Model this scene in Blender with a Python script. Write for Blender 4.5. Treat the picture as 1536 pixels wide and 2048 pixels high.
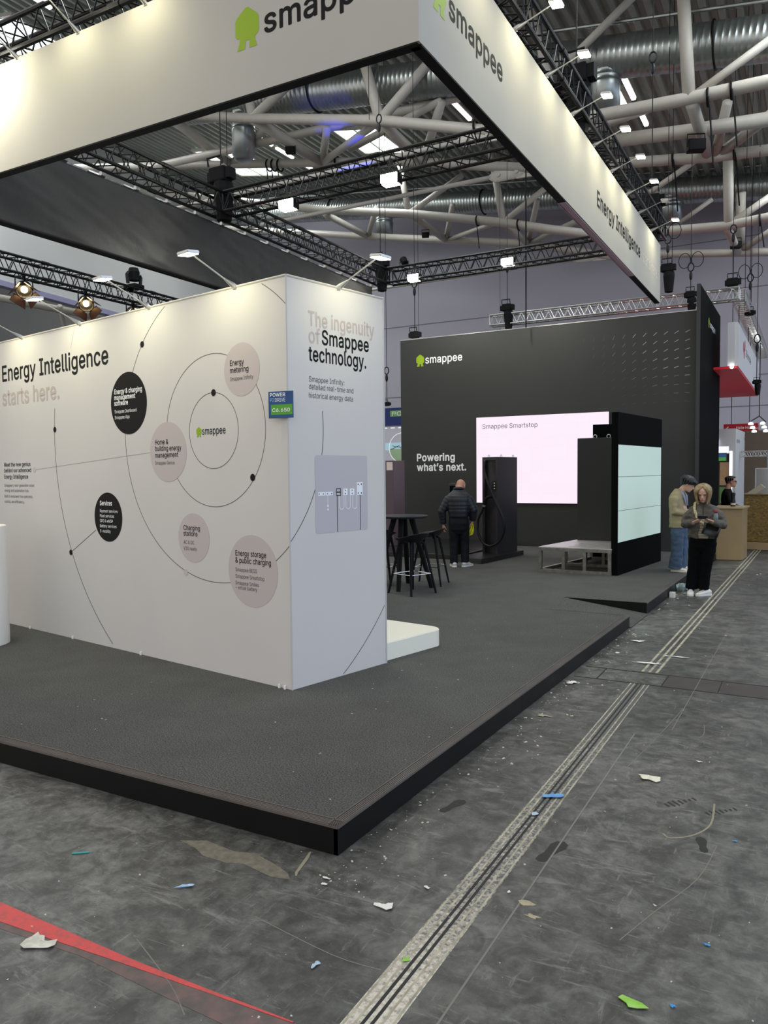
import bpy, bmesh, math, random
from mathutils import Vector, Matrix, Quaternion, noise
for o in list(bpy.data.objects): bpy.data.objects.remove(o, do_unlink=True)
SC = bpy.context.scene
COL = SC.collection
PI = math.pi
V = Vector

# ------------------------------------------------------------------ camera, world, exposure
CAMZ = 1.75
cam = bpy.data.objects.new('camera', bpy.data.cameras.new('camera')); COL.objects.link(cam)
cam.data.sensor_fit = 'HORIZONTAL'; cam.data.sensor_width = 36.0; cam.data.lens = 36.0*1538/1536
cam.data.clip_start = 0.05; cam.data.clip_end = 300
RC = Matrix(((0.874, -0.015, 0.485), (0.486, 0.049, -0.873), (-0.010, 0.999, 0.051)))
_x = V((RC[0][0], RC[1][0], RC[2][0])).normalized()
_z = V((RC[0][2], RC[1][2], RC[2][2])); _z = (_z-_x*_z.dot(_x)).normalized(); _y = _z.cross(_x)
RC = Matrix((( _x.x, _y.x, _z.x), (_x.y, _y.y, _z.y), (_x.z, _y.z, _z.z)))
cam.matrix_world = Matrix.Translation((0, 0, CAMZ)) @ RC.to_4x4()
SC.camera = cam
SC.view_settings.view_transform = 'Standard'
SC.view_settings.look = 'None'
SC.view_settings.gamma = 1.0
SC.view_settings.use_curve_mapping = False
SC.view_settings.exposure = 0.0
W = bpy.data.worlds.new('hall_daylight'); SC.world = W; W.use_nodes = True
# soft hall daylight: cooler from the aisle side, warmer from behind the camera
_n = W.node_tree.nodes; _l = W.node_tree.links
_tc = _n.new('ShaderNodeTexCoord'); _sp = _n.new('ShaderNodeSeparateXYZ'); _rp = _n.new('ShaderNodeValToRGB')
_l.new(_tc.outputs['Generated'], _sp.inputs[0]); _l.new(_sp.outputs['X'], _rp.inputs['Fac']); _l.new(_rp.outputs['Color'], _n['Background'].inputs[0])
_rp.color_ramp.elements[0].position = 0.1; _rp.color_ramp.elements[0].color = (1.0, 0.965, 0.92, 1)
_rp.color_ramp.elements[1].position = 0.75; _rp.color_ramp.elements[1].color = (1.06, 1.24, 1.58, 1)
_n['Background'].inputs[1].default_value = 1.0

# ------------------------------------------------------------------ materials
def lin(h):
    h = h.lstrip('#'); out = []
    for i in (0, 2, 4):
        c = int(h[i:i+2], 16)/255
        out.append(c/12.92 if c <= 0.04045 else ((c+0.055)/1.055)**2.4)
    return (*out, 1.0)
MATS = {}
def mat(name, col, rough=0.6, metal=0.0, var=0.0, vscale=6.0, bump=0.0, bscale=40.0, emit=0.0, spec=0.5, col2=None, alpha=1.0, trans=0.0):
    if name in MATS: return MATS[name]
    m = bpy.data.materials.new(name); m.use_nodes = True
    n = m.node_tree.nodes; L = m.node_tree.links; b = n['Principled BSDF']
    c = lin(col) if isinstance(col, str) else col
    b.inputs['Base Color'].default_value = c
    b.inputs['Roughness'].default_value = rough
    b.inputs['Metallic'].default_value = metal
    b.inputs['Specular IOR Level'].default_value = spec
    if trans: b.inputs['Transmission Weight'].default_value = trans
    tc = n.new('ShaderNodeTexCoord')
    if var > 0 or col2:
        t = n.new('ShaderNodeTexNoise'); t.inputs['Scale'].default_value = vscale; t.inputs['Detail'].default_value = 6
        L.new(tc.outputs['Object'], t.inputs['Vector'])
        r = n.new('ShaderNodeValToRGB')
        if col2:
            a0, a1 = c, lin(col2)
        else:
            a0 = (c[0]*(1-var), c[1]*(1-var), c[2]*(1-var), 1); a1 = (min(1, c[0]*(1+var)), min(1, c[1]*(1+var)), min(1, c[2]*(1+var)), 1)
        r.color_ramp.elements[0].color = a0; r.color_ramp.elements[0].position = 0.35
        r.color_ramp.elements[1].color = a1; r.color_ramp.elements[1].position = 0.65
        L.new(t.outputs['Fac'], r.inputs['Fac']); L.new(r.outputs['Color'], b.inputs['Base Color'])
    if bump > 0:
        t2 = n.new('ShaderNodeTexNoise'); t2.inputs['Scale'].default_value = bscale; t2.inputs['Detail'].default_value = 4
        L.new(tc.outputs['Object'], t2.inputs['Vector'])
        bp = n.new('ShaderNodeBump'); bp.inputs['Strength'].default_value = bump; bp.inputs['Distance'].default_value = 0.02
        L.new(t2.outputs['Fac'], bp.inputs['Height']); L.new(bp.outputs['Normal'], b.inputs['Normal'])
    if emit > 0:
        b.inputs['Emission Color'].default_value = c; b.inputs['Emission Strength'].default_value = emit
    MATS[name] = m
    return m

def floor_material():
    m = bpy.data.materials.new('worn_dark_concrete'); m.use_nodes = True
    n = m.node_tree.nodes; L = m.node_tree.links; b = n['Principled BSDF']
    tc = n.new('ShaderNodeTexCoord')
    def nz(scale, det, dist=0.0, rough=0.6, stretch=None, rot=0):
        t = n.new('ShaderNodeTexNoise'); t.inputs['Scale'].default_value = scale; t.inputs['Detail'].default_value = det
        t.inputs['Roughness'].default_value = rough; t.inputs['Distortion'].default_value = dist
        if stretch:
            mp = n.new('ShaderNodeMapping'); mp.inputs['Scale'].default_value = stretch; mp.inputs['Rotation'].default_value = (0, 0, rot)
            L.new(tc.outputs['Object'], mp.inputs['Vector']); L.new(mp.outputs['Vector'], t.inputs['Vector'])
        else: L.new(tc.outputs['Object'], t.inputs['Vector'])
        return t
    def ramp(src, p0, c0, p1, c1):
        r = n.new('ShaderNodeValToRGB'); r.color_ramp.elements[0].position = p0; r.color_ramp.elements[0].color = c0
        r.color_ramp.elements[1].position = p1; r.color_ramp.elements[1].color = c1
        L.new(src, r.inputs['Fac']); return r
    def mix(fac, a, bb, mode='MIX', f=None):
        x = n.new('ShaderNodeMix'); x.data_type = 'RGBA'; x.blend_type = mode
        if f is not None: x.inputs[0].default_value = f
        else: L.new(fac, x.inputs[0])
        L.new(a, x.inputs[6])
        if isinstance(bb, tuple): x.inputs[7].default_value = bb
        else: L.new(bb, x.inputs[7])
        return x.outputs[2]
    g = lambda v, t=1.0: (v*1.0, v*0.985*t, v*0.90*t, 1)
    base = ramp(nz(2.3, 12, 1.1, .72).outputs['Fac'], 0.3, g(.022), 0.66, g(.115))
    fine = ramp(nz(14, 10, 0.4, 0.75).outputs['Fac'], 0.28, g(.011), 0.68, g(.17))
    c = mix(None, base.outputs[0], fine.outputs[0], f=0.55)
    big = ramp(nz(.45, 5, .8, .6).outputs['Fac'], .36, (.55, .55, .55, 1), .62, (1.15, 1.15, 1.15, 1)); c = mix(None, c, big.outputs[0], 'MULTIPLY', 1.0)
    mid = ramp(nz(6.5, 7, .9, .68).outputs['Fac'], .40, (.55, .55, .55, 1), .60, (1.35, 1.35, 1.33, 1)); c = mix(None, c, mid.outputs[0], 'MULTIPLY', 1.0)
    # scuffs in a few directions
    for k, (sx, sy, rot, th) in enumerate(((1.0, 5, .5, .57), (1.2, 9, -.7, .585), (7, 1.0, .15, .585), (2.5, 20, 1.2, .60))):
        s = ramp(nz(2.2+k*.9, 9, 0.5, .78, (sx, sy, 1), rot).outputs['Fac'], th, (0, 0, 0, 1), th+.07, (.6, .6, .6, 1))
        c = mix(s.outputs[0], c, g(.21))
    dk = ramp(nz(3.1, 11, 1.6, .74).outputs['Fac'], .55, (0, 0, 0, 1), .68, (.75, .75, .75, 1))
    c = mix(dk.outputs[0], c, g(.028))
    sp = ramp(nz(42, 6, 0, .7).outputs['Fac'], .66, (0, 0, 0, 1), .74, (.6, .6, .6, 1))
    c = mix(sp.outputs[0], c, g(.34))
    L.new(c, b.inputs['Base Color'])
    rr = ramp(nz(3.0, 7, .5).outputs['Fac'], .3, (.36, .36, .36, 1), .75, (.62, .62, .62, 1))
    L.new(rr.outputs[0], b.inputs['Roughness'])
    bp = n.new('ShaderNodeBump'); bp.inputs['Strength'].default_value = .12; bp.inputs['Distance'].default_value = .01
    L.new(nz(30, 6).outputs['Fac'], bp.inputs['Height']); L.new(bp.outputs['Normal'], b.inputs['Normal'])
    return m

def carpet_material():
    m = bpy.data.materials.new('charcoal_carpet'); m.use_nodes = True
    n = m.node_tree.nodes; L = m.node_tree.links; b = n['Principled BSDF']
    tc = n.new('ShaderNodeTexCoord')
    t = n.new('ShaderNodeTexNoise'); t.inputs['Scale'].default_value = 130; t.inputs['Detail'].default_value = 3
    t3 = n.new('ShaderNodeTexNoise'); t3.inputs['Scale'].default_value = 3; t3.inputs['Detail'].default_value = 5
    L.new(tc.outputs['Object'], t.inputs['Vector']); L.new(tc.outputs['Object'], t3.inputs['Vector'])
    r = n.new('ShaderNodeValToRGB')
    r.color_ramp.elements[0].position = .3; r.color_ramp.elements[0].color = (.022, .022, .021, 1)
    r.color_ramp.elements[1].position = .75; r.color_ramp.elements[1].color = (.155, .155, .147, 1)
    L.new(t.outputs['Fac'], r.inputs['Fac'])
    r2 = n.new('ShaderNodeValToRGB')
    r2.color_ramp.elements[0].color = (.8, .8, .8, 1); r2.color_ramp.elements[1].color = (1.2, 1.2, 1.18, 1)
    L.new(t3.outputs['Fac'], r2.inputs['Fac'])
    x = n.new('ShaderNodeMix'); x.data_type = 'RGBA'; x.blend_type = 'MULTIPLY'; x.inputs[0].default_value = 1
    L.new(r.outputs[0], x.inputs[6]); L.new(r2.outputs[0], x.inputs[7]); L.new(x.outputs[2], b.inputs['Base Color'])
    b.inputs['Roughness'].default_value = .95; b.inputs['Specular IOR Level'].default_value = .15
    bp = n.new('ShaderNodeBump'); bp.inputs['Strength'].default_value = .5; bp.inputs['Distance'].default_value = .006
    L.new(t.outputs['Fac'], bp.inputs['Height']); L.new(bp.outputs['Normal'], b.inputs['Normal'])
    return m

M_floor = floor_material(); M_carpet = carpet_material()
M_white = mat('white_stretch_fabric', '#cbc7c2', .75, var=.015, vscale=1.5, bump=.03, bscale=3)
M_banner = mat('white_banner_fabric', '#b2ada2', .8, var=.02, vscale=1.2, bump=.05, bscale=2.5)
M_blackfab = mat('black_banner_fabric', '#2a2825', .45, bump=.4, bscale=4, var=.08, vscale=2, spec=.4)
M_black = mat('black_satin', '#0f0f10', .45, spec=.35)
M_blackmatt = mat('black_matt', '#0c0c0d', .7, spec=.2)
M_fascia = mat('black_laminate', '#0b0c0c', .5, var=.2, vscale=5, spec=.22)
M_trim = mat('brown_black_nosing', '#5c554f', .5, var=.1)
M_truss = mat('black_truss_paint', '#0c0c0c', .38, metal=.2)
M_alu = mat('bare_aluminium', '#c9c9c6', .3, metal=.85, var=.06)
M_galv = mat('galvanised_duct', '#a3a8a6', .33, metal=.9, var=.12, vscale=3)
M_steelw = mat('white_painted_steel', '#bbb5ab', .5, var=.03)
M_deck = mat('grey_steel_deck', '#9aa097', .55, metal=.1, var=.06, vscale=2)
M_dark = mat('anthracite_panel', '#2a2b29', .6, var=.05, vscale=1.5)
M_fin = mat('black_panel', '#0b0d0d', .7, spec=.03)
M_ink = mat('black_ink', '#0f0f0f', .7, spec=.2)
M_pale = mat('pale_ink', '#b5a9a3', .7)
M_grey = mat('grey_ink', '#4a4848', .7)
M_whiteink = mat('white_ink', '#f2f2f0', .6)
M_lime = mat('lime_green', '#8aa800', .6)
M_disc = mat('beige_disc', '#bcb1ae', .75)
M_line = mat('thin_line_ink', '#55534f', .7)
M_faint = mat('faint_line_ink', '#9f9993', .7)
M_lamp = mat('lamp_diffuser', (1.0, .98, .72, 1), .5, emit=26)
M_lampcool = mat('flood_diffuser', (1.0, 1.0, .86, 1), .5, emit=34)
M_tube = mat('strip_light', (1.0, .97, .9, 1), .5, emit=7)
M_sky = mat('skylight_glazing', (.86, .97, .98, 1), .5, emit=3.2)
M_chrome = mat('chrome', '#d8d8d8', .15, metal=1)
M_wallback = mat('lavender_grey_wall', '#b5b1bd', .8, var=.02, vscale=.3)
M_bulk = mat('light_grey_panel', '#cfcdc8', .8, var=.02, vscale=.3)
M_skin = mat('skin', '#c79a82', .55, var=.05, vscale=20)

# ------------------------------------------------------------------ mesh helpers
def at(px, py, Y):
    """survey helper: the point of the plane y = Y seen at photo pixel (px, py)"""
    d = RC @ V(((px-768)/1538, -(py-1024)/1538, -1.0)); t = Y/d.y
    return V((d.x*t, d.y*t, CAMZ+d.z*t))

def wloc(o):
    v = V((0, 0, 0))
    while o is not None: v = v+o.location; o = o.parent
    return v
def obj(name, bm, m, parent=None, local=False, smooth=False):
    me = bpy.data.meshes.new(name)
    if parent is not None and not local:
        off = wloc(parent)
        for v in bm.verts: v.co -= off
    bmesh.ops.recalc_face_normals(bm, faces=bm.faces)
    bm.to_mesh(me); bm.free()
    if smooth:
        for p in me.polygons: p.use_smooth = True
    o = bpy.data.objects.new(name, me); COL.objects.link(o)
    if m is not None: me.materials.append(m)
    if parent is not None: o.parent = parent
    return o
def objs(name, bm, m, parent=None, local=False, smooth=False):
    """link every separate piece of bm as an object of its own"""
    bm.verts.ensure_lookup_table(); left = set(bm.verts); out = []
    while left:
        st = [next(iter(left))]; isl = set(st)
        while st:
            v = st.pop()
            for e in v.link_edges:
                w = e.other_vert(v)
                if w not in isl: isl.add(w); st.append(w)
        left -= isl; nb = bmesh.new(); mp = {}
        for v in sorted(isl, key=lambda q: q.index): mp[v] = nb.verts.new(v.co)
        for f in {f for v in isl for f in v.link_faces}: nb.faces.new([mp[v] for v in f.verts])
        out.append(obj(name, nb, m, parent, local, smooth))
    bm.free(); return out
def tag(o, label, cat, group=None, kind='thing'):
    o['label'] = label; o['category'] = cat; o['kind'] = kind
    if group: o['group'] = group
    return o
def thing(name, label, cat, loc=(0, 0, 0), rz=0, group=None):
    o = bpy.data.objects.new(name, None); COL.objects.link(o); o.empty_display_size = .1
    o.location = loc; o.rotation_euler = (0, 0, rz)
    return tag(o, label, cat, group)
def solo(name, bm, m, label, cat, group=None, smooth=False, base=None):
    """a thing that is one mesh; its origin goes to base"""
    if base is not None:
        for v in bm.verts: v.co -= V(base)
    o = obj(name, bm, m, smooth=smooth)
    if base is not None: o.location = base
    return tag(o, label, cat, group)
def struct(name, bm, m, smooth=False):
    o = obj(name, bm, m, smooth=smooth); o['kind'] = 'structure'; return o
def dup(o, parent=None):
    c = o.copy(); COL.objects.link(c)
    if parent is not None: c.parent = parent; c.matrix_parent_inverse = Matrix.Identity(4)
    for ch in o.children: dup(ch, c)
    return c
B = bmesh.new
def box(bm, x0, x1, y0, y1, z0, z1):
    vs = [bm.verts.new(p) for p in ((x0,y0,z0),(x1,y0,z0),(x1,y1,z0),(x0,y1,z0),(x0,y0,z1),(x1,y0,z1),(x1,y1,z1),(x0,y1,z1))]
    for f in ((0,1,2,3),(4,5,6,7),(0,1,5,4),(1,2,6,5),(2,3,7,6),(3,0,4,7)): bm.faces.new([vs[i] for i in f])
    return bm
def bbox(*a, bev=0, seg=2):
    bm = B(); box(bm, *a)
    if bev: bmesh.ops.bevel(bm, geom=bm.edges[:], offset=bev, segments=seg, affect='EDGES', profile=.5)
    return bm
def prism(bm, pts, z0, z1):
    """pts: xy polygon; z0 / z1 numbers or lists"""
    n = len(pts); a = [z0]*n if not isinstance(z0, (list, tuple)) else z0; b = [z1]*n if not isinstance(z1, (list, tuple)) else z1
    lo = [bm.verts.new((p[0], p[1], a[i])) for i, p in enumerate(pts)]; hi = [bm.verts.new((p[0], p[1], b[i])) for i, p in enumerate(pts)]
    bm.faces.new(lo); bm.faces.new(hi)
    for i in range(n): bm.faces.new((lo[i], lo[(i+1) % n], hi[(i+1) % n], hi[i]))
    return bm
def obox(bm, O, ax, ay, az):
    """box from corner O along three edge vectors"""
    O = V(O); ax = V(ax); ay = V(ay); az = V(az)
    vs = [bm.verts.new(p) for p in (O, O+ax, O+ax+ay, O+ay, O+az, O+ax+az, O+ax+ay+az, O+ay+az)]
    for f in ((0,1,2,3),(4,5,6,7),(0,1,5,4),(1,2,6,5),(2,3,7,6),(3,0,4,7)): bm.faces.new([vs[i] for i in f])
    return bm
def frame_of(d):
    d = d.normalized(); u = V((0, 0, 1)) if abs(d.z) < .9 else V((1, 0, 0))
    s = d.cross(u).normalized(); return s, s.cross(d).normalized()
def tube(bm, p0, p1, r, n=8, r1=None):
    p0 = V(p0); p1 = V(p1); s, u = frame_of(p1-p0); r1 = r if r1 is None else r1
    A = [bm.verts.new(p0+(s*math.cos(2*PI*i/n)+u*math.sin(2*PI*i/n))*r) for i in range(n)]
    C = [bm.verts.new(p1+(s*math.cos(2*PI*i/n)+u*math.sin(2*PI*i/n))*r1) for i in range(n)]
    for i in range(n): bm.faces.new((A[i], A[(i+1) % n], C[(i+1) % n], C[i]))
    bm.faces.new(A); bm.faces.new(C); return bm
def path(bm, pts, rad, n=8, closed=False, cap=True):
    """sweep along a polyline; rad number, list, or list of (a, b) with ref axis"""
    P = [V(p) for p in pts]; k = len(P); rings = []; ps = None
    for i, p in enumerate(P):
        if closed: d = (P[(i+1) % k]-P[i-1])
        else: d = P[min(i+1, k-1)]-P[max(i-1, 0)]
        d.normalize()
        if ps is None: s, u = frame_of(d)
        else:
            s = ps-d*ps.dot(d)
            s = s.normalized() if s.length > 1e-6 else frame_of(d)[0]
            u = s.cross(d).normalized()
        ps = s
        r = rad[i] if isinstance(rad, (list, tuple)) else rad
        a, b = r if isinstance(r, tuple) else (r, r)
        rings.append([bm.verts.new(p+s*a*math.cos(2*PI*j/n)+u*b*math.sin(2*PI*j/n)) for j in range(n)])
    for i in range(k if closed else k-1):
        a, b = rings[i], rings[(i+1) % k]
        for j in range(n): bm.faces.new((a[j], a[(j+1) % n], b[(j+1) % n], b[j]))
    if not closed and cap: bm.faces.new(rings[0]); bm.faces.new(rings[-1])
    return bm
def lathe(bm, prof, c=(0, 0, 0), n=24, cap=True):
    c = V(c); rings = [[bm.verts.new(c+V((r*math.cos(2*PI*j/n), r*math.sin(2*PI*j/n), z))) for j in range(n)] for r, z in prof]
    for a, b in zip(rings, rings[1:]):
        for j in range(n): bm.faces.new((a[j], a[(j+1) % n], b[(j+1) % n], b[j]))
    if cap: bm.faces.new(rings[0]); bm.faces.new(rings[-1])
    return bm
def ellipsoid(bm, c, rx, ry, rz, n=14, m=9, rot=None):
    R = rot.to_matrix() if rot is not None else Matrix.Identity(3)
    rings = []
    for i in range(m+1):
        t = PI*(i+.02)/(m+.04); z = -math.cos(t); r = math.sin(t)
        rings.append([bm.verts.new(V(c)+R @ V((rx*r*math.cos(2*PI*j/n), ry*r*math.sin(2*PI*j/n), rz*z))) for j in range(n)])
    for a, b in zip(rings, rings[1:]):
        for j in range(n): bm.faces.new((a[j], a[(j+1) % n], b[(j+1) % n], b[j]))
    bm.faces.new(rings[0]); bm.faces.new(rings[-1]); return bm

class Plane:
    """a flat face: origin O (xy), reading direction r (xy unit), outward normal n"""
    def __init__(s, O, r, n): s.O = V((O[0], O[1], 0)); s.r = V((r[0], r[1], 0)).normalized(); s.n = V((n[0], n[1], 0)).normalized()
    def p(s, x, z, off=0.0): return s.O+s.r*x+V((0, 0, z))+s.n*off*.4
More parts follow.
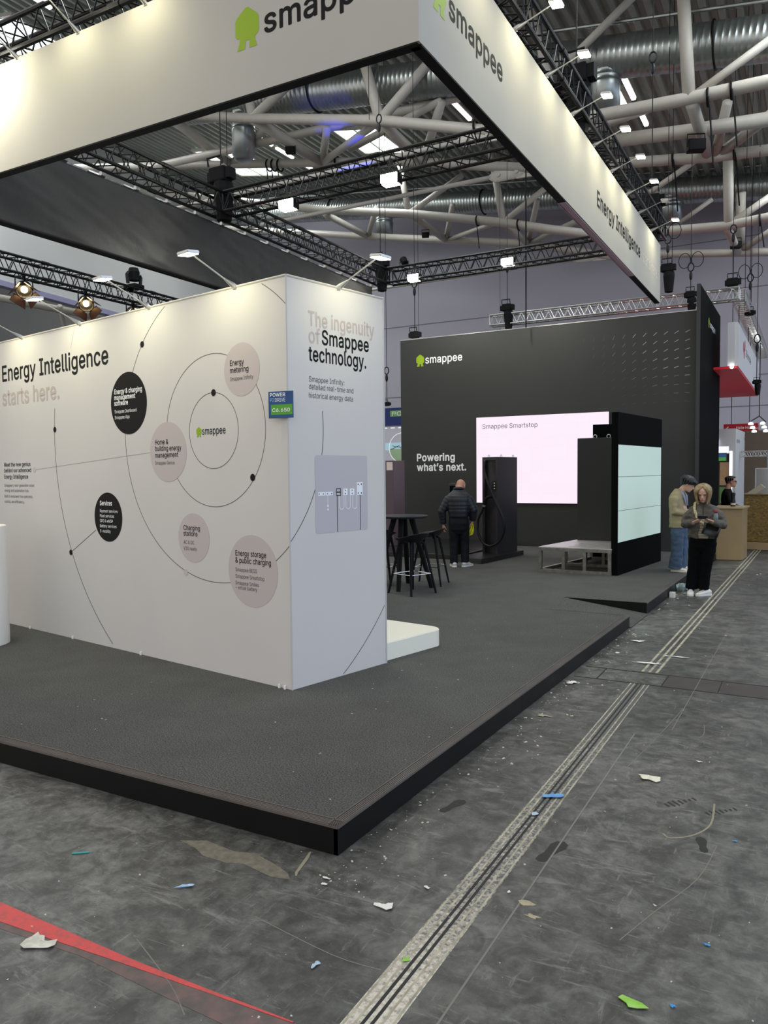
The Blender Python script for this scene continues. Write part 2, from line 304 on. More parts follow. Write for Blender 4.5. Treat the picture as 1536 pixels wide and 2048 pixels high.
# sans-serif letter outlines as polylines (thousandths of an em): code, advance, loops of x.y points
GLYPHS = """U0020 188 
U0026 448 197.-7,165.-5,136.1,110.12,88.26,69.42,54.62,43.84,36.108,34.133,36.154,40.173,47.189,58.205,70.220,85.235,101.249,120.264,140.279,216.335,223.340,230.346,237.352,243.359,249.367,255.375,259.384,261.394,262.405,260.420,255.434,245.445,233.454,219.459,201.461,189.460,178.457,168.453,159.447,151.440,145.431,141.421,138.411,137.399,138.386,141.375,145.363,152.352,159.340,169.327,179.314,191.300,204.284,438.0,364.0,171.231,153.254,136.274,121.293,108.310,96.327,87.344,81.361,77.379,75.398,77.420,82.440,91.458,102.474,117.488,134.499,154.507,176.512,200.513,224.512,246.507,266.499,283.488,297.475,308.459,317.442,322.424,324.404,323.389,320.375,315.362,309.349,301.336,291.325,281.314,269.303,256.293,154.217,135.202,121.188,110.174,103.161,98.146,97.131,98.115,102.101,109.87,118.76,130.66,143.57,158.51,175.48,193.46,213.48,232.52,251.59,269.69,286.81,301.95,315.112,327.131,336.151,343.174,348.198,349.224,408.224,406.194,403.167,397.144,389.124,380.107,371.92,361.80,353.70,345.62,333.47,315.30,294.17,271.7,246.-1,221.-5
U0027 206 78.318,70.509,136.509,128.318
U002c 188 38.-119,68.71,137.71,84.-119
U002d 453 337.244,337.188,114.188,114.244
U002e 188 95.-4,83.-3,73.1,63.9,55.18,51.29,50.41,51.53,55.64,63.73,73.81,83.85,95.87,107.85,118.81,128.73,135.64,140.53,141.41,140.29,135.18,128.9,118.1,107.-3
U0030 453 227.-7,191.-3,158.7,130.24,105.48,85.77,69.113,57.155,50.202,48.254,50.306,57.353,69.395,85.431,106.461,130.484,159.502,191.512,227.516,262.512,295.502,323.484,348.461,368.431,384.395,396.353,403.306,405.254,403.202,396.155,384.113,368.77,348.48,323.24,295.7,263.-3;227.50,250.52,271.60,290.74,306.92,320.116,330.144,338.176,342.213,344.254,342.295,338.332,330.365,320.393,306.416,290.435,271.449,250.457,227.460,203.457,182.449,163.435,147.416,134.393,123.365,115.332,111.295,109.254,111.213,115.176,123.144,134.116,147.92,163.74,182.60,203.52
U0032 453 64.0,64.47,234.229,252.248,268.266,282.282,294.298,303.312,311.327,316.341,319.356,320.371,319.389,315.405,308.419,298.431,287.441,273.449,258.455,241.458,224.460,205.458,188.454,172.447,159.438,148.427,139.413,132.398,128.381,127.362,66.362,68.391,75.418,86.442,102.464,121.482,143.496,168.507,196.513,225.516,254.513,281.507,306.497,328.482,346.465,361.445,372.423,379.398,381.372,380.354,377.336,371.318,363.299,351.280,336.259,317.235,294.209,267.180,153.60,153.57,389.57,389.0
U0035 453 221.-7,192.-5,165.1,140.11,118.25,99.41,83.60,71.82,63.105,60.130,122.130,125.115,130.102,138.89,148.78,160.68,173.60,188.54,204.51,221.50,241.51,259.56,276.64,291.75,304.89,314.104,322.122,326.141,328.162,326.183,321.203,314.221,303.237,290.251,275.262,257.270,238.275,218.277,201.276,184.273,167.268,152.262,139.255,128.246,67.253,96.509,366.509,366.452,151.452,134.301,136.301,148.311,162.318,178.325,194.330,212.333,229.334,252.332,274.328,294.321,313.311,330.299,345.285,358.269,370.251,379.231,386.210,390.187,391.163,388.132,381.102,369.76,352.52,332.32,309.15,282.3,253.-4
U0036 453 226.-7,196.-4,168.3,142.15,119.31,100.51,84.74,73.101,66.130,64.162,65.187,71.212,80.239,93.268,112.302,137.340,252.509,322.509,151.261,145.261,151.270,157.279,165.288,174.295,184.302,196.307,208.311,221.313,235.314,265.312,291.305,316.295,337.280,355.262,370.240,380.215,387.187,389.157,387.127,379.98,368.73,352.50,333.30,310.14,284.3,257.-4;226.48,245.50,263.55,279.63,293.73,304.86,314.101,322.119,326.137,327.157,326.178,322.196,314.213,304.228,293.241,279.251,263.259,245.264,226.265,207.264,190.259,174.252,160.241,148.229,138.214,131.197,126.179,125.158,126.138,131.119,138.102,148.86,160.73,174.63,190.55,207.50
U003a 188 95.-4,83.-3,73.1,63.9,55.18,51.29,50.41,51.53,55.64,63.73,73.81,83.85,95.87,107.85,118.81,128.73,135.64,140.53,141.41,140.29,135.18,128.9,118.1,107.-3;95.271,83.272,73.277,63.284,55.294,51.304,50.316,51.328,55.339,63.349,73.356,83.360,95.362,107.360,118.356,128.349,135.339,140.328,141.316,140.304,135.294,128.284,118.277,107.272
U0041 480 16.0,201.509,276.509,463.0,395.0,287.302,280.323,272.346,264.372,255.402,244.438,232.478,245.478,233.437,222.402,213.371,204.345,197.322,191.302,85.0;110.142,110.199,370.199,370.142
U0042 456 60.0,60.509,241.509,274.507,304.501,329.491,350.477,367.461,381.442,390.421,396.398,398.374,397.353,393.336,387.320,378.307,368.295,356.286,343.278,329.272,315.267,315.262,331.260,347.254,363.245,378.234,391.220,402.203,411.184,416.161,418.136,416.111,410.88,400.67,386.48,368.31,344.18,317.8,284.2,247.0;125.57,245.57,281.60,309.67,330.80,344.96,353.115,355.137,354.153,350.169,342.184,333.197,320.209,306.218,289.225,269.229,248.231,125.231;125.285,238.285,256.287,273.290,288.296,302.304,314.314,323.326,330.340,335.355,336.372,333.393,326.412,313.429,294.442,270.449,240.452,125.452
U0043 510 267.-7,225.-3,186.7,150.25,119.49,92.79,70.115,53.157,44.203,40.254,44.305,53.352,70.393,92.429,119.459,150.484,186.501,225.512,267.516,293.514,317.511,340.504,362.496,383.485,402.471,419.456,435.438,448.418,459.397,467.373,473.348,408.348,404.365,397.380,389.395,380.407,369.418,357.428,344.437,330.444,315.449,300.453,284.455,267.456,237.453,209.445,184.432,161.414,141.391,125.364,113.332,106.295,103.254,106.213,113.177,125.145,141.117,161.94,184.76,210.63,237.56,267.53,284.54,300.56,315.60,330.65,344.72,357.81,369.90,380.102,389.114,397.128,404.144,408.160,473.160,467.135,459.112,448.91,435.71,420.53,402.38,383.24,363.13,341.5,317.-2,293.-6
U0044 502 219.0,96.0,96.57,215.57,254.60,288.68,318.81,343.99,363.122,379.149,390.181,397.216,399.255,397.294,390.329,379.361,364.388,344.410,320.428,291.441,258.449,221.452,93.452,93.509,225.509,273.505,315.495,353.478,385.455,412.426,433.391,449.351,458.306,462.255,458.205,449.159,433.119,411.83,384.54,351.31,312.14,268.3;125.509,125.0,60.0,60.509
U0045 419 60.0,60.509,372.509,372.452,125.452,125.286,355.286,355.229,125.229,125.57,375.57,375.0
U0046 410 60.0,60.509,369.509,369.452,125.452,125.278,346.278,346.221,125.221,125.0
U0047 520 269.-7,225.-3,185.7,149.25,118.49,91.79,69.116,53.157,43.203,40.254,43.305,53.352,69.393,91.429,117.459,149.484,184.501,223.512,265.516,291.514,316.510,340.504,363.494,384.483,403.469,421.453,436.436,449.416,460.395,468.373,474.349,408.349,402.365,395.379,387.393,378.406,368.417,356.427,344.436,330.443,315.448,300.453,283.455,265.456,236.453,209.445,183.432,160.414,141.392,125.364,113.332,106.295,103.254,106.213,113.177,125.145,141.117,161.95,184.76,210.63,238.56,269.53,296.55,322.61,345.71,365.85,382.102,396.123,407.147,413.173,415.202,434.199,283.199,283.256,478.256,478.200,475.160,466.124,451.91,431.62,406.38,377.19,344.5,308.-4
U0048 517 60.0,60.509,125.509,125.289,392.289,392.509,457.509,457.0,392.0,392.232,125.232,125.0
U0049 300 31.0,31.57,118.57,118.452,31.452,31.509,269.509,269.452,183.452,183.57,269.57,269.0
U004d 628 60.0,60.509,152.509,277.187,280.179,284.170,287.159,291.147,295.135,299.123,303.110,307.97,311.84,315.71,319.60,322.49,307.49,311.59,314.71,318.83,322.95,326.108,330.121,334.134,338.146,342.158,346.169,349.179,352.187,476.509,568.509,568.0,504.0,504.291,504.302,504.314,504.327,505.340,505.354,505.369,505.383,506.398,506.413,506.428,507.443,507.457,513.457,508.441,503.425,498.409,492.393,487.378,482.363,477.348,472.335,467.322,463.310,459.300,456.291,342.0,286.0,170.291,167.300,163.310,159.321,155.333,150.347,145.361,140.376,134.392,129.408,124.424,118.441,112.457,119.457,119.444,120.430,120.416,120.401,121.386,121.372,121.357,121.342,122.328,122.315,122.302,122.291,122.0
U004f 533 267.-7,225.-3,186.7,150.25,119.49,92.79,70.115,53.157,44.203,40.254,44.305,53.352,70.393,92.429,119.459,150.484,186.501,225.512,267.516,309.512,348.501,384.484,415.459,442.429,464.393,480.352,490.305,493.254,490.203,480.157,464.115,442.79,415.49,384.25,348.7,309.-3;267.53,296.55,324.63,349.76,372.94,392.116,408.144,420.176,428.213,430.254,428.295,420.332,408.365,392.392,372.415,349.433,324.446,296.453,267.456,237.453,210.445,184.433,161.415,142.392,125.364,113.332,106.295,103.254,106.213,113.176,125.144,142.117,161.94,184.76,210.63,237.55
U0050 445 60.0,60.509,235.509,272.506,305.499,332.487,356.471,375.452,390.430,400.404,407.377,409.348,407.318,400.291,390.265,375.243,356.223,332.207,305.195,272.188,235.186,109.186,109.242,233.242,257.244,279.248,297.256,312.266,324.279,333.294,339.310,343.328,344.348,343.367,339.385,333.402,324.416,312.428,297.439,279.446,257.451,232.452,125.452,125.0
U0052 449 60.0,60.509,236.509,273.506,305.500,333.489,356.473,376.455,390.433,401.408,407.381,409.352,407.323,401.296,390.271,376.250,356.232,333.217,305.206,273.200,236.198,96.198,96.255,234.255,258.256,280.260,298.267,313.276,325.287,334.300,340.316,344.333,345.352,344.371,340.389,334.405,325.419,313.430,298.440,279.446,258.451,233.452,125.452,125.0;353.0,230.229,303.229,428.0
U0053 447 224.-9,188.-7,156.-1,128.9,102.23,81.40,64.60,51.83,42.109,38.137,104.137,108.118,114.102,123.88,136.76,150.66,166.59,185.53,204.50,224.49,246.50,267.54,286.60,303.69,317.79,329.92,338.106,344.122,346.139,344.154,340.168,332.179,322.189,310.197,296.205,280.211,263.217,245.222,184.239,145.253,112.269,86.289,67.313,56.341,52.372,54.400,62.425,75.448,92.468,113.484,138.498,165.508,195.514,227.516,259.514,289.508,316.498,340.484,360.468,377.449,390.427,398.403,401.378,337.378,332.402,320.421,302.437,280.449,254.456,225.459,204.457,185.454,167.448,152.440,139.430,129.418,121.405,117.391,115.376,117.359,122.345,131.334,142.324,155.315,169.308,184.302,198.297,212.293,264.279,279.275,295.270,312.264,328.256,344.248,359.238,372.226,384.213,395.198,402.180,407.161,408.139,406.112,399.87,386.64,370.43,349.25,323.11,294.0,261.-7
U0054 449 32.452,32.509,417.509,417.452,257.452,257.0,193.0,193.452
U0056 480 204.0,16.509,84.509,192.206,199.187,207.164,215.137,225.106,236.71,248.31,235.31,247.71,257.107,267.138,276.165,283.187,290.206,395.509,463.509,278.0
U0057 686 155.0,16.509,82.509,163.196,167.179,172.162,175.145,179.128,183.111,187.94,190.76,194.58,197.40,189.40,193.58,196.76,200.94,203.111,207.128,211.145,215.162,220.179,224.196,306.509,380.509,462.196,466.179,470.162,474.145,478.128,482.111,486.94,490.76,494.58,497.40,488.40,492.58,495.76,499.94,503.111,506.128,510.145,515.162,519.179,523.196,603.509,670.509,530.0,455.0,368.323,362.345,357.368,351.391,346.417,341.445,336.475,350.475,345.446,340.420,335.395,330.371,324.347,318.323,230.0
U0061 389 160.-9,137.-7,115.-3,94.5,76.15,60.29,48.45,38.63,32.84,30.108,32.128,36.146,43.161,53.174,64.184,78.193,92.200,108.206,125.211,143.214,161.217,178.220,200.223,218.225,234.227,247.229,257.231,265.235,271.240,274.246,276.255,276.257,275.272,272.285,267.297,260.307,251.315,240.322,227.327,212.330,196.331,178.330,163.327,149.322,137.316,127.309,118.301,110.292,104.283,100.274,41.291,51.313,64.331,79.346,95.358,114.368,133.375,153.380,173.383,194.384,208.384,223.382,239.379,255.375,271.369,286.360,300.350,312.336,322.320,330.301,335.278,337.251,337.0,277.0,277.52,272.52,267.43,260.34,252.25,242.16,229.8,215.1,199.-4,181.-7;170.45,192.47,211.51,228.59,242.68,254.80,263.93,270.108,274.122,276.138,276.190,272.187,267.184,259.182,251.180,241.178,231.176,221.174,210.173,200.171,191.170,182.169,175.168,161.166,147.163,134.159,122.153,112.147,103.139,97.130,93.118,92.105,93.93,96.82,102.72,109.64,119.57,130.52,142.48,156.46
U0062 424 229.-8,208.-7,189.-3,172.4,159.12,147.21,138.31,130.41,123.50,118.59,112.59,112.0,53.0,53.509,114.509,114.319,118.319,123.327,130.336,137.346,147.355,158.364,171.373,188.379,207.383,229.384,259.382,287.374,313.361,335.342,354.320,370.293,381.261,388.227,390.189,388.151,381.116,370.84,355.57,336.34,313.16,288.3,260.-6;220.47,242.49,262.55,279.66,294.80,306.97,316.117,323.139,327.163,328.189,327.215,323.239,316.261,307.281,295.298,280.311,262.322,243.328,220.330,198.328,178.322,161.312,147.299,134.282,125.263,118.241,114.216,113.189,114.162,118.138,125.115,135.95,147.78,162.65,179.55,198.49
U0063 396 207.-8,174.-5,144.3,117.16,93.35,72.58,56.85,44.116,37.150,34.187,37.225,44.260,56.291,72.318,93.341,117.360,144.374,174.382,207.384,226.384,243.381,260.377,276.371,291.364,305.356,318.346,330.335,340.322,349.308,356.293,362.277,303.262,300.272,295.281,290.289,284.297,278.304,270.311,261.316,252.321,242.325,231.328,220.329,207.330,184.328,163.321,145.310,130.296,118.278,108.258,102.236,98.212,96.187,98.163,102.139,108.117,118.97,130.80,145.66,163.55,184.49,207.46,220.47,232.49,243.52,253.55,262.60,271.66,279.73,285.80,292.89,297.98,301.107,304.117,363.102,357.86,350.70,341.56,331.43,319.32,306.21,292.12,277.5,261.-1,244.-5,226.-7
U0064 424 195.-8,165.-6,137.3,111.16,89.34,70.57,55.84,43.116,36.151,34.189,36.227,43.261,55.293,70.320,89.342,112.361,137.374,165.382,196.384,218.383,237.379,253.373,267.364,278.355,287.346,295.336,301.327,306.319,311.319,311.509,372.509,372.0,313.0,313.59,307.59,301.50,295.41,287.31,277.21,266.12,252.4,236.-3,217.-7;205.47,226.49,246.55,263.65,278.78,290.95,299.115,306.138,310.162,312.189,310.216,306.241,300.263,290.282,278.299,263.312,246.322,227.328,205.330,182.328,162.322,145.311,130.298,118.281,108.261,102.239,98.215,96.189,98.163,102.139,109.117,118.97,130.80,145.66,162.55,182.49
U0065 404 212.-8,177.-5,145.3,117.16,92.35,72.58,56.85,44.116,37.150,34.187,36.224,44.258,55.290,71.317,91.340,115.359,142.373,172.382,205.384,226.383,246.380,266.374,285.366,303.355,319.341,334.324,347.305,357.282,365.256,370.227,371.194,371.169,75.169,75.221,338.221,310.202,308.226,304.248,298.269,288.286,277.301,263.314,246.323,227.328,205.330,183.328,164.323,146.313,131.301,119.286,109.270,102.251,97.231,96.211,96.178,98.151,102.127,110.106,121.88,135.73,151.61,169.53,190.48,212.46,227.47,241.49,254.53,265.58,276.65,285.73,294.82,300.93,306.105,365.91,358.72,348.55,335.39,320.26,302.14,283.4,261.-3,237.-7
U0066 254 228.379,228.327,6.327,6.379;81.0,81.432,82.452,87.470,96.486,107.499,120.510,135.519,152.525,169.529,187.530,201.530,212.529,222.527,231.525,238.523,243.521,227.468,224.470,220.471,215.472,209.473,202.474,195.474,178.472,164.468,154.460,147.449,143.435,142.419,142.0
U0067 425 207.-151,180.-149,156.-146,134.-140,114.-132,97.-122,82.-110,70.-97,59.-84,51.-69,101.-41,107.-49,114.-57,122.-66,131.-74,142.-82,154.-88,169.-93,187.-96,207.-97,236.-95,261.-87,282.-75,298.-58,308.-34,311.-6,311.68,306.68,301.60,294.51,287.41,277.32,266.23,252.16,236.10,217.6,195.5,165.7,138.14,113.27,90.43,71.65,55.90,43.120,36.154,34.191,36.229,43.263,55.293,71.320,90.342,112.361,138.374,166.382,196.384,218.383,237.379,253.373,267.365,279.356,288.346,296.336,302.327,308.319,313.319,313.379,372.379,372.-9,370.-40,363.-67,350.-90,334.-109,314.-124,291.-136,265.-144,237.-149;205.59,227.61,246.66,264.75,278.87,290.103,300.121,307.142,311.166,312.193,311.219,307.242,300.264,291.283,279.299,264.312,247.322,227.328,205.330,182.328,163.322,145.312,130.298,118.282,109.262,102.241,98.218,96.193,98.167,102.144,109.123,118.104,131.88,145.76,163.66,183.61
U0068 410 114.227,114.0,53.0,53.509,114.509,114.287,102.287,116.319,132.344,152.362,175.374,200.382,227.384,252.383,275.377,295.369,313.356,328.340,341.321,350.298,355.271,357.240,357.0,296.0,296.235,293.263,286.286,273.304,256.318,235.326,210.329,192.328,176.324,161.317,147.308,136.297,126.283,119.266,115.248
U0069 167 53.0,53.379,114.379,114.0;84.443,73.444,63.448,54.455,47.463,43.472,41.483,43.494,47.504,54.512,63.518,73.522,84.524,95.522,105.518,114.512,121.504,125.494,126.483,125.472,121.463,114.455,105.448,95.444
U006c 189 139.-2,112.0,91.8,74.20,62.37,55.59,53.84,53.509,114.509,114.99,114.83,117.71,120.62,126.57,135.53,146.52,152.52,157.52,160.53,164.53,167.54,170.54,181.3,175.1,169.0,162.-1,154.-2,147.-2
U006d 610 53.0,53.379,112.379,112.295,108.295,114.314,122.331,132.346,144.358,158.368,172.376,187.382,203.385,219.386,245.383,268.375,287.361,303.342,314.320,321.295,312.295,318.312,326.329,337.343,350.356,364.366,381.375,398.381,417.385,437.386,458.385,478.380,497.372,514.361,529.346,541.328,550.307,555.283,557.255,557.0,496.0,496.254,493.279,485.298,473.313,456.323,438.329,419.330,402.329,387.326,374.320,363.312,353.302,345.290,340.277,336.263,335.247,335.0,274.0,274.260,272.280,265.297,253.311,238.322,220.328,199.330,185.329,171.326,158.320,145.312,135.302,126.289,119.274,115.257,114.238,114.0
U006e 410 114.227,114.0,53.0,53.379,112.379,112.287,102.287,116.319,132.344,152.362,175.374,200.382,227.384,252.383,275.377,295.369,313.356,328.340,341.321,350.298,355.271,357.240,357.0,296.0,296.235,293.263,286.286,273.304,256.318,235.326,210.329,192.328,176.324,161.317,147.308,136.297,126.283,119.266,115.248
U006f 415 207.-8,174.-5,144.3,117.16,93.35,72.58,56.85,44.116,37.150,34.187,37.225,44.260,56.291,72.318,93.341,117.360,144.374,174.382,207.384,241.382,271.374,299.360,323.341,343.318,359.291,371.260,379.225,381.187,379.150,371.116,359.85,343.58,323.35,299.16,271.3,241.-5;207.46,231.49,252.55,270.66,285.80,298.97,307.117,314.139,318.163,319.187,318.212,314.236,307.258,298.278,285.296,270.310,252.321,231.328,207.330,184.328,163.321,145.310,130.296,118.278,108.258,102.236,98.212,96.187,98.163,102.139,108.117,118.97,130.80,145.66,163.55,184.49
U0070 424 53.-143,53.379,112.379,112.319,118.319,123.327,130.336,137.346,147.355,158.364,171.373,188.379,207.383,229.384,259.382,287.374,313.361,335.342,354.320,370.293,381.261,388.227,390.189,388.151,381.116,370.84,355.57,336.34,313.16,288.3,260.-6,229.-8,208.-7,189.-3,173.4,159.12,147.21,138.31,130.41,124.50,118.59,114.59,114.-143;220.47,242.49,262.55,279.66,294.80,306.97,316.117,323.139,327.163,328.189,327.215,323.239,316.261,307.281,295.298,280.311,262.322,243.328,220.330,198.328,178.322,161.312,147.299,134.282,125.263,118.241,114.216,113.189,114.162,118.138,125.115,135.95,147.78,162.65,179.55,198.49
U0072 259 53.0,53.379,112.379,112.321,115.321,124.339,137.354,152.367,171.377,191.383,213.385,218.385,223.385,229.384,235.384,240.384,243.384,243.322,241.323,236.324,230.324,223.325,215.326,207.326,190.324,174.321,159.315,146.306,135.296,126.284,119.269,115.254,114.237,114.0
U0073 365 182.-8,157.-7,133.-3,112.3,93.12,76.24,62.38,50.54,41.73,36.94,94.107,101.87,111.72,124.60,141.52,160.47,181.45,206.47,227.53,244.62,258.74,265.88,268.103,266.115,262.126,254.136,243.144,229.150,212.155,149.170,118.180,92.192,72.208,58.227,50.249,47.274,49.295,55.314,65.332,79.347,95.360,115.370,137.378,161.383,187.384,212.383,234.379,254.372,271.363,286.352,299.339,309.324,318.308,324.290,268.277,262.291,254.304,243.316,228.325,210.331,187.333,166.331,147.326,131.317,119.305,111.292,109.277,110.264,115.253,124.243,136.235,152.229,172.223,229.209,261.200,287.187,306.171,320.153,328.131,331.107,329.85,323.65,312.47,298.31,281.18,260.6,236.-2,210.-7
U0074 227 204.379,204.327,6.327,6.379;65.471,126.471,126.98,127.83,130.70,136.61,144.55,156.51,170.50,175.50,180.50,185.51,191.52,197.53,202.54,213.2,207.0,200.-2,192.-3,184.-3,176.-4,168.-4,138.-1,113.7,92.21,77.41,68.64,65.93
U0075 410 182.-5,158.-3,135.2,115.11,97.23,82.39,69.59,60.82,54.109,53.139,53.379,114.379,114.144,116.117,124.94,137.75,154.61,175.53,200.50,218.51,234.55,249.62,263.71,274.83,283.97,290.113,295.132,296.153,296.379,357.379,357.0,298.0,298.92,307.92,294.60,277.35,257.17,234.5,209.-3
U0076 389 163.0,17.379,84.379,165.155,173.132,180.110,187.87,193.64,199.42,206.21,184.21,191.42,197.64,203.87,209.110,216.132,224.155,305.379,371.379,226.0
U0077 567 138.0,23.379,87.379,133.214,140.190,147.164,154.137,161.107,168.75,175.41,165.41,172.74,179.105,186.135,192.163,199.189,206.214,252.379,316.379,362.214,368.189,375.163,382.136,388.106,395.75,402.41,391.41,399.75,406.106,413.135,420.163,427.189,434.214,480.379,545.379,429.0,368.0,319.172,314.189,309.207,305.225,300.243,295.262,291.280,286.299,281.318,277.338,291.338,286.319,281.299,277.280,272.262,267.243,263.225,258.207,253.189,248.172,199.0
U0078 379 21.0,171.218,171.171,29.379,100.379,147.306,159.287,170.270,179.253,188.237,198.221,207.206,175.206,185.221,194.237,202.253,211.270,222.287,233.306,282.379,352.379,209.169,209.214,358.0,287.0,231.85,219.103,209.120,200.136,191.152,182.167,173.182,205.182,195.167,187.152,178.136,170.120,160.103,148.85,91.0
U0079 389 47.-139,61.-86,71.-87,83.-89,94.-90,104.-89,113.-86,122.-81,130.-74,138.-64,145.-51,151.-36,163.-1,17.379,84.379,165.155,173.132,180.109,187.87,193.64,199.42,206.21,184.21,190.42,196.64,202.87,209.110,216.132,224.155,305.379,371.379,204.-58,196.-77,187.-93,177.-107,165.-119,153.-128,139.-136,125.-141,109.-144,91.-145,82.-145,73.-144,65.-143,57.-142,52.-140
U2013 350 350.244,350.188,0.188,0.244
U2019 177 52.318,82.509,151.509,98.318"""
def _load():
    G = {}
    for ln in GLYPHS.splitlines():
        c, a, *r = ln.split(' '); ls = []
        if r and r[0]:
            for l in r[0].split(';'): ls.append([tuple(int(q)/1000 for q in p.split('.')) for p in l.split(',')])
        G[chr(int(c[1:], 16))] = (int(a)/1000, ls)
    return G
GL = _load()
def _area(l): return sum(a[0]*b[1]-b[0]*a[1] for a, b in zip(l, l[1:]+l[:1]))/2
_fontcache = {}
def _inside(p, l):
    c = False
    for a, b in zip(l, l[1:]+l[:1]):
        if (a[1] > p[1]) != (b[1] > p[1]) and p[0] < (b[0]-a[0])*(p[1]-a[1])/(b[1]-a[1])+a[0]: c = not c
    return c
def text_mesh(txt, bold=0.0, space=1.0):
    """flat lettering: every outer loop is filled with the holes it contains"""
    from mathutils.geometry import tessellate_polygon
    k = (txt, bold, space)
    if k in _fontcache: return _fontcache[k]
    x = 0; vs = []; fs = []
    for ch in txt:
        a, ls = GL[ch]
        if ls: sg = 1 if _area(max(ls, key=lambda l: abs(_area(l)))) > 0 else -1
        outs = []; holes = []
        for l in ls:
            q = [(p[0]+x, p[1]) for p in l]
            (outs if _area(l)*sg > 0 else holes).append(q)
        for o in outs:
            grp = [o]+[h for h in holes if _inside(h[0], o)]; base = len(vs); flat = [p for l in grp for p in l]
            vs += [(p[0], p[1], 0) for p in flat]
            for t in tessellate_polygon([[V((p[0], p[1], 0)) for p in l] for l in grp]): fs.append(tuple(base+q for q in t))
        x += a*space+bold
    _fontcache[k] = (vs, fs); return vs, fs
_H = max(v[1] for v in text_mesh('H')[0]); _XH = max(v[1] for v in text_mesh('x')[0])
def put_text(bm, txt, pl, x, z, width=None, cap=None, xh=None, bold=0.0, space=1.0, off=.002, align='L'):
    vs, fs = text_mesh(txt, bold, space)
    sy = cap/_H if cap else xh/_XH
    x0 = min(v[0] for v in vs); x1 = max(v[0] for v in vs)
    sx = width/(x1-x0) if width else sy
    sh = 0 if align == 'L' else -(x1-x0)*sx/2
    steps = [(0, 0)]+([(bold*math.cos(PI*k/4), bold*math.sin(PI*k/4)) for k in range(8)] if bold else [])   # heavier weight: the letter spread by its stroke
    for k, (dx, dy) in enumerate(steps):
        nv = [bm.verts.new(pl.p(x+sh+(v[0]+dx-x0)*sx, z+(v[1]+dy)*sy, off+.0012+k*.00006)) for v in vs]
        for f in fs:
            try: bm.faces.new([nv[i] for i in f])
            except ValueError: pass
    return bm
def textobj(name, parent, m, pl, rows, **kw):
    for r in rows:
        bm = B(); d = dict(kw); d.update(r[4] if len(r) > 4 else {})
        put_text(bm, r[0], pl, r[1], r[2], width=r[3], **d); obj(name, bm, m, parent)
def disc(bm, pl, x, z, r, off=.002, n=48, th=.001):
    lo = [bm.verts.new(pl.p(x+r*math.cos(2*PI*i/n), z+r*math.sin(2*PI*i/n), off)) for i in range(n)]
    hi = [bm.verts.new(pl.p(x+r*math.cos(2*PI*i/n), z+r*math.sin(2*PI*i/n), off+th)) for i in range(n)]
    bm.faces.new(lo); bm.faces.new(hi)
    for i in range(n): bm.faces.new((lo[i], lo[(i+1) % n], hi[(i+1) % n], hi[i]))
def flatpoly(bm, pl, pts, off=.002, th=.001):
    lo = [bm.verts.new(pl.p(x, z, off)) for x, z in pts]; hi = [bm.verts.new(pl.p(x, z, off+th)) for x, z in pts]
    n = len(pts); bm.faces.new(lo); bm.faces.new(hi)
    for i in range(n): bm.faces.new((lo[i], lo[(i+1) % n], hi[(i+1) % n], hi[i]))
def stroke(bm, pl, pts, w, off=.0015, th=.001):
    """one continuous flat ribbon along pts"""
    P_ = [V((p[0], p[1])) for p in pts]; P_ = [p for i, p in enumerate(P_) if i == 0 or (p-P_[i-1]).length > 1e-6]
    k = len(P_); cl = k > 3 and (P_[0]-P_[-1]).length < 1e-5; rows = []
    if cl: P_ = P_[:-1]; k -= 1
    for i, p in enumerate(P_):
        d = (P_[(i+1) % k]-P_[i-1]) if cl else (P_[min(i+1, k-1)]-P_[max(i-1, 0)])
        q = V((-d.y, d.x)).normalized()*w/2
        rows.append([bm.verts.new(pl.p(a.x, a.y, o)) for a, o in ((p+q, off), (p-q, off), (p-q, off+th), (p+q, off+th))])
    for i in range(k if cl else k-1):
        a, b = rows[i], rows[(i+1) % k]
        for j in range(4): bm.faces.new((a[j], a[(j+1) % 4], b[(j+1) % 4], b[j]))
    if not cl: bm.faces.new(rows[0]); bm.faces.new(rows[-1])
def arc(c, r, a0, a1, n=40): return [(c[0]+r*math.cos(math.radians(a0+(a1-a0)*i/n)), c[1]+r*math.sin(math.radians(a0+(a1-a0)*i/n))) for i in range(n+1)]
HOUSE = [(.07, .3), (.0, .36), (.0, .72), (.06, .8), (.44, 1.0), (.56, 1.0), (.94, .78), (1.0, .7), (1.0, .38), (.95, .3), (.84, .26), (.84, .16), (.92, .0), (.58, .0), (.6, .2), (.44, .2), (.4, .0), (.06, .0), (.16, .16), (.18, .3)]
def house_logo(parent, pl, x, z, w, h):
    bm = B(); flatpoly(bm, pl, [(x+a*w, z+b*h) for a, b in HOUSE], .003); return obj('house_logo', bm, M_lime, parent)
def bake(o, *mods):
    """apply modifiers: ('REMESH', voxel) / ('SMOOTH', it) / ('SUBSURF', l) / ('SOLIDIFY', t) / ('BEVEL', w)"""
    for k, v in mods:
        m = o.modifiers.new(k, k)
        if k == 'REMESH': m.mode = 'VOXEL'; m.voxel_size = v; m.use_smooth_shade = True
        elif k == 'SMOOTH': m.factor = .5; m.iterations = v
        elif k == 'SUBSURF': m.levels = v; m.render_levels = v
        elif k == 'SOLIDIFY': m.thickness = v; m.offset = 0
        elif k == 'BEVEL': m.width = v; m.segments = 2
    dg = bpy.context.evaluated_depsgraph_get(); me = bpy.data.meshes.new_from_object(o.evaluated_get(dg))
    o.modifiers.clear(); old = o.data; o.data = me; me.name = old.name; bpy.data.meshes.remove(old)
    return o
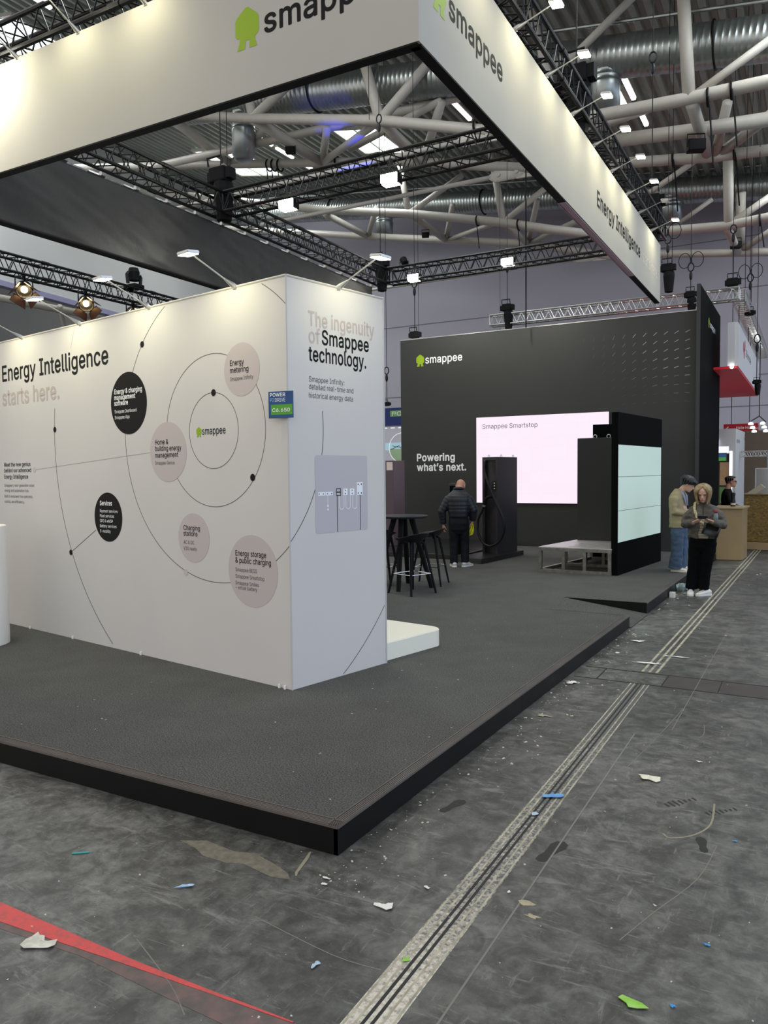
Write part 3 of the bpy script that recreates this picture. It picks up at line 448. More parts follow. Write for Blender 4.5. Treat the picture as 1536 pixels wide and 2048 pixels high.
def lamp_data(name, kind, energy, col, size=.1, angle=120, blend=.8):
    l = bpy.data.lights.new(name, kind); l.energy = energy; l.color = col
    if kind == 'SPOT': l.spot_size = math.radians(angle); l.spot_blend = blend; l.shadow_soft_size = size
    elif kind == 'AREA': l.size = size
    else: l.shadow_soft_size = size
    return l
def add_light(name, data, parent, world, direction):
    o = bpy.data.objects.new(name, data); COL.objects.link(o); o.parent = parent; o.location = V(world)-wloc(parent)
    o.rotation_mode = 'QUATERNION'; o.rotation_quaternion = V(direction).to_track_quat('-Z', 'Y'); o['kind'] = 'helper'; return o
# ------------------------------------------------------------------ the hall
bm = B(); box(bm, -60, 30, -14, 60, -.3, 0); struct('floor', bm, M_floor)
def deckz(x): return 11.5-(.18 if x < -3.6 else .1)*(x+3.6)
def deck_mesh():
    bm = B(); x = -48.0; prof = []
    while x < 7:
        for dx, dz in ((0, 0), (.06, .13), (.17, .13), (.23, 0)): prof.append((x+dx, dz))
        x += .34
    for (a, da), (b, db) in zip(prof, prof[1:]):
        bm.faces.new([bm.verts.new(p) for p in ((a, 8.5, deckz(a)+da), (b, 8.5, deckz(b)+db), (b, 30.6, deckz(b)+db), (a, 30.6, deckz(a)+da))])
    bmesh.ops.remove_doubles(bm, verts=bm.verts[:], dist=.001)
    a, b = prof[0][0], prof[-1][0]   # roofing above the ribs
    prism(bm, [(a, 8.5), (b, 8.5), (b, 30.6), (a, 30.6)], [deckz(a)+.2, deckz(b)+.2, deckz(b)+.2, deckz(a)+.2], [deckz(a)+.4, deckz(b)+.4, deckz(b)+.4, deckz(a)+.4])
    return bm
struct('ceiling', deck_mesh(), M_deck)
# back wall of the hall, in sheet panels with thin seams
bm = B(); box(bm, -48, 12, 30.6, 30.9, 0, 20); struct('wall_back', bm, M_wallback)
bm = B()
for z in (2.9, 4.0, 5.1, 8.2, 10.0): box(bm, -48, 12, 30.585, 30.6, z, z+.03)
struct('trim_1', bm, mat('seam_grey', '#7d7988', .8))
# hanging smoke curtain along the left bay
bm = B(); prism(bm, [(-26.2, 10), (-26, 10), (-26, 30.6), (-26.2, 30.6)], [9.25, 9.25, 8.35, 8.35], 15.7)
struct('wall_left', bm, M_bulk)
bm = B(); prism(bm, [(-26.25, 10), (-25.9, 10), (-25.9, 30.6), (-26.25, 30.6)], [9.05, 9.05, 8.15, 8.15], [9.25, 9.25, 8.35, 8.35])
struct('trim_2', bm, mat('lavender_rail', '#9c97b4', .6))
bm = B(); box(bm, -48.3, -48, 8, 30.6, 0, 20); struct('wall_far_left', bm, M_bulk)
bm = B(); box(bm, -47.9, -26.3, 29.9, 30.5, 0, 18); struct('wall_far_rear', bm, mat('far_grey', '#9a9a99', .8, var=.03, vscale=.4))
# skylights
def skylight(i, x0, x1, y0, y1):
    bm = B(); d = .10
    prism(bm, [(x0, y0), (x1, y0), (x1, y1), (x0, y1)], [deckz(x0)-.03, deckz(x1)-.03, deckz(x1)-.03, deckz(x0)-.03], [deckz(x0)-.01, deckz(x1)-.01, deckz(x1)-.01, deckz(x0)-.01])
    w = struct('window_%d' % i, bm, M_sky)
    bm = B()
    for a, b, c, e in ((x0-d, x0, y0-d, y1+d), (x1, x1+d, y0-d, y1+d), (x0, x1, y0-d, y0), (x0, x1, y1, y1+d), ((x0+x1)/2-.03, (x0+x1)/2+.03, y0, y1)):
        prism(bm, [(a, c), (b, c), (b, e), (a, e)], [deckz(a)-.09, deckz(b)-.09, deckz(b)-.09, deckz(a)-.09], [deckz(a)+.02, deckz(b)+.02, deckz(b)+.02, deckz(a)+.02])
    obj('window_frame', bm, M_steelw, w)
    l = bpy.data.lights.new('daylight', 'AREA'); l.shape = 'RECTANGLE'; l.size = (x1-x0)*.96; l.size_y = (y1-y0)*.96; l.energy = 45*(x1-x0)*(y1-y0); l.color = (.92, .98, 1)
    lo = bpy.data.objects.new('daylight', l); COL.objects.link(lo); lo.location = ((x0+x1)/2, (y0+y1)/2, deckz((x0+x1)/2)-.25); lo['kind'] = 'helper'
for i, s in enumerate(((-14.4, -12.77, 22.6, 24.75), (-21.9, -19.7, 24.0, 26.9), (-5.75, -4.5, 20.9, 22.2), (-21.9, -19.2, 14.0, 15.8), (-26.0, -23.4, 16.2, 18.4), (-30.0, -27.5, 21, 23.5), (-.4, 1.6, 13.0, 15.5), (-.2, 1.8, 22.5, 25), (-9.5, -7.2, 10.0, 12.2))): skylight(i+1, *s)  # last three, out of view, added to bring more light into the hall
# strip lights under the deck, each a thing
STR = [(-16.97, 21.7, 22.6, 'left strip light of the pair behind the silver duct outlet'), (-16.97, 22.8, 23.85, 'right strip light of the pair behind the silver duct outlet'),
       (-16.97, 24.6, 25.1, 'short strip light above the middle black truss'), (-8.83, 20.0, 21.25, 'lone strip light seen just left of the right white banner'),
       (-4.08, 19.3, 20.5, 'upper strip light right of the white banner, beside the duct outlet'), (-4.08, 21.3, 22.2, 'lower strip light right of the white banner, below the steel chord'),
       (-16.72, 11.6, 13.3, 'bright strip light above the upper left black truss'), (-20.4, 23.0, 23.9, 'dim strip light left of the silver duct outlet')]
for x, y0, y1, lab in STR:
    z = deckz(x)-.5; t = thing('strip_light', 'white '+lab, 'ceiling light', (x, (y0+y1)/2, z), group='strip lights under the roof deck')
    obj('housing', bbox(x-.07, x+.07, y0, y1, z+.03, z+.09), M_steelw, t)
    obj('tube', bbox(x-.055, x+.055, y0+.02, y1-.02, z-.03, z+.03, bev=.02), M_tube, t)
    bm = B()
    for y in (y0+.2, y1-.2): tube(bm, (x, y, z+.09), (x, y, deckz(x)+.1), .008, 5)
    objs('hanger', bm, M_alu, t)

# ---- white tubular roof trusses (front chord, rear chord, top chord, bracing, tie rod)
def chordpts(L, Y): return [at(px, py, Y) for px, py in L]
def roof_truss(label, Yf, Yr, front, rear, vert, web, tie, r=.122, group='white roof trusses'):
    fp = front; rp = rear
    t = thing('roof_truss', label, 'roof truss', fp[len(fp)//2], group=group)
    bm = B(); path(bm, fp, r, 14); obj('front_chord', bm, M_steelw, t, smooth=True)
    bm = B(); path(bm, rp, r*.95, 14); obj('rear_chord', bm, M_steelw, t, smooth=True)
    vert = [(a, b+(b-a).normalized()*(max(0, (deckz(b.x)-.05-b.z)/(b-a).normalized().z) if (b-a).normalized().z > .75 else 0), rr) for a, b, rr in vert]
    for a, b, rr in vert+web:
        bm = B(); tube(bm, a, b, rr, 12); obj('brace', bm, M_steelw, t, smooth=True)
    for a, b in tie:
        a = V(a); b = V(b); d = (b-a).normalized(); u = V((0, 0, 1))
        bm = B(); tube(bm, a, b-d*.9, .055, 10); obj('tie_rod', bm, M_steelw, t, smooth=True)
        f = B(); c = b-d*.7
        path(f, [c-d*.5, c-d*.36, c+d*.3, c+d*.46], [(.05, .06), (.06, .15), (.06, .15), (.05, .06)], 14)
        for q in (-.25, .22): tube(f, c+d*q-V((0, .085, 0)), c+d*q+V((0, .085, 0)), .05, 12)
        cp = obj('tie_clevis', f, M_steelw, t, smooth=False)
        g = B(); prism(g, [(b.x-.5, b.y-.03), (b.x+1.1, b.y-.03), (b.x+1.1, b.y+.03), (b.x-.5, b.y+.03)], [b.z-.16, b.z-.22, b.z-.22, b.z-.16], [b.z+.16, b.z+.36, b.z+.36, b.z+.16])
        obj('gusset_plate', g, M_steelw, t)
    return t
top = lambda x, y: V((x, y, deckz(x)+.02))
Y1, Y2, Y3, Y4 = 16.0, 18.3, 24.3, 27.0
A_ = lambda *L: [at(x, y, Y1) for x, y in L]; B_ = lambda *L: [at(x, y, Y2) for x, y in L]
a1, a2, a0 = at(505, 237, Y1), at(760, 241, Y1), at(330, 228, Y1)
b0, b1, b2 = at(464, 327, Y2), at(645, 325, Y2), at(846, 325, Y2)
tie1b = V((-5.75, Y1, 9.02)); tie2b = V((-5.9, Y2, 9.02))
c1, c2 = at(654, 255, 17.1), at(884, 200, 17.1)
roof_truss('nearest white tubular roof truss crossing left half above the white banners', Y1, Y2,
    [V((-25.8, Y1, 14.2)), a0, a1, a2, at(986, 263, Y1), V((-5.6, Y1, 8.98))],
    [V((-25.8, Y2, 12.9)), at(360, 331, Y2), b1, at(790, 322, Y2), V((-5.7, Y2, 8.95))],
    [(a1, at(488, 130, 16.6), .12), (a1, at(680, 70, 16.8), .12), (a2, at(722, 100, 16.6), .13), (a2, at(905, 70, 16.9), .12), (a0, at(290, 150, 16.8), .12)],
    [(a0, b0, .13), (a1, b1, .13), (b0, c1+V((-2, 0, .4)), .1), (b1, c1, .1), (b1, a2, .09), (a2, b2, .13), (b2, c2, .11), (c2, at(700, 298, 17.8), .09)],
    [(V((-19, Y1, 9.02)), tie1b)])
roof_truss('nearest white tubular roof truss crossing right of the white banner', Y1, Y2,
    [V((-5.6, Y1, 8.98)), at(1188, 233, Y1), at(1370, 199, Y1), at(1536, 163, Y1), V((6.8, Y1, 8.6))],
    [V((-5.7, Y2, 8.95)), at(1235, 327, Y2), at(1420, 314, Y2), at(1536, 300, Y2), V((6.8, Y2, 8.1))],
    [(at(1378, 196, Y1), at(1366, -20, 16.1), .12), (at(1385, 194, Y1), at(1580, 50, 16.3), .08), (at(1115, 236, Y1), at(1090, 130, 16.2), .09), (at(1140, 120, 16.3), at(1290, -30, 16.6), .08)],
    [(at(1383, 205, Y1), at(1416, 310, Y2), .12), (at(1430, 312, Y2), at(1455, 205, 17.2), .10), (at(1440, 308, Y2), at(1560, 215, 17.4), .11), (at(1170, 262, 17.0), at(1300, 215, 17.0), .1)], [])
# two grey service pipes between the chords
for i, (L, Y, r, lab) in enumerate((([(300, 336), (786, 226), (935, 190)], 17.3, .11, 'left of the right banner'), ([(1215, 283), (1380, 262), (1560, 235)], 17.3, .14, 'right of the white banner'))):
    P = [at(x, y, Y) for x, y in L]; bm = B(); path(bm, P, r, 12)
    solo('service_pipe', bm, M_steelw, 'plain grey service pipe below the near silver duct, '+lab, 'pipe', 'service pipes', True, P[0])
d1, d2 = at(818, 427, Y3), at(1006, 445, Y3)
e0, e1, e2 = at(736, 473, Y4), at(892, 480, Y4), at(1055, 487, Y4)
roof_truss('second white tubular roof truss seen between the middle and rear black trusses', Y3, Y4,
    [V((-25.7, Y3, 14.0)), at(640, 420, Y3), d1, at(900, 435, Y3), d2, at(1100, 459, Y3), V((-5.9, Y3, 9.0))],
    [V((-25.7, Y4, 13.2)), e0, e1, e2, V((-6, Y4, 9.0))],
    [(d1, at(800, 335, 24.8), .11), (d1, at(925, 350, 25), .10), (d2, at(982, 300, 24.8), .12), (d2, at(1130, 345, 25), .10)],
    [(d1, e1, .12), (at(650, 428, Y3), e0, .12), (e0, at(752, 415, 25.6), .1), (e1, at(905, 410, 25.6), .1), (e1, at(1010, 440, 25.4), .08), (d2, e2, .12), (e2, at(1075, 400, 25.6), .1), (e2, at(1180, 430, 25.6), .09)],
    [(V((-19, 18.3, 9.02)), tie2b), (V((-21, Y4, 9.02)), V((-6.2, Y4, 9.1)))], r=.14)
roof_truss('second white tubular roof truss far right, in front of the lavender wall', Y3, Y4,
    [V((-5.9, Y3, 9.0)), at(1329, 462, Y3), at(1452, 452, Y3), at(1560, 430, Y3), V((6.8, Y3, 8.9))],
    [V((-6, Y4, 9.0)), at(1320, 508, Y4), at(1450, 506, Y4), at(1560, 504, Y4), V((6.8, Y4, 8.6))],
    [(at(1458, 447, Y3), at(1456, 330, 24.6), .14), (at(1462, 447, Y3), at(1560, 380, 24.8), .10), (at(1300, 385, 24.6), at(1404, 312, 24.6), .085)],
    [(at(1454, 455, Y3), at(1476, 505, Y4), .12), (at(1480, 500, Y4), at(1482, 385, 26), .14), (at(1484, 500, Y4), at(1560, 450, 26), .1), (at(1360, 445, 26), at(1425, 398, 26), .07)], [], r=.13)
# far bay seen under the smoke curtain
roof_truss('distant white roof truss seen below the grey curtain at far left', 24, 27,
    [V((-44, 17, 9.2)), V((-34, 20, 10.2)), V((-27, 24.5, 8.6))], [V((-44, 19, 7.8)), V((-36, 22.5, 7.9)), V((-28, 27, 7.2))],
    [(V((-34, 20, 10.2)), V((-36, 22.5, 7.9)), .12), (V((-40, 18.2, 9.6)), V((-36, 22.5, 7.9)), .12), (V((-29, 23, 9.2)), V((-31, 25.2, 7.5)), .12)], [], [], r=.16)

# ---- silver spiral ducts with drop outlets
def ribbed(bm, p0, p1, r, pitch=.12, n=24):
    p0 = V(p0); p1 = V(p1); L = (p1-p0).length; k = int(L/pitch); pts = []; rad = []
    for i in range(k+1):
        for f, dr in ((0, 0), (.72, 0), (.80, .006), (.92, .006)):
            t = (i+f)/k
            if t <= 1: pts.append(p0.lerp(p1, t)); rad.append(r+dr)
    return path(bm, pts, rad, n)
def duct(label, p0, p1, r, drops):
    t = thing('ventilation_duct', label, 'duct', p0, group='silver spiral ducts')
    bm = B(); ribbed(bm, p0, p1, r); obj('duct_pipe', bm, M_galv, t, smooth=True)
    p0 = V(p0); p1 = V(p1)
    for x, zb, rr in drops:
        q = p0.lerp(p1, (x-p0.x)/(p1.x-p0.x))
        bm = B(); ribbed(bm, q, V((q.x, q.y, (q.z+zb)/2)), rr, .1, 20); dr = obj('drop_outlet', bm, M_galv, t, smooth=True)
        bm = B(); lathe(bm, [(rr*1.02, (q.z+zb)/2+.04), (rr*1.06, (q.z+zb)/2), (rr*1.02, (q.z+zb)/2-.04), (rr, zb+.12), (rr*.82, zb+.1), (rr*.82, zb), (rr*.5, zb-.03), (.02, zb-.04)], (q.x, q.y, 0), 24)
        obj('nozzle', bm, M_galv, dr, smooth=True)
    pp = B(); up = V((0, -.25, r+.16)); tube(pp, p0+up, p1+up, .04, 8); obj('conduit_rail', pp, M_galv, t)
    bm = B()
    for s in (.2, .42, .62, .84):
        q = p0.lerp(p1, s); ring = [q+V((0, (r+.03)*math.cos(a), (r+.03)*math.sin(a))) for a in [2*PI*i/20 for i in range(20)]]; path(bm, ring, .022, 5, True)
    objs('hanger_band', bm, M_blackmatt, t)
duct('near silver spiral duct crossing behind the nearest white roof truss', (-15.9, 17, 12.2), (6.8, 17, 8.94), .42, [(-13.75, 10.35, .31), (-3.98, 9.35, .31)])
duct('far silver spiral duct running along the lavender back wall', (-24, 27.9, 13.6), (6.8, 27.9, 9.74), .42, [(-15.4, 11.25, .36), (-4.3, 10.0, .36)])
# small black loudspeakers clamped under chords, straps looped over chords
for px, py, Y, s, lab in ((581, 301, 17.2, .26, 'near chord beside the pair of strip lights'), (851, 470, 25.5, .26, 'second truss above the rear black truss'), (1392, 292, 17.0, .34, 'right end of the near truss'), (1472, 490, 26, .3, 'far right truss')):
    p = at(px, py, Y); t = thing('loudspeaker', 'small black box speaker hung under '+lab, 'loudspeaker', p, .4, group='small hung loudspeakers')
    obj('cabinet', bbox(-s/2, s/2, -s/3, s/3, -s/3, s/3, bev=.02), M_blackmatt, t, local=True)
    bm = B(); path(bm, [(-s/2, 0, 0), (-s/2, 0, s*.7), (s/2, 0, s*.7), (s/2, 0, 0)], .015, 6); obj('yoke', bm, M_black, t, local=True)
for px, py, Y, tl, lab in ((538, 331, Y2, .9, 'left of three on the rear chord'), (548, 331, Y2, .9, 'middle of three on the rear chord'), (560, 331, Y2, .85, 'right of three on the rear chord'),
        (675, 325, Y2, .4, 'alone on the rear chord right of the three'), (952, 256, Y1, .25, 'on the front chord beside the right banner'), (955, 442, Y3, 1.0, 'on the second truss, left'), (1037, 450, Y3, 1.1, 'on the second truss, right'),
        (1416, 195, Y1, 1.5, 'thick one on the right near chord'), (1463, 180, Y1, 1.2, 'rightmost on the near chord'), (1347, 320, Y2, 1.3, 'left on the lower right chord'), (1469, 305, Y2, 1.3, 'right on the lower right chord'), (1520, 440, Y3, .8, 'far right on the second truss')):
    p = at(px, py, Y); bm = B(); path(bm, [p+V((0, .155*math.cos(a), .155*math.sin(a))) for a in [2*PI*i/16 for i in range(16)]], .024, 6, True)
    path(bm, [p+V((.02, -.155, -.05)), p+V((.05, -.16, -.25)), p+V((.12, -.15, -.2-tl*.75))], .016, 5)
    solo('lifting_strap', bm, M_blackmatt, 'black lifting strap looped over white chord, '+lab, 'strap', 'lifting straps', base=p)

# ------------------------------------------------------------------ floor fittings
def chx(y): return -1.2 if y < 6.6 else -1.2+(y-6.9)*.0175
def strip(bm, y0, y1, o0, o1, z, n=24):
    for i in range(n):
        a = y0+(y1-y0)*i/n; b = y0+(y1-y0)*(i+1)/n
        prism(bm, [(chx(a)+o0, a), (chx(a)+o1, a), (chx(b)+o1, b), (chx(b)+o0, b)], 0.0003, z)
dust = bpy.data.materials.new('dusty_channel_cover'); dust.use_nodes = True
nn = dust.node_tree.nodes; LL = dust.node_tree.links; bb = nn['Principled BSDF']; bb.inputs['Roughness'].default_value = .7
tc = nn.new('ShaderNodeTexCoord'); t1 = nn.new('ShaderNodeTexNoise'); t1.inputs['Scale'].default_value = 45; t1.inputs['Detail'].default_value = 9; t1.inputs['Roughness'].default_value = .75
t2 = nn.new('ShaderNodeTexNoise'); t2.inputs['Scale'].default_value = .55; t2.inputs['Detail'].default_value = 1
ad = nn.new('ShaderNodeMath'); ad.operation = 'ADD'; mu = nn.new('ShaderNodeMath'); mu.operation = 'MULTIPLY'; mu.inputs[1].default_value = .45
rp = nn.new('ShaderNodeValToRGB'); rp.color_ramp.elements[0].position = .60; rp.color_ramp.elements[0].color = (.09, .09, .085, 1); rp.color_ramp.elements[1].position = .86; rp.color_ramp.elements[1].color = (.60, .56, .46, 1)
LL.new(tc.outputs['Object'], t1.inputs['Vector']); LL.new(tc.outputs['Object'], t2.inputs['Vector']); LL.new(t2.outputs['Fac'], mu.inputs[0]); LL.new(t1.outputs['Fac'], ad.inputs[0]); sx = nn.new('ShaderNodeSeparateXYZ'); LL.new(tc.outputs['Object'], sx.inputs[0]); m2 = nn.new('ShaderNodeMath'); m2.operation = 'MULTIPLY_ADD'; m2.inputs[1].default_value = -.075; m2.inputs[2].default_value = .22; LL.new(sx.outputs['Y'], m2.inputs[0]); a2 = nn.new('ShaderNodeMath'); a2.operation = 'ADD'; LL.new(mu.outputs[0], a2.inputs[0]); LL.new(m2.outputs[0], a2.inputs[1]); LL.new(a2.outputs[0], ad.inputs[1]); LL.new(ad.outputs[0], rp.inputs['Fac']); LL.new(rp.outputs[0], bb.inputs['Base Color'])
bm = B(); strip(bm, -2, 6.44, -.085, .075, .0015); struct('trim_3', bm, dust)
bm = B()
for o in (-.022, .006): strip(bm, -2, 6.44, o-.006, o+.006, .0022)
struct('trim_4', bm, mat('slot_black', '#070707', .6))
bm = B()
for o in (-.076, -.045, .034, .066): strip(bm, -2, 6.44, o-.004, o+.004, .002)
for o in (-.062, -.004, .054): strip(bm, 6.86, 30, o-.011, o+.011, .0015)
struct('trim_5', bm, mat('pale_dust_line', '#a09a86', .8, var=.3, vscale=12))
bm = B()
for y in (6.45, 6.83): box(bm, -1.75, 8, y-.008, y+.008, .0002, .0018)
for x in (-1.56, -1.04, -.62, -.1): box(bm, x-.006, x+.006, 6.45, 6.83, .0002, .0016)
struct('trim_6', bm, mat('joint_black', '#0a0a0a', .7))
bm = B(); box(bm, -1.03, -.63, 6.46, 6.82, .0001, .001); box(bm, -.61, 3, 6.46, 6.82, .0001, .001); struct('trim_7', bm, mat('rusty_plate', '#3a3230', .6, var=.2))
# second seam plate far right and faint straight joint beside the channel
bm = B(); prism(bm, [(-1.02, 0), (-1.012, 0), (-1.0, 5.2), (-1.008, 5.2)], .0002, .0012); prism(bm, [(-.8, 5.4), (-.795, 5.4), (-.77, 9), (-.775, 9)], .0002, .0012); struct('trim_8', bm, mat('scratch_grey', '#75736c', .8))
# ------------------------------------------------------------------ exhibition platform
P = .138
xr = lambda y: -1.868+(y-2.89)*.0205
t = thing('exhibition_platform', 'low black-edged exhibition platform covered with charcoal carpet', 'platform', (-5, 9, 0))
t_plat = t
bm = B(); e = .05
prism(bm, [(-15, 2.89+e), (xr(2.9)-e, 2.89+e), (xr(8.72)-e, 8.72), (-2.75, 8.72), (-2.75, 9.65), (xr(9.65)-e, 9.65), (xr(17)-e, 17), (-15, 17)], .01, P)
obj('carpet', bm, M_carpet, t)
bm = B(); prism(bm, [(-2.75, 8.72), (xr(8.72)+.02, 8.72), (xr(9.65)+.02, 9.65), (-2.75, 9.65)], [.005]*4, [P, .008, .008, P]); obj('ramp', bm, M_carpet, t)
def edge(n0, n1, inward):
    """black fascia board with a grooved nosing on top, from n0 to n1"""
    a = V((*n0, 0)); b = V((*n1, 0)); q = V((*inward, 0)).normalized(); d = (b-a)
    bm = B(); obox(bm, a+V((0, 0, .002)), d, q*.022, V((0, 0, P-.012))); obj('fascia_board', bm, M_fascia, t)
    bm = B()
    obox(bm, a+V((0, 0, P-.012))-q*.003, d, q*.056, V((0, 0, .012)))
    for k in range(4): obox(bm, a+V((0, 0, P))+q*(.003+k*.011), d, q*.006, V((0, 0, .004)))
    obox(bm, a+V((0, 0, P))+q*.047, d, q*.006, V((0, 0, .007)))
    obj('edge_trim', bm, M_trim, t)
edge((-15, 2.89), (xr(2.89), 2.89), (0, 1))
edge((xr(2.89), 2.89), (xr(5.3), 5.3), (-1, 0)); edge((xr(5.303), 5.303), (xr(8.72), 8.72), (-1, 0))
edge((xr(9.65), 9.65), (xr(17), 17), (-1, 0))
bm = B(); prism(bm, [(-2.75, 9.64), (xr(9.65), 9.64), (xr(9.65), 9.652), (-2.75, 9.652)], [P-.005, .004, .004, P-.005], P+.001); obj('fascia_board', bm, M_fascia, t)
bm = B(); prism(bm, [(-2.75, 8.712), (xr(8.72), 8.712), (xr(8.72), 8.722), (-2.75, 8.722)], [P-.005, .004, .004, P-.005], P+.001); obj('fascia_board', bm, M_fascia, t)

# ------------------------------------------------------------------ white partition wall with printed graphics
A = V((-3.358, 4.602, 0)); dL = V((-4.422, .728, 0)).normalized(); dR = V((.228, 1.036, 0)).normalized()
nL = V((-.162, -.987, 0)); nR = V((.977, -.215, 0))
TOPZ = 3.19
far = A+dL*6.6
t = thing('exhibition_partition', 'tall white printed fabric partition block standing on the charcoal carpet', 'partition wall', (A.x, A.y, P)); t_part = t
bm = B(); bk = A+dR*1.061; prism(bm, [(A.x, A.y), (bk.x, bk.y), (bk.x+(far-A).x, bk.y+(far-A).y), (far.x, far.y)], P+.001, TOPZ)
obj('fabric_cover', bm, M_white, t)
# corner profile and bottom keder seam
bm = B(); tube(bm, A+V((0, 0, P)), A+V((0, 0, TOPZ)), .006, 8); tube(bm, bk+V((0, 0, P)), bk+V((0, 0, TOPZ+.012)), .008, 8)
objs('corner_profile', bm, mat('corner_seam', '#b9b8b6', .6), t)
bm = B()
for a, b in ((A, far), (A, bk)): path(bm, [a+V((0, 0, TOPZ)), b+V((0, 0, TOPZ))], .009, 6)
objs('top_profile', bm, mat('top_seam', '#c9c3ba', .6), t)
bm = B()
for u in (.06, .12, 1.9, 3.05, 3.9, 4.6): 
    q = A+dL*u+nL*.006; obox(bm, q+V((0, 0, P)), dL*.012, nL*.014, V((0, 0, .028)))
objs('pull_tab', bm, mat('tab_white', '#f0eeea', .7), t)
PL = Plane((A.x, A.y), (-dL.x, -dL.y), (nL.x, nL.y)); PR = Plane((A.x, A.y), (dR.x, dR.y), (nR.x, nR.y))
c = (-.85, 2.10)
bm = B()
stroke(bm, PL, arc(c, .303, 0, 360, 72), .005); stroke(bm, PL, arc(c, .61, 0, 360, 90), .005)
stroke(bm, PL, [p for p in arc(c, 1.222, 62, 232, 110) if p[1] < TOPZ-.02 and p[0] < -.002], .0055)
stroke(bm, PL, arc(c, 1.222, 229, 314, 60), .0055)
stroke(bm, PL, [p for p in arc(c, 1.222, 44, 62, 16) if p[1] < TOPZ-.02 and p[0] < -.002], .0055)
stroke(bm, PL, [p for p in arc(c, 2.45, 172.5, 240, 90) if p[1] > P+.02], .007)
stroke(bm, PL, [(-3.045, 1.005), (-2.6, 1.235)], .006)
objs('orbit_line', bm, M_line, t)
bm = B(); stroke(bm, PL, [(-3.70, 1.818), (-1.69, 1.947)], .004); stroke(bm, PL, [(-2.87, 3.17), (-2.95, 2.98)], .003); objs('faint_line', bm, M_faint, t)
bm = B()   # the same orbits carried on round the corner
stroke(bm, PR, arc((.85-1.7, 2.10), 1.205, -10, 6, 16), .006)
stroke(bm, PR, [p for p in arc((-.85, 2.10), 1.208, -46, -23, 24) if p[0] > .002 and p[0] < .262], .006)
stroke(bm, PR, [p for p in arc((-.85, 2.10), 2.395, -58, -30, 40) if p[1] > P+.01 and p[0] < 1.055], .006)
objs('orbit_line', bm, M_line, t)
for x, z, r, m, nm in ((-2.01, 2.393, .277, M_ink, 'dark_disc'), (-2.385, 1.363, .229, M_ink, 'dark_disc'), (-1.45, 1.945, .254, M_disc, 'beige_disc'), (-.496, 2.555, .204, M_disc, 'beige_disc'), (-1.128, 1.227, .204, M_disc, 'beige_disc'), (-.415, 1.0, .281, M_disc, 'beige_disc')):
    bm = B(); disc(bm, PL, x, z, r, .003); obj(nm, bm, m, t)
for x, z, m in ((-1.781, 2.887, M_ink), (-3.291, 2.212, M_ink), (-3.059, .996, M_ink), (-.835, 2.401, M_ink), (-.392, 1.724, M_ink), (-1.244, .930, mat('dot_beige', '#bfb6b1', .7)), (-3.722, 1.819, mat('dot_beige', '#bfb6b1', .7))):
    bm = B(); disc(bm, PL, x, z, .028, .004, 24); obj('orbit_dot', bm, m, t)
bd = .014
textobj('headline_text', t, M_ink, PL, [('Energy Intelligence', -4.345, 2.772, 2.03)], cap=.163, bold=bd)
textobj('headline_text', t, M_pale, PL, [('starts here.', -4.36, 2.515, 1.17)], cap=.165, bold=bd)
textobj('caption_text', t, M_ink, PL, [('Meet the new genius', -4.374, 1.857, .57), ('behind our advanced', -4.376, 1.795, .583), ('Energy Intelligence', -4.38, 1.727, .52)], cap=.042, bold=.012)
textobj('caption_text', t, M_grey, PL, [("Smappee's next-generation smart", -4.387, 1.64, .65), ('energy and automation hub.', -4.384, 1.585, .53), ('Built to empower true openness,', -4.389, 1.523, .615), ('control, and efficiency.', -4.393, 1.465, .428)], cap=.030)
o_ = dict(off=.006)
textobj('disc_text', t, M_whiteink, PL, [('Energy & charging', -2.225, 2.485, .425, o_), ('management', -2.228, 2.433, .326, o_), ('software', -2.23, 2.382, .213, o_)], cap=.043, bold=.016)
textobj('disc_text', t, M_whiteink, PL, [('Smappee Dashboard', -2.228, 2.313, .34, o_), ('Smappee App', -2.229, 2.26, .233, o_)], cap=.03)
textobj('disc_text', t, M_whiteink, PL, [('Services', -2.514, 1.472, .198, o_)], cap=.042, bold=.016)
textobj('disc_text', t, M_whiteink, PL, [('Payment services', -2.517, 1.406, .29, o_), ('Fleet services', -2.519, 1.36, .232, o_), ('CPO & eMSP', -2.522, 1.313, .215, o_), ('Battery services', -2.524, 1.266, .275, o_), ('E-mobility', -2.522, 1.217, .174, o_)], cap=.028)
textobj('disc_text', t, M_ink, PL, [('Home &', -1.626, 2.012, .184, o_), ('building energy', -1.627, 1.957, .362, o_), ('management', -1.63, 1.90, .321, o_)], cap=.042, bold=.008)
textobj('disc_text', t, M_grey, PL, [('Smappee Genius', -1.632, 1.839, .274, o_)], cap=.03)
textobj('disc_text', t, M_ink, PL, [('Energy', -.627, 2.592, .16, o_), ('metering', -.628, 2.536, .211, o_)], cap=.042, bold=.008)
textobj('disc_text', t, M_grey, PL, [('Smappee Infinity', -.63, 2.475, .266, o_)], cap=.03)
textobj('disc_text', t, M_ink, PL, [('Charging', -1.258, 1.289, .215, o_), ('stations', -1.26, 1.241, .183, o_)], cap=.04, bold=.008)
textobj('disc_text', t, M_grey, PL, [('AC & DC', -1.262, 1.172, .141, o_), ('V2G ready', -1.264, 1.121, .174, o_)], cap=.03)
textobj('disc_text', t, M_ink, PL, [('Energy storage', -.607, 1.112, .35, o_), ('& public charging', -.609, 1.056, .404, o_)], cap=.043, bold=.008)
textobj('disc_text', t, M_grey, PL, [('Smappee BESS', -.611, .988, .248, o_), ('Smappee Smartstop', -.612, .935, .331, o_), ('Smappee Smiles', -.614, .883, .27, o_), ('\u2013 virtual battery', -.615, .846, .25, o_)], cap=.03)
house_logo(t, PL, -1.062, 2.056, .066, .08)
textobj('wordmark', t, M_ink, PL, [('smappee', -.987, 2.073, .288)], xh=.043, bold=.006)
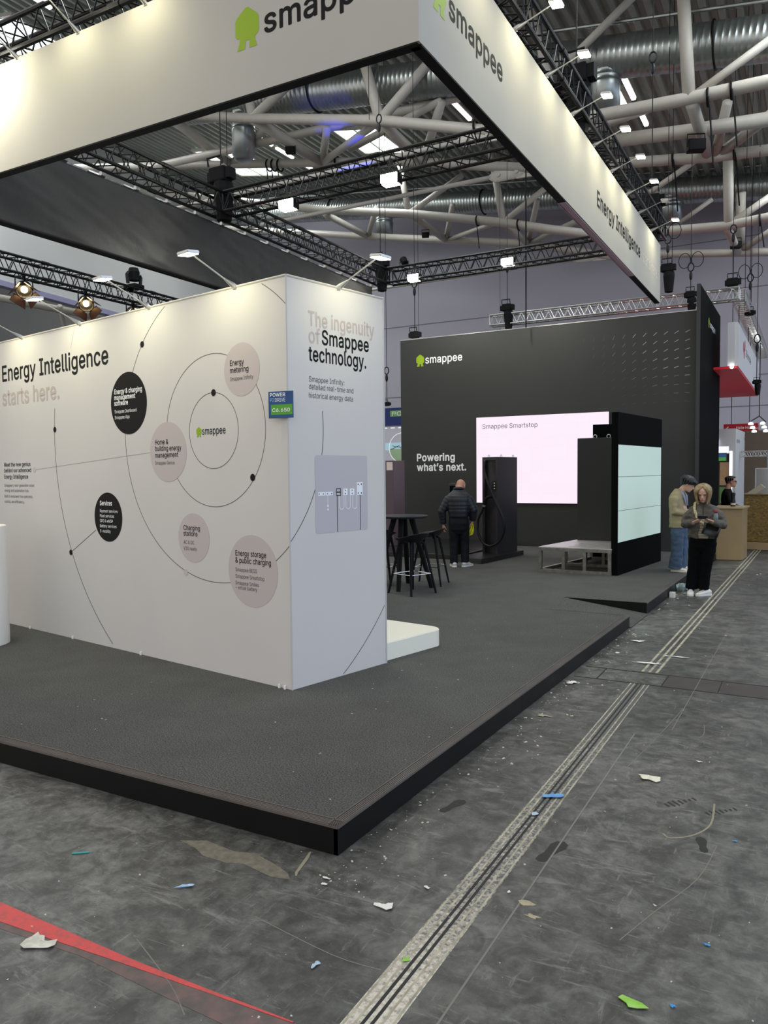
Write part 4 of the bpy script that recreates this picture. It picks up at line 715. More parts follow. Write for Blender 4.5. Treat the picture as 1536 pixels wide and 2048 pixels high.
# right hand face
textobj('headline_text', t, M_pale, PR, [('The ingenuity', .217, 2.858, .73), ('of', .22, 2.732, .112)], cap=.108, bold=bd)
textobj('headline_text', t, M_ink, PR, [('Smappee', .356, 2.732, .523), ('technology.', .216, 2.596, .63)], cap=.108, bold=bd)
textobj('caption_text', t, M_grey, PR, [('Smappee Infinity:', .214, 2.44, .378), ('detailed real-time and', .213, 2.384, .481), ('historical energy data', .211, 2.319, .476)], cap=.04)
bm = B(); x0, x1, z0, z1, r = .262, .846, 1.29, 1.889, .02
flatpoly(bm, PR, arc((x1-r, z1-r), r, 0, 90, 5)+arc((x0+r, z1-r), r, 90, 180, 5)+arc((x0+r, z0+r), r, 180, 270, 5)+arc((x1-r, z0+r), r, 270, 360, 5), .003)
obj('printed_panel', bm, mat('printed_panel_grey', '#b7b2b5', .75), t)
pale = mat('print_white', '#e6e9ec', .7)
bm = B(); rect = lambda a, b, c_, d: flatpoly(bm, PR, [(a, c_), (b, c_), (b, d), (a, d)], .005)
for r_ in ((.290, .365, 1.579, 1.607), (.370, .447, 1.579, 1.607), (.564, .612, 1.575, 1.628), (.638, .69, 1.574, 1.627), (.719, .788, 1.573, 1.677), (.385, .402, 1.49, 1.505), (.385, .402, 1.463, 1.478)): rect(*r_)
for xx in (.52, .592, .668):
    stroke(bm, PR, [(xx, 1.573), (xx, 1.49)]+arc((xx+.025, 1.49), .025, 180, 360, 8)+[(xx+.05, 1.573)], .005, .005)
stroke(bm, PR, [(.393, 1.579), (.393, 1.505)], .004, .005)
objs('printed_device', bm, pale, t)
bm = B()
for r_ in ((.485, .491, 1.573, 1.631), (.531, .537, 1.573, 1.631), (.485, .537, 1.573, 1.579), (.485, .537, 1.625, 1.631), (.485, .537, 1.597, 1.606)): rect(*r_)
for x in (.302, .345, .390, .434): disc(bm, PR, x, 1.592, .005, .006, 10)
for x in (.588, .664):
    for z in (1.588, 1.613): disc(bm, PR, x, z, .005, .006, 10)
for x in (.735, .772):
    for z in (1.589, 1.659): disc(bm, PR, x, z, .006, .006, 10)
objs('printed_device', bm, M_ink, t)
bm = B(); stroke(bm, PR, [(.495, 1.573), (.495, 1.29)], .007, .005); stroke(bm, PR, [(.759, 1.573), (.759, 1.29)], .007, .005); objs('printed_cable', bm, M_grey, t)

# ------------------------------------------------------------------ booth number flag on the corner of the partition
o = A+V((0, 0, 0)); sa = V((-.158, -.02, 0))
SP = Plane((A.x-.16*.93+nL.x*.03, A.y+nL.y*.03+.02), (.985, .17), (.17, -.985))
x0, x1 = at(543, 800, 4.6), at(582, 800, 4.62)
SP = Plane((x0.x, x0.y-.035), (1, .14), (.14, -1)); ww = .205
t = thing('booth_number_sign', 'small blue and green booth number sign C6.650 on the partition corner', 'sign', SP.p(ww/2, 2.16))
bm = B(); flatpoly(bm, SP, [(0, 2.157), (ww, 2.157), (ww, 2.352), (0, 2.352)], 0, .006); obj('plate', bm, mat('sign_blue', '#1c4f86', .5, col2='#123a6d', vscale=3), t)
bm = B(); flatpoly(bm, SP, [(.02, 2.182), (ww-.008, 2.182), (ww-.008, 2.256), (.02, 2.256)], .0065, .001); obj('green_field', bm, mat('sign_green', '#4f9e1e', .5), t)
textobj('sign_text', t, M_whiteink, SP, [('POWER', .015, 2.315, .125), ('C6.650', .032, 2.203, .145, dict(bold=.012, off=.009))], cap=.026, bold=.014, off=.008)
textobj('sign_text', t, M_whiteink, SP, [('DRIVE', .055, 2.277, .085)], cap=.026, off=.008)
textobj('sign_text', t, mat('sign_blue_text', '#9cc4e6', .5), SP, [('P2', .015, 2.277, .032)], cap=.026, off=.008)

# ------------------------------------------------------------------ hanging banner ring
HB, HT = 4.64, 5.62
XB0, XB1, YB0, YB1 = -8.1, -2.35, 4.766, 14.12
def banner(name, label, pts, cover, wrinkle=0.0):
    """fabric panel from pts[0] to pts[1] with thickness inwards"""
    a, b, q = V(pts[0]), V(pts[1]), V(pts[2])
    t = thing(name, label, 'banner', (a+b)/2+V((0, 0, HB)), group=None)
    bm = B()
    if wrinkle:
        nx, nz = 220, 26; g = []
        for i in range(nx+1):
            col = []
            for k in range(nz+1):
                p = a.lerp(b, i/nx)+V((0, 0, HB+(HT-HB)*k/nz))
                w = noise.noise(V((p.y*1.2+p.z*2.2, p.z*1.1, 3)))*.6+noise.noise(V((p.y*3+p.z*7, p.z*5, 9)))*.28+noise.noise(V((p.y*6+p.z*16, p.z*9, 5)))*.10
                e_ = min(1, min(k, nz-k)/3)
                col.append(bm.verts.new(p+q.normalized()*(w*wrinkle*e_)))
            g.append(col)
        for i in range(nx):
            for k in range(nz): bm.faces.new((g[i][k], g[i+1][k], g[i+1][k+1], g[i][k+1]))
        o = obj('fabric', bm, cover, t, smooth=True); bake(o, ('SOLIDIFY', .02)); [setattr(p, 'use_smooth', True) for p in o.data.polygons]
    else:
        obox(bm, a+V((0, 0, HB)), b-a, q*.02, V((0, 0, HT-HB))); obj('fabric', bm, cover, t)
    d_ = (b-a).normalized()*.022; bm = B(); obox(bm, a+q*.001+d_+V((0, 0, HB-.012)), b-a-d_*2, q*.085, V((0, 0, .012))); obox(bm, a+d_+q*.02+V((0, 0, HB)), b-a-d_*2, q*.05, V((0, 0, .05)))
    obox(bm, a+d_+q*.02+V((0, 0, HT-.05)), b-a-d_*2, q*.05, V((0, 0, .05)))
    n = int((b-a).length/1.0)
    for i in range(n+1): obox(bm, a.lerp(b, .012+i/n*.97)+q*.02+V((0, 0, HB)), (b-a).normalized()*.04, q*.04, V((0, 0, HT-HB)))
    obj('banner_frame', bm, M_blackmatt, t)
    return t
tf = banner('hanging_banner', 'long cream front banner with lime house logo, cropped at upper left', [(XB0, YB0, 0), (XB1, YB0, 0), (0, 1, 0)], M_banner)
PF = Plane((0, YB0), (1, 0), (0, -1))
house_logo(tf, PF, -3.912, 4.978, .225, .302)
textobj('wordmark', tf, M_ink, PF, [('smappee', -3.633, 5.045, 1.09)], xh=.128, bold=.016)
tr = banner('hanging_banner', 'cream side banner over the aisle reading Energy Intelligence', [(XB1, YB0+.021, 0), (XB1, YB1, 0), (-1, 0, 0)], M_banner)
PX = Plane((XB1, 0), (0, 1), (1, 0))
house_logo(tr, PX, 4.98, 4.975, .225, .302)
textobj('wordmark', tr, M_ink, PX, [('smappee', 5.262, 5.04, 1.095)], xh=.13, bold=.016)
textobj('headline_text', tr, M_ink, PX, [('Energy Intelligence', 9.655, 4.985, 2.68)], cap=.185, bold=.022)
textobj('headline_text', tr, mat('pale_banner_ink', '#d2c6bd', .8), PX, [('starts here.', 12.55, 4.985, 1.3)], cap=.185, bold=.006)
bm = B(); obox(bm, (XB1-.004, 8.3, HB-.018), (0, 3.6, 0), (-.085, 0, 0), (0, 0, .006)); obox(bm, (XB1-.072, 8.3, HB-.018), (0, 3.6, 0), (-.006, 0, 0), (0, 0, .10)); obj('painted_pink_light', bm, mat('painted_pink_light', '#c9a8b6', .8), tr)  # pink screen light on the bottom return, painted as a pale strip
tl = banner('hanging_banner', 'black wrinkled inner face of the far left banner', [(XB0, YB0, 0), (XB0, YB1, 0), (-1, 0, 0)], M_blackfab, wrinkle=.035)
# clips along the top of the black banner
bm = B()
for i in range(16): 
    y = YB0+.4+i*.58; obox(bm, (XB0-.03, y, HT-.01), (.05, 0, 0), (0, .16, 0), (0, 0, .02)); tube(bm, (XB0, y+.2, HT+.03), (XB0, y+.27, HT+.03), .03, 8)
objs('top_clip', bm, M_alu, tl)

# ------------------------------------------------------------------ arm lamps
def arm_lamp(base, out, up, n, label, group, power, warm=(1.0, .96, .62), lit=True, side=None):
    base = V(base); n = V(n); t = thing('arm_lamp', label, 'lamp', base, group=group)
    h = base+n*out+V((0, 0, up)); s = V((0, 0, 1)).cross(n).normalized(); d = (h-base).normalized()
    bm = B(); path(bm, [base-d*.02, base+d*.03, base+d*.11], [(.022, .022), (.02, .022), (.008, .008)], 8); obox(bm, base-s*.018-n*.02-V((0, 0, .02)), s*.036, n*.03, V((0, 0, .03))); obj('clamp', bm, M_alu, t, smooth=False)
    bm = B(); tube(bm, base+d*.08, h, .006, 8); obj('arm', bm, M_alu, t)
    c = h+n*.03; a = (n*.99-V((0, 0, .14))).normalized(); u = s.cross(a).normalized(); u = u if u.z > 0 else -u
    bm = B(); obox(bm, c-s*.065-a*.05-u*.006, s*.13, a*.11, u*.022); bmesh.ops.bevel(bm, geom=bm.edges[:], offset=.006, segments=2, affect='EDGES'); hd = obj('lamp_head', bm, M_alu, t)
    bm = B(); obox(bm, c-s*.058-a*.044-u*.011, s*.116, a*.098, u*.006); obj('diffuser', bm, M_lamp if lit else M_alu, hd)
    if lit:
        l = lamp_data('arm_lamp_light', 'SPOT', power, warm, .05, 150, .9)
        add_light('arm_lamp_light', l, t, c-u*.02, V((0, 0, -1))-n*.75)
    return t
for i, (u, lab) in enumerate(((.554, 'nearest the white corner'), (1.669, 'second from the corner'), (2.772, 'third from the corner'), (3.893, 'leftmost, its head cut off'))):
    arm_lamp(A+dL*u+V((0, 0, TOPZ)), .40, .16, nL, 'slim arm lamp on the partition front, '+lab, 'arm lamps on the partition', 17)
arm_lamp(A+dR*.541+V((0, 0, TOPZ)), .405, .15, nR, 'slim arm lamp on the narrow partition end with The ingenuity text', 'arm lamps on the partition', 14)
ordn = ['first', 'second', 'third', 'fourth', 'fifth', 'sixth', 'seventh', 'eighth']
for i, y in enumerate((6.697, 7.62, 8.56, 9.493, 10.415, 11.376, 12.278, 13.274)):
    lab = 'unlit arm lamp on the aisle side banner, second from its far end' if i == 6 else 'lit arm lamp on the aisle side banner, %s from the near corner' % ordn[i]
    arm_lamp((XB1, y, HT+.03), .33, .11, (1, 0, 0), lab, 'arm lamps on the aisle side banner', 24, lit=(i != 6))
arm_lamp((XB1, 5.72, HT+.03), .33, .11, (1, 0, 0), 'arm lamp on the aisle side banner nearest the front corner, above the photo edge', 'arm lamps on the aisle side banner', 18)
for x, lab in ((-4.847, 'rightmost at the photo top'), (-5.662, 'middle of three'), (-6.491, 'leftmost of three')):
    arm_lamp((x, YB0, HT), .30, .135, (0, -1, 0), 'arm lamp on the front banner, '+lab, 'arm lamps on the front banner', 16)
# a lamp just left of the frame that burns out the banner's left end
arm_lamp((-7.02, YB0, HT-.0), .30, .135, (0, -1, 0), 'arm lamp on the front banner beyond the left photo edge', 'arm lamps on the front banner', 150, warm=(1, .97, .78))

# ------------------------------------------------------------------ box trusses
def box_truss(name, label, p0, p1, w, h, m, group, cr=.025, lr=.009, pitch=None, fancy=True):
    p0 = V(p0); p1 = V(p1); d = (p1-p0).normalized(); s = d.cross(V((0, 0, 1))).normalized(); up = s.cross(d)
    L = (p1-p0).length; t = thing(name, label, 'truss', (p0+p1)/2, group=group)
    C = [s*(sx*w/2)+up*(sz*h/2) for sx, sz in ((-1, -1), (1, -1), (1, 1), (-1, 1))]
    for c in C: bm = B(); tube(bm, p0+c, p1+c, cr, 8); obj('chord', bm, m, t)
    bm = B(); n = max(2, round(L/(pitch or max(w, h)*.95)))
    for f in range(4):
        a, b = C[f], C[(f+1) % 4]
        for i in range(n):
            q0 = p0+d*(L*i/n); q1 = p0+d*(L*(i+.5)/n); q2 = p0+d*(L*(i+1)/n)
            tube(bm, q0+a, q1+b, lr, 5); tube(bm, q1+b, q2+a, lr, 5)
    for q in (p0, p1):
        for f in range(4): tube(bm, q+C[f], q+C[(f+1) % 4], lr*1.5, 5)
    obj('lacing', bm, m, t)
    if fancy:
        bm = B(); k = max(1, round(L/3))
        for i in range(1, k):
            for c in C: tube(bm, p0+c+d*(L*i/k-.07), p0+c+d*(L*i/k+.07), cr*1.35, 8)
        if k > 1: objs('coupler', bm, m, t)
    return t
ZT = 5.92; g = 'black lighting trusses over the booth'
box_truss('lighting_truss', 'long black box truss running back along the black banner', (-8.1, 4.9, ZT), (-8.1, 14.63, ZT), .29, .29, M_truss, g)
box_truss('lighting_truss', 'black box truss crossing mid booth with two bright floodlights', (-7.95, 9.45, ZT), (-2.6, 9.45, ZT), .29, .29, M_truss, g)
box_truss('lighting_truss', 'rear black box truss with two floodlights before the lavender wall', (-7.95, 14.63, ZT), (-2.5, 14.63, ZT), .29, .29, M_truss, g)
box_truss('lighting_truss', 'black box truss running above the aisle side banner', (-2.46, 4.9, ZT), (-2.46, 14.4, ZT), .29, .29, M_truss, g)
box_truss('lighting_truss', 'black box truss above the front banner at upper left', (-8.1, 5.0, ZT+.0), (-2.5, 5.0, ZT+.0), .29, .29, M_truss, g)
def flood(p, label, d, power):
    p = V(p); t = thing('flood_light', label, 'floodlight', p, group='floodlights on the black trusses')
    bm = bbox(p.x-.13, p.x+.13, p.y-.05, p.y+.10, p.z-.07, p.z+.07, bev=.015); obj('lamp_body', bm, M_blackmatt, t)
    bm = B(); path(bm, [p+V((-.15, 0, 0)), p+V((-.15, 0, .17)), p+V((.15, 0, .17)), p+V((.15, 0, 0))], .012, 6); tube(bm, p+V((0, 0, .17)), p+V((0, 0, .26)), .03, 8); obj('bracket', bm, M_black, t)
    bm = B(); obox(bm, p+V((-.12, -.07, -.06)), (.24, 0, 0), (0, .03, 0), (0, 0, .11)); obox(bm, p+V((-.11, -.05, -.08)), (.22, 0, 0), (0, .12, 0), (0, 0, .015)); obj('diffuser', bm, M_lampcool, t)
    l = lamp_data('flood_beam', 'SPOT', power, (1, .98, .88), .1, 140, .7); add_light('flood_beam', l, t, p+V((0, -.12, -.1)), d)
flood((-6.72, 9.3, 5.66), 'left floodlight on the mid black truss', (.1, -.35, -1), 120)
flood((-5.02, 9.3, 5.70), 'right floodlight on the mid black truss', (.1, -.35, -1), 120)
flood((-7.3, 14.5, 5.80), 'left floodlight on the rear black truss', (0, .55, -1), 150)
flood((-5.25, 14.5, 5.84), 'right floodlight on the rear black truss', (.1, .55, -1), 150)
# ---- chain hoists
def hoist(p, label, ztop, s=1.0, tail=True, loops=False):
    p = V(p); t = thing('chain_hoist', label, 'chain hoist', p, group='black chain hoists')
    bm = bbox(p.x-.15*s, p.x+.13*s, p.y-.09*s, p.y+.09*s, p.z, p.z+.20*s, bev=.025*s)
    box(bm, p.x+.12*s, p.x+.20*s, p.y-.07*s, p.y+.07*s, p.z+.03*s, p.z+.17*s); box(bm, p.x-.19*s, p.x-.14*s, p.y-.06*s, p.y+.06*s, p.z+.02*s, p.z+.15*s); obj('motor', bm, M_blackmatt, t)
    bm = B(); path(bm, [p+V((-.12*s, -.11*s, .2*s)), p+V((-.12*s, -.13*s, .3*s)), p+V((.12*s, -.13*s, .3*s)), p+V((.12*s, -.11*s, .2*s))], .016*s, 6); obj('handle', bm, M_black, t)
    bm = B(); tube(bm, p+V((0, 0, .2*s)), V((p.x, p.y, ztop-.35)), .009, 5); obj('chain', bm, M_black, t)
    bm = B(); ellipsoid(bm, (p.x, p.y, ztop-.28), .035, .035, .1); tube(bm, (p.x, p.y, ztop-.02), (p.x, p.y, deckz(p.x)-.004), .007, 5)
    path(bm, [V((p.x+.06*math.cos(a), p.y, ztop-.1+.09*math.sin(a))) for a in [2*PI*i/12 for i in range(12)]], .014, 6, True); obj('hook', bm, M_black, t)
    if tail:
        bm = B(); lathe(bm, [(.04*s, -.52*s), (.10*s, -.5*s), (.14*s, -.1*s), (.13*s, 0)], p+V((.02, .03, 0)), 10); obj('chain_bag', bm, M_blackmatt, t)
    if loops:
        bm = B()
        for k in (-1, 1):
            c = V((p.x+k*.13, p.y, ztop+.05)); path(bm, [c+V((.12*math.cos(a), 0, .16*math.sin(a))) for a in [2*PI*i/16 for i in range(16)]], .008, 5, True)
        objs('steel_sling', bm, M_blackmatt, t)
hoist((-8.1, 9.45, 6.27), 'chain hoist where the mid truss meets the left black truss', 8.9, 1.15)
hoist((-8.1, 14.5, 6.1), 'chain hoist on the far left corner of the black trusses', 9.3, .95)
hoist((-2.46, 9.1, 6.2), 'chain hoist over the aisle side banner at its middle', 9.6, 1.1)
hoist((-2.46, 13.9, 6.2), 'chain hoist over the far end of the aisle side banner', 8.8, 1.1)
hoist((-8.1, 16.1, 4.86), 'small hoist on the left top of the dark display wall', 6.2, .75, False, True)
hoist((-6.5, 17.9, 5.62), 'hoist over the left end of the silver truss', 6.9, .85, True, True)
hoist((-2.62, 16.6, 5.75), 'hoist with chain bag hanging beside the banner tip', 6.5, .8, True, True)
hoist((-2.35, 17.9, 5.45), 'hoist just left of the tall black fin', 6.2, .7, True, True)
hoist((-1.53, 18.0, 5.62), 'hoist on the right corner of the silver truss', 6.9, .8, False)
hoist((-1.3, 19.6, 5.25), 'lowest hoist right of the silver truss corner', 6.2, .6, False, True)
hoist((-1.06, 18.2, 3.55), 'thin hoist hanging below the red and white sign', 4.6, .45, True, False)
hoist((-9.35, 17.0, 3.42), 'small hoist above the blue banner in the gap', 4.4, .5, False)
# loose vertical steel wires
WI = [(737, 118, 240, 13.0, 'thin wire right of the lime logo, in front of the near truss'), (452, 215, 400, 9.6, 'wire from the near truss down to the left hoist'), (1052, 370, 655, 15.6, 'long dark pole wire left of the aisle banner tip'), (836, 515, 690, 22, 'faint wire left of the silver truss'), (1000, 540, 660, 22, 'faint wire above the silver truss'), (1492, 450, 620, 17.5, 'wire at far right above the silver truss corner'), (1345, 440, 560, 16.8, 'wire beside the banner tip')]
for px, y0, y1, Y, lab in WI:
    a, b = at(px, y0, Y), at(px, y1, Y); b.x = a.x; bm = B(); tube(bm, V((a.x, a.y, deckz(a.x)-.004)), b, .006 if px != 1052 else .016, 5); solo('suspension_wire', bm, M_blackmatt, lab, 'wire', 'suspension wires', base=b)

# added wash light, standing in for another booth's blue light on the near duct
t = thing('added_wash_light', 'small black wash light added on the rear black truss to throw blue on the silver duct', 'stage light', (-7.6, 14.63, 6.09))
p_ = V((-7.6, 14.63, 6.2)); aim = (V((-11.1, 17, 11.3))-p_).normalized(); Q = V((0, 0, 1)).rotation_difference(aim)
bm = B(); lathe(bm, [(.03, -.08), (.07, -.07), (.08, .06), (.075, .07), (.01, .072)], (0, 0, 0), 16)
for v in bm.verts: v.co = p_+Q @ v.co
obj('lamp_body', bm, M_blackmatt, t)
bm = B(); path(bm, [p_+V((-.1, 0, 0)), p_+V((-.1, 0, -.1)), p_+V((.1, 0, -.1)), p_+V((.1, 0, 0))], .01, 6); obj('yoke', bm, M_black, t)
bm = B(); lathe(bm, [(.07, .073), (.06, .078), (.01, .08)], (0, 0, 0), 16)
for v in bm.verts: v.co = p_+Q @ v.co
obj('lens', bm, mat('blue_lens', (.08, .12, 1, 1), .3, emit=4), t)
l = lamp_data('added_blue_beam', 'SPOT', 1800, (.05, .08, 1), .05, 15, .6); add_light('added_blue_beam', l, t, p_+aim*.12, aim)
# ------------------------------------------------------------------ dark display wall with LED screen
t = thing('display_wall', 'large anthracite display wall at the back with lime house logo', 'display wall', (-5.2, 15.95, P)); tw = t
DX0, DX1, DY, DZ = -8.40, -1.96, 15.95, 4.80
obj('wall_panel', bbox(DX0, DX1, DY, DY+.35, P+.001, DZ), M_dark, t)
bm = B(); prism(bm, [(-1.96, 15.8), (-1.90, 15.8), (-1.90, 19.4), (-1.96, 19.4)], P+.002, 5.26); obj('side_fin', bm, M_fin, t)
bm = B(); box(bm, -1.965, -1.896, 15.79, 15.80, P+.002, 5.26); obj('fin_edge', bm, mat('fin_edge', '#2a2d2e', .5), t)
bm = B(); box(bm, DX0, DX1, DY-.004, DY+.36, DZ, DZ+.012); obj('top_profile', bm, M_alu, t)
PD = Plane((0, DY), (1, 0), (0, -1))
house_logo(t, PD, -7.99, 4.172, .20, .268)
textobj('wordmark', t, M_whiteink, PD, [('smappee', -7.757, 4.232, .905)], xh=.125, bold=.012)
textobj('slogan_text', t, M_whiteink, PD, [('Powering', -7.986, 2.012, .94), ('what\u2019s next.', -7.988, 1.788, 1.215)], cap=.16, bold=.026)
bm = B(); bm2 = B(); bm3 = B()
for r in range(9):
    for c_ in range(11):
        x = -4.14+c_*.2; z = 4.42-r*.168; f = (c_+1)/11*(1-(r/9)*.85)
        if c_ < r*.45: continue
        ang = math.radians(78-c_*5.2-r*4.6); l = .045
        tgt = bm if f > .5 else (bm2 if f > .28 else bm3)
        stroke(tgt, PD, [(x-l*math.cos(ang), z-l*math.sin(ang)), (x+l*math.cos(ang), z+l*math.sin(ang))], .010)
obj('dash_pattern', bm, mat('dash_bright', '#a5a59f', .6), t); obj('dash_pattern', bm2, mat('dash_mid', '#6b6c69', .6), t); obj('dash_pattern', bm3, mat('dash_dim', '#42433f', .6), t)
PFN = Plane((-1.90, 0), (0, 1), (1, 0)); house_logo(t, PFN, 17.1, 4.66, .2, .2); textobj('wordmark', t, M_whiteink, PFN, [('smappee', 17.4, 4.70, .95)], xh=.09, bold=.01)
t = thing('led_screen', 'bright pale pink LED screen mounted on the dark display wall', 'screen', (-5, DY-.03, 2))
SX0, SX1, SZ0, SZ1 = -6.51, -3.615, 1.062, 2.948
bm = B(); box(bm, SX0, SX1, DY-.03, DY-.002, SZ0, SZ1); obj('cabinet_panel', bm, M_black, t)
bm = B(); box(bm, SX0+.006, SX1-.006, DY-.034, DY-.03, SZ0+.006, SZ1-.006)
m = bpy.data.materials.new('led_pixels'); m.use_nodes = True; n = m.node_tree.nodes; L = m.node_tree.links; b = n['Principled BSDF']
b.inputs['Base Color'].default_value = (.02, .02, .02, 1); br = n.new('ShaderNodeTexBrick'); tc = n.new('ShaderNodeTexCoord'); mp = n.new('ShaderNodeMapping'); mp.inputs['Rotation'].default_value = (PI/2, 0, 0)
br.offset = 0; br.inputs['Color1'].default_value = (.93, .80, .91, 1); br.inputs['Color2'].default_value = (.915, .785, .895, 1); br.inputs['Mortar'].default_value = (.90, .77, .88, 1)
br.inputs['Scale'].default_value = 1; br.inputs['Brick Width'].default_value = .25; br.inputs['Row Height'].default_value = .25; br.inputs['Mortar Size'].default_value = .004
L.new(tc.outputs['Object'], mp.inputs['Vector']); L.new(mp.outputs['Vector'], br.inputs['Vector']); L.new(br.outputs['Color'], b.inputs['Emission Color']); b.inputs['Emission Strength'].default_value = 1.05
obj('display', bm, m, t)
textobj('screen_text', t, mat('screen_text_grey', '#5a5058', .7), PD, [('Smappee Smartstop', -6.36, 2.69, 1.25)], cap=.10, off=.0905)

# low black steps in front of the wall
solo('low_plinth', bbox(-8.6, -5.62, 12.95, 15.94, P+.001, .228, bev=.006), mat('plinth_laminate', '#121213', .33, spec=.8), 'wide low black plinth along the left foot of the display wall', 'plinth', base=(-7, 14.4, P))
bm = B(); c0 = V((-5.02, 12.5, 0)); ex = V((-.965, .26, 0)).normalized(); ey = V((.10, .995, 0))
obox(bm, c0+V((0, 0, P+.001)), ex*.58, ey*1.75, V((0, 0, .086))); bmesh.ops.bevel(bm, geom=bm.edges[:], offset=.006, segments=2, affect='EDGES')
solo('low_plinth', bm, MATS['plinth_laminate'], 'low black plinth under the charging station with hose', 'plinth', base=c0+V((0, 0, P)))
# slim dark pedestal behind the bald man
t = thing('info_pedestal', 'slim black pedestal partly hidden behind the bald man', 'pedestal', (-5.78, 13.2, .228))
obj('column', bbox(-5.83, -5.70, 12.96, 13.2, .228, 1.50, bev=.008), M_fin, t); obj('top_plate', bbox(-5.84, -5.69, 12.95, 13.24, 1.50, 1.545, bev=.004), mat('plum_grey', '#3b3436', .4), t)

# ------------------------------------------------------------------ charging station with hose
mC = V((-5.075, 13.425, 0)); fx = V((-.978, .21, 0)); sy = V((.21, .978, 0)); zb = .225; H_ = 2.02
t = thing('charging_station', 'tall black charging station with looping hose beside the pink screen', 'charging station', (mC+fx*.16+sy*.34+V((0, 0, zb))))
bm = B()
w_ = .33; dp = .69
pts = [(0, 0), (0, dp), (w_, dp), (w_, 0), (w_-.05, 0), (w_-.05, .07), (.03, .07), (.03, 0)]
prism(bm, [tuple((mC+fx*a+sy*b_).xy) for a, b_ in pts], zb, H_-.06)
prism(bm, [tuple((mC+fx*a+sy*b_).xy) for a, b_ in ((0, 0), (0, dp), (w_, dp), (w_, 0))], H_-.06, H_)
obj('cabinet', bm, mat('plum_black_laminate', '#191417', .42, spec=.6), t)
bm = B(); a_ = mC+fx*.06+sy*.068; obox(bm, a_+V((0, 0, 1.38)), fx*.10, -sy*.006, V((0, 0, .2))); sc = obj('display_panel', bm, M_black, t)
bm = B()
for z in (1.43, 1.48, 1.53): obox(bm, mC+fx*.09+sy*.06+V((0, 0, z)), fx*.025, -sy*.002, V((0, 0, .012)))
objs('indicator', bm, mat('indicator_green', (.35, .5, .3, 1), .5, emit=.6), sc)
hose = [(-5.307, 13.40, 1.96), (-5.308, 13.36, 1.80), (-5.246, 13.32, 1.62), (-5.146, 13.29, 1.40), (-5.03, 13.27, 1.15), (-4.92, 13.26, .93), (-4.88, 13.26, .73), (-4.93, 13.28, .56), (-5.03, 13.31, .44), (-5.20, 13.36, .37), (-5.36, 13.39, .44), (-5.45, 13.40, .64), (-5.44, 13.39, .86), (-5.36, 13.38, 1.02), (-5.315, 13.37, 1.12)]
def smooth_pts(P_, k=4):
    P_ = [V(p) for p in P_]; out = []
    for i in range(len(P_)-1):
        p0, p1, p2, p3 = P_[max(i-1, 0)], P_[i], P_[i+1], P_[min(i+2, len(P_)-1)]
        for j in range(k):
            u = j/k; out.append(.5*((2*p1)+(p2-p0)*u+(2*p0-5*p1+4*p2-p3)*u*u+(3*p1-p0-3*p2+p3)*u**3))
    out.append(P_[-1]); return out
bm = B(); path(bm, smooth_pts(hose), .022, 10); obj('hose', bm, M_black, t, smooth=True)
bm = B(); path(bm, smooth_pts([(-5.315, 13.37, 1.12), (-5.30, 13.36, 1.2), (-5.25, 13.36, 1.27), (-5.17, 13.42, 1.29)]), [.028]*12+[.04], 10); obj('charging_plug', bm, M_blackmatt, t, smooth=True)
bm = B(); tube(bm, (-5.317, 13.37, 1.105), (-5.31, 13.365, 1.14), .031, 12); obj('plug_ring', bm, M_alu, t)
bm = B()
for a, b_ in ((.24, .06), (.06, .2), (.05, .6)):
    q = mC+fx*a+sy*b_+V((0, 0, H_)); path(bm, [q, q+V((0, 0, .03)), q+V((.015, 0, .045)), q+V((.03, 0, .03)), q+V((.03, 0, .0))], .006, 6)
objs('lifting_eye', bm, M_alu, t)

# ------------------------------------------------------------------ kiosk tower with screens, cabinets, steel frame
K0 = V((-2.581, 11.957, 0)); K1 = V((-2.323, 14.257, 0)); kd = (K1-K0).normalized(); kn = V((kd.y, -kd.x, 0)); kl = (K1-K0).length
t = thing('screen_tower', 'black freestanding panel with three stacked pale teal screens facing the aisle', 'display panel', ((K0+K1)/2+V((0, 0, P))))
bm = B(); obox(bm, K0+V((0, 0, P)), kd*kl, -kn*.10, V((0, 0, 2.635-P))); obj('panel', bm, M_fin, t)
PK = Plane((K0.x, K0.y), (kd.x, kd.y), (kn.x, kn.y))
mt = mat('teal_screen', (.43, .55, .49, 1), .35, emit=.52, spec=.5)
for z0, z1 in ((.645, 1.128), (1.134, 1.65), (1.656, 2.142)):
    bm = B(); flatpoly(bm, PK, [(.012, z0), (kl-.05, z0), (kl-.05, z1), (.012, z1)], .002, .006); obj('screen', bm, mt, t)
gp = lambda x, y, z: (x, y, z)
mcab = mat('charcoal_cabinet', '#1d1d1e', .5)
t = thing('power_cabinet', 'wide charcoal cabinet standing on the steel frame', 'cabinet', (-3.1, 13.6, .545))
obj('cabinet', bbox(-3.56, -2.60, 13.30, 14.05, .545, 2.31, bev=.006), mcab, t)
bm = B()
for x in (-3.28, -3.05): path(bm, [V((x+.03*math.cos(a), 13.4, 2.335+.03*math.sin(a))) for a in [2*PI*i/12 for i in range(12)]], .007, 6, True)
objs('lifting_eye', bm, M_alu, t)
t = thing('power_cabinet', 'smaller charcoal cabinet peeking above the wide one', 'cabinet', (-3.1, 14.5, P))
obj('cabinet', bbox(-3.50, -2.58, 14.12, 14.25, P, 2.585, bev=.006), M_fin, t)
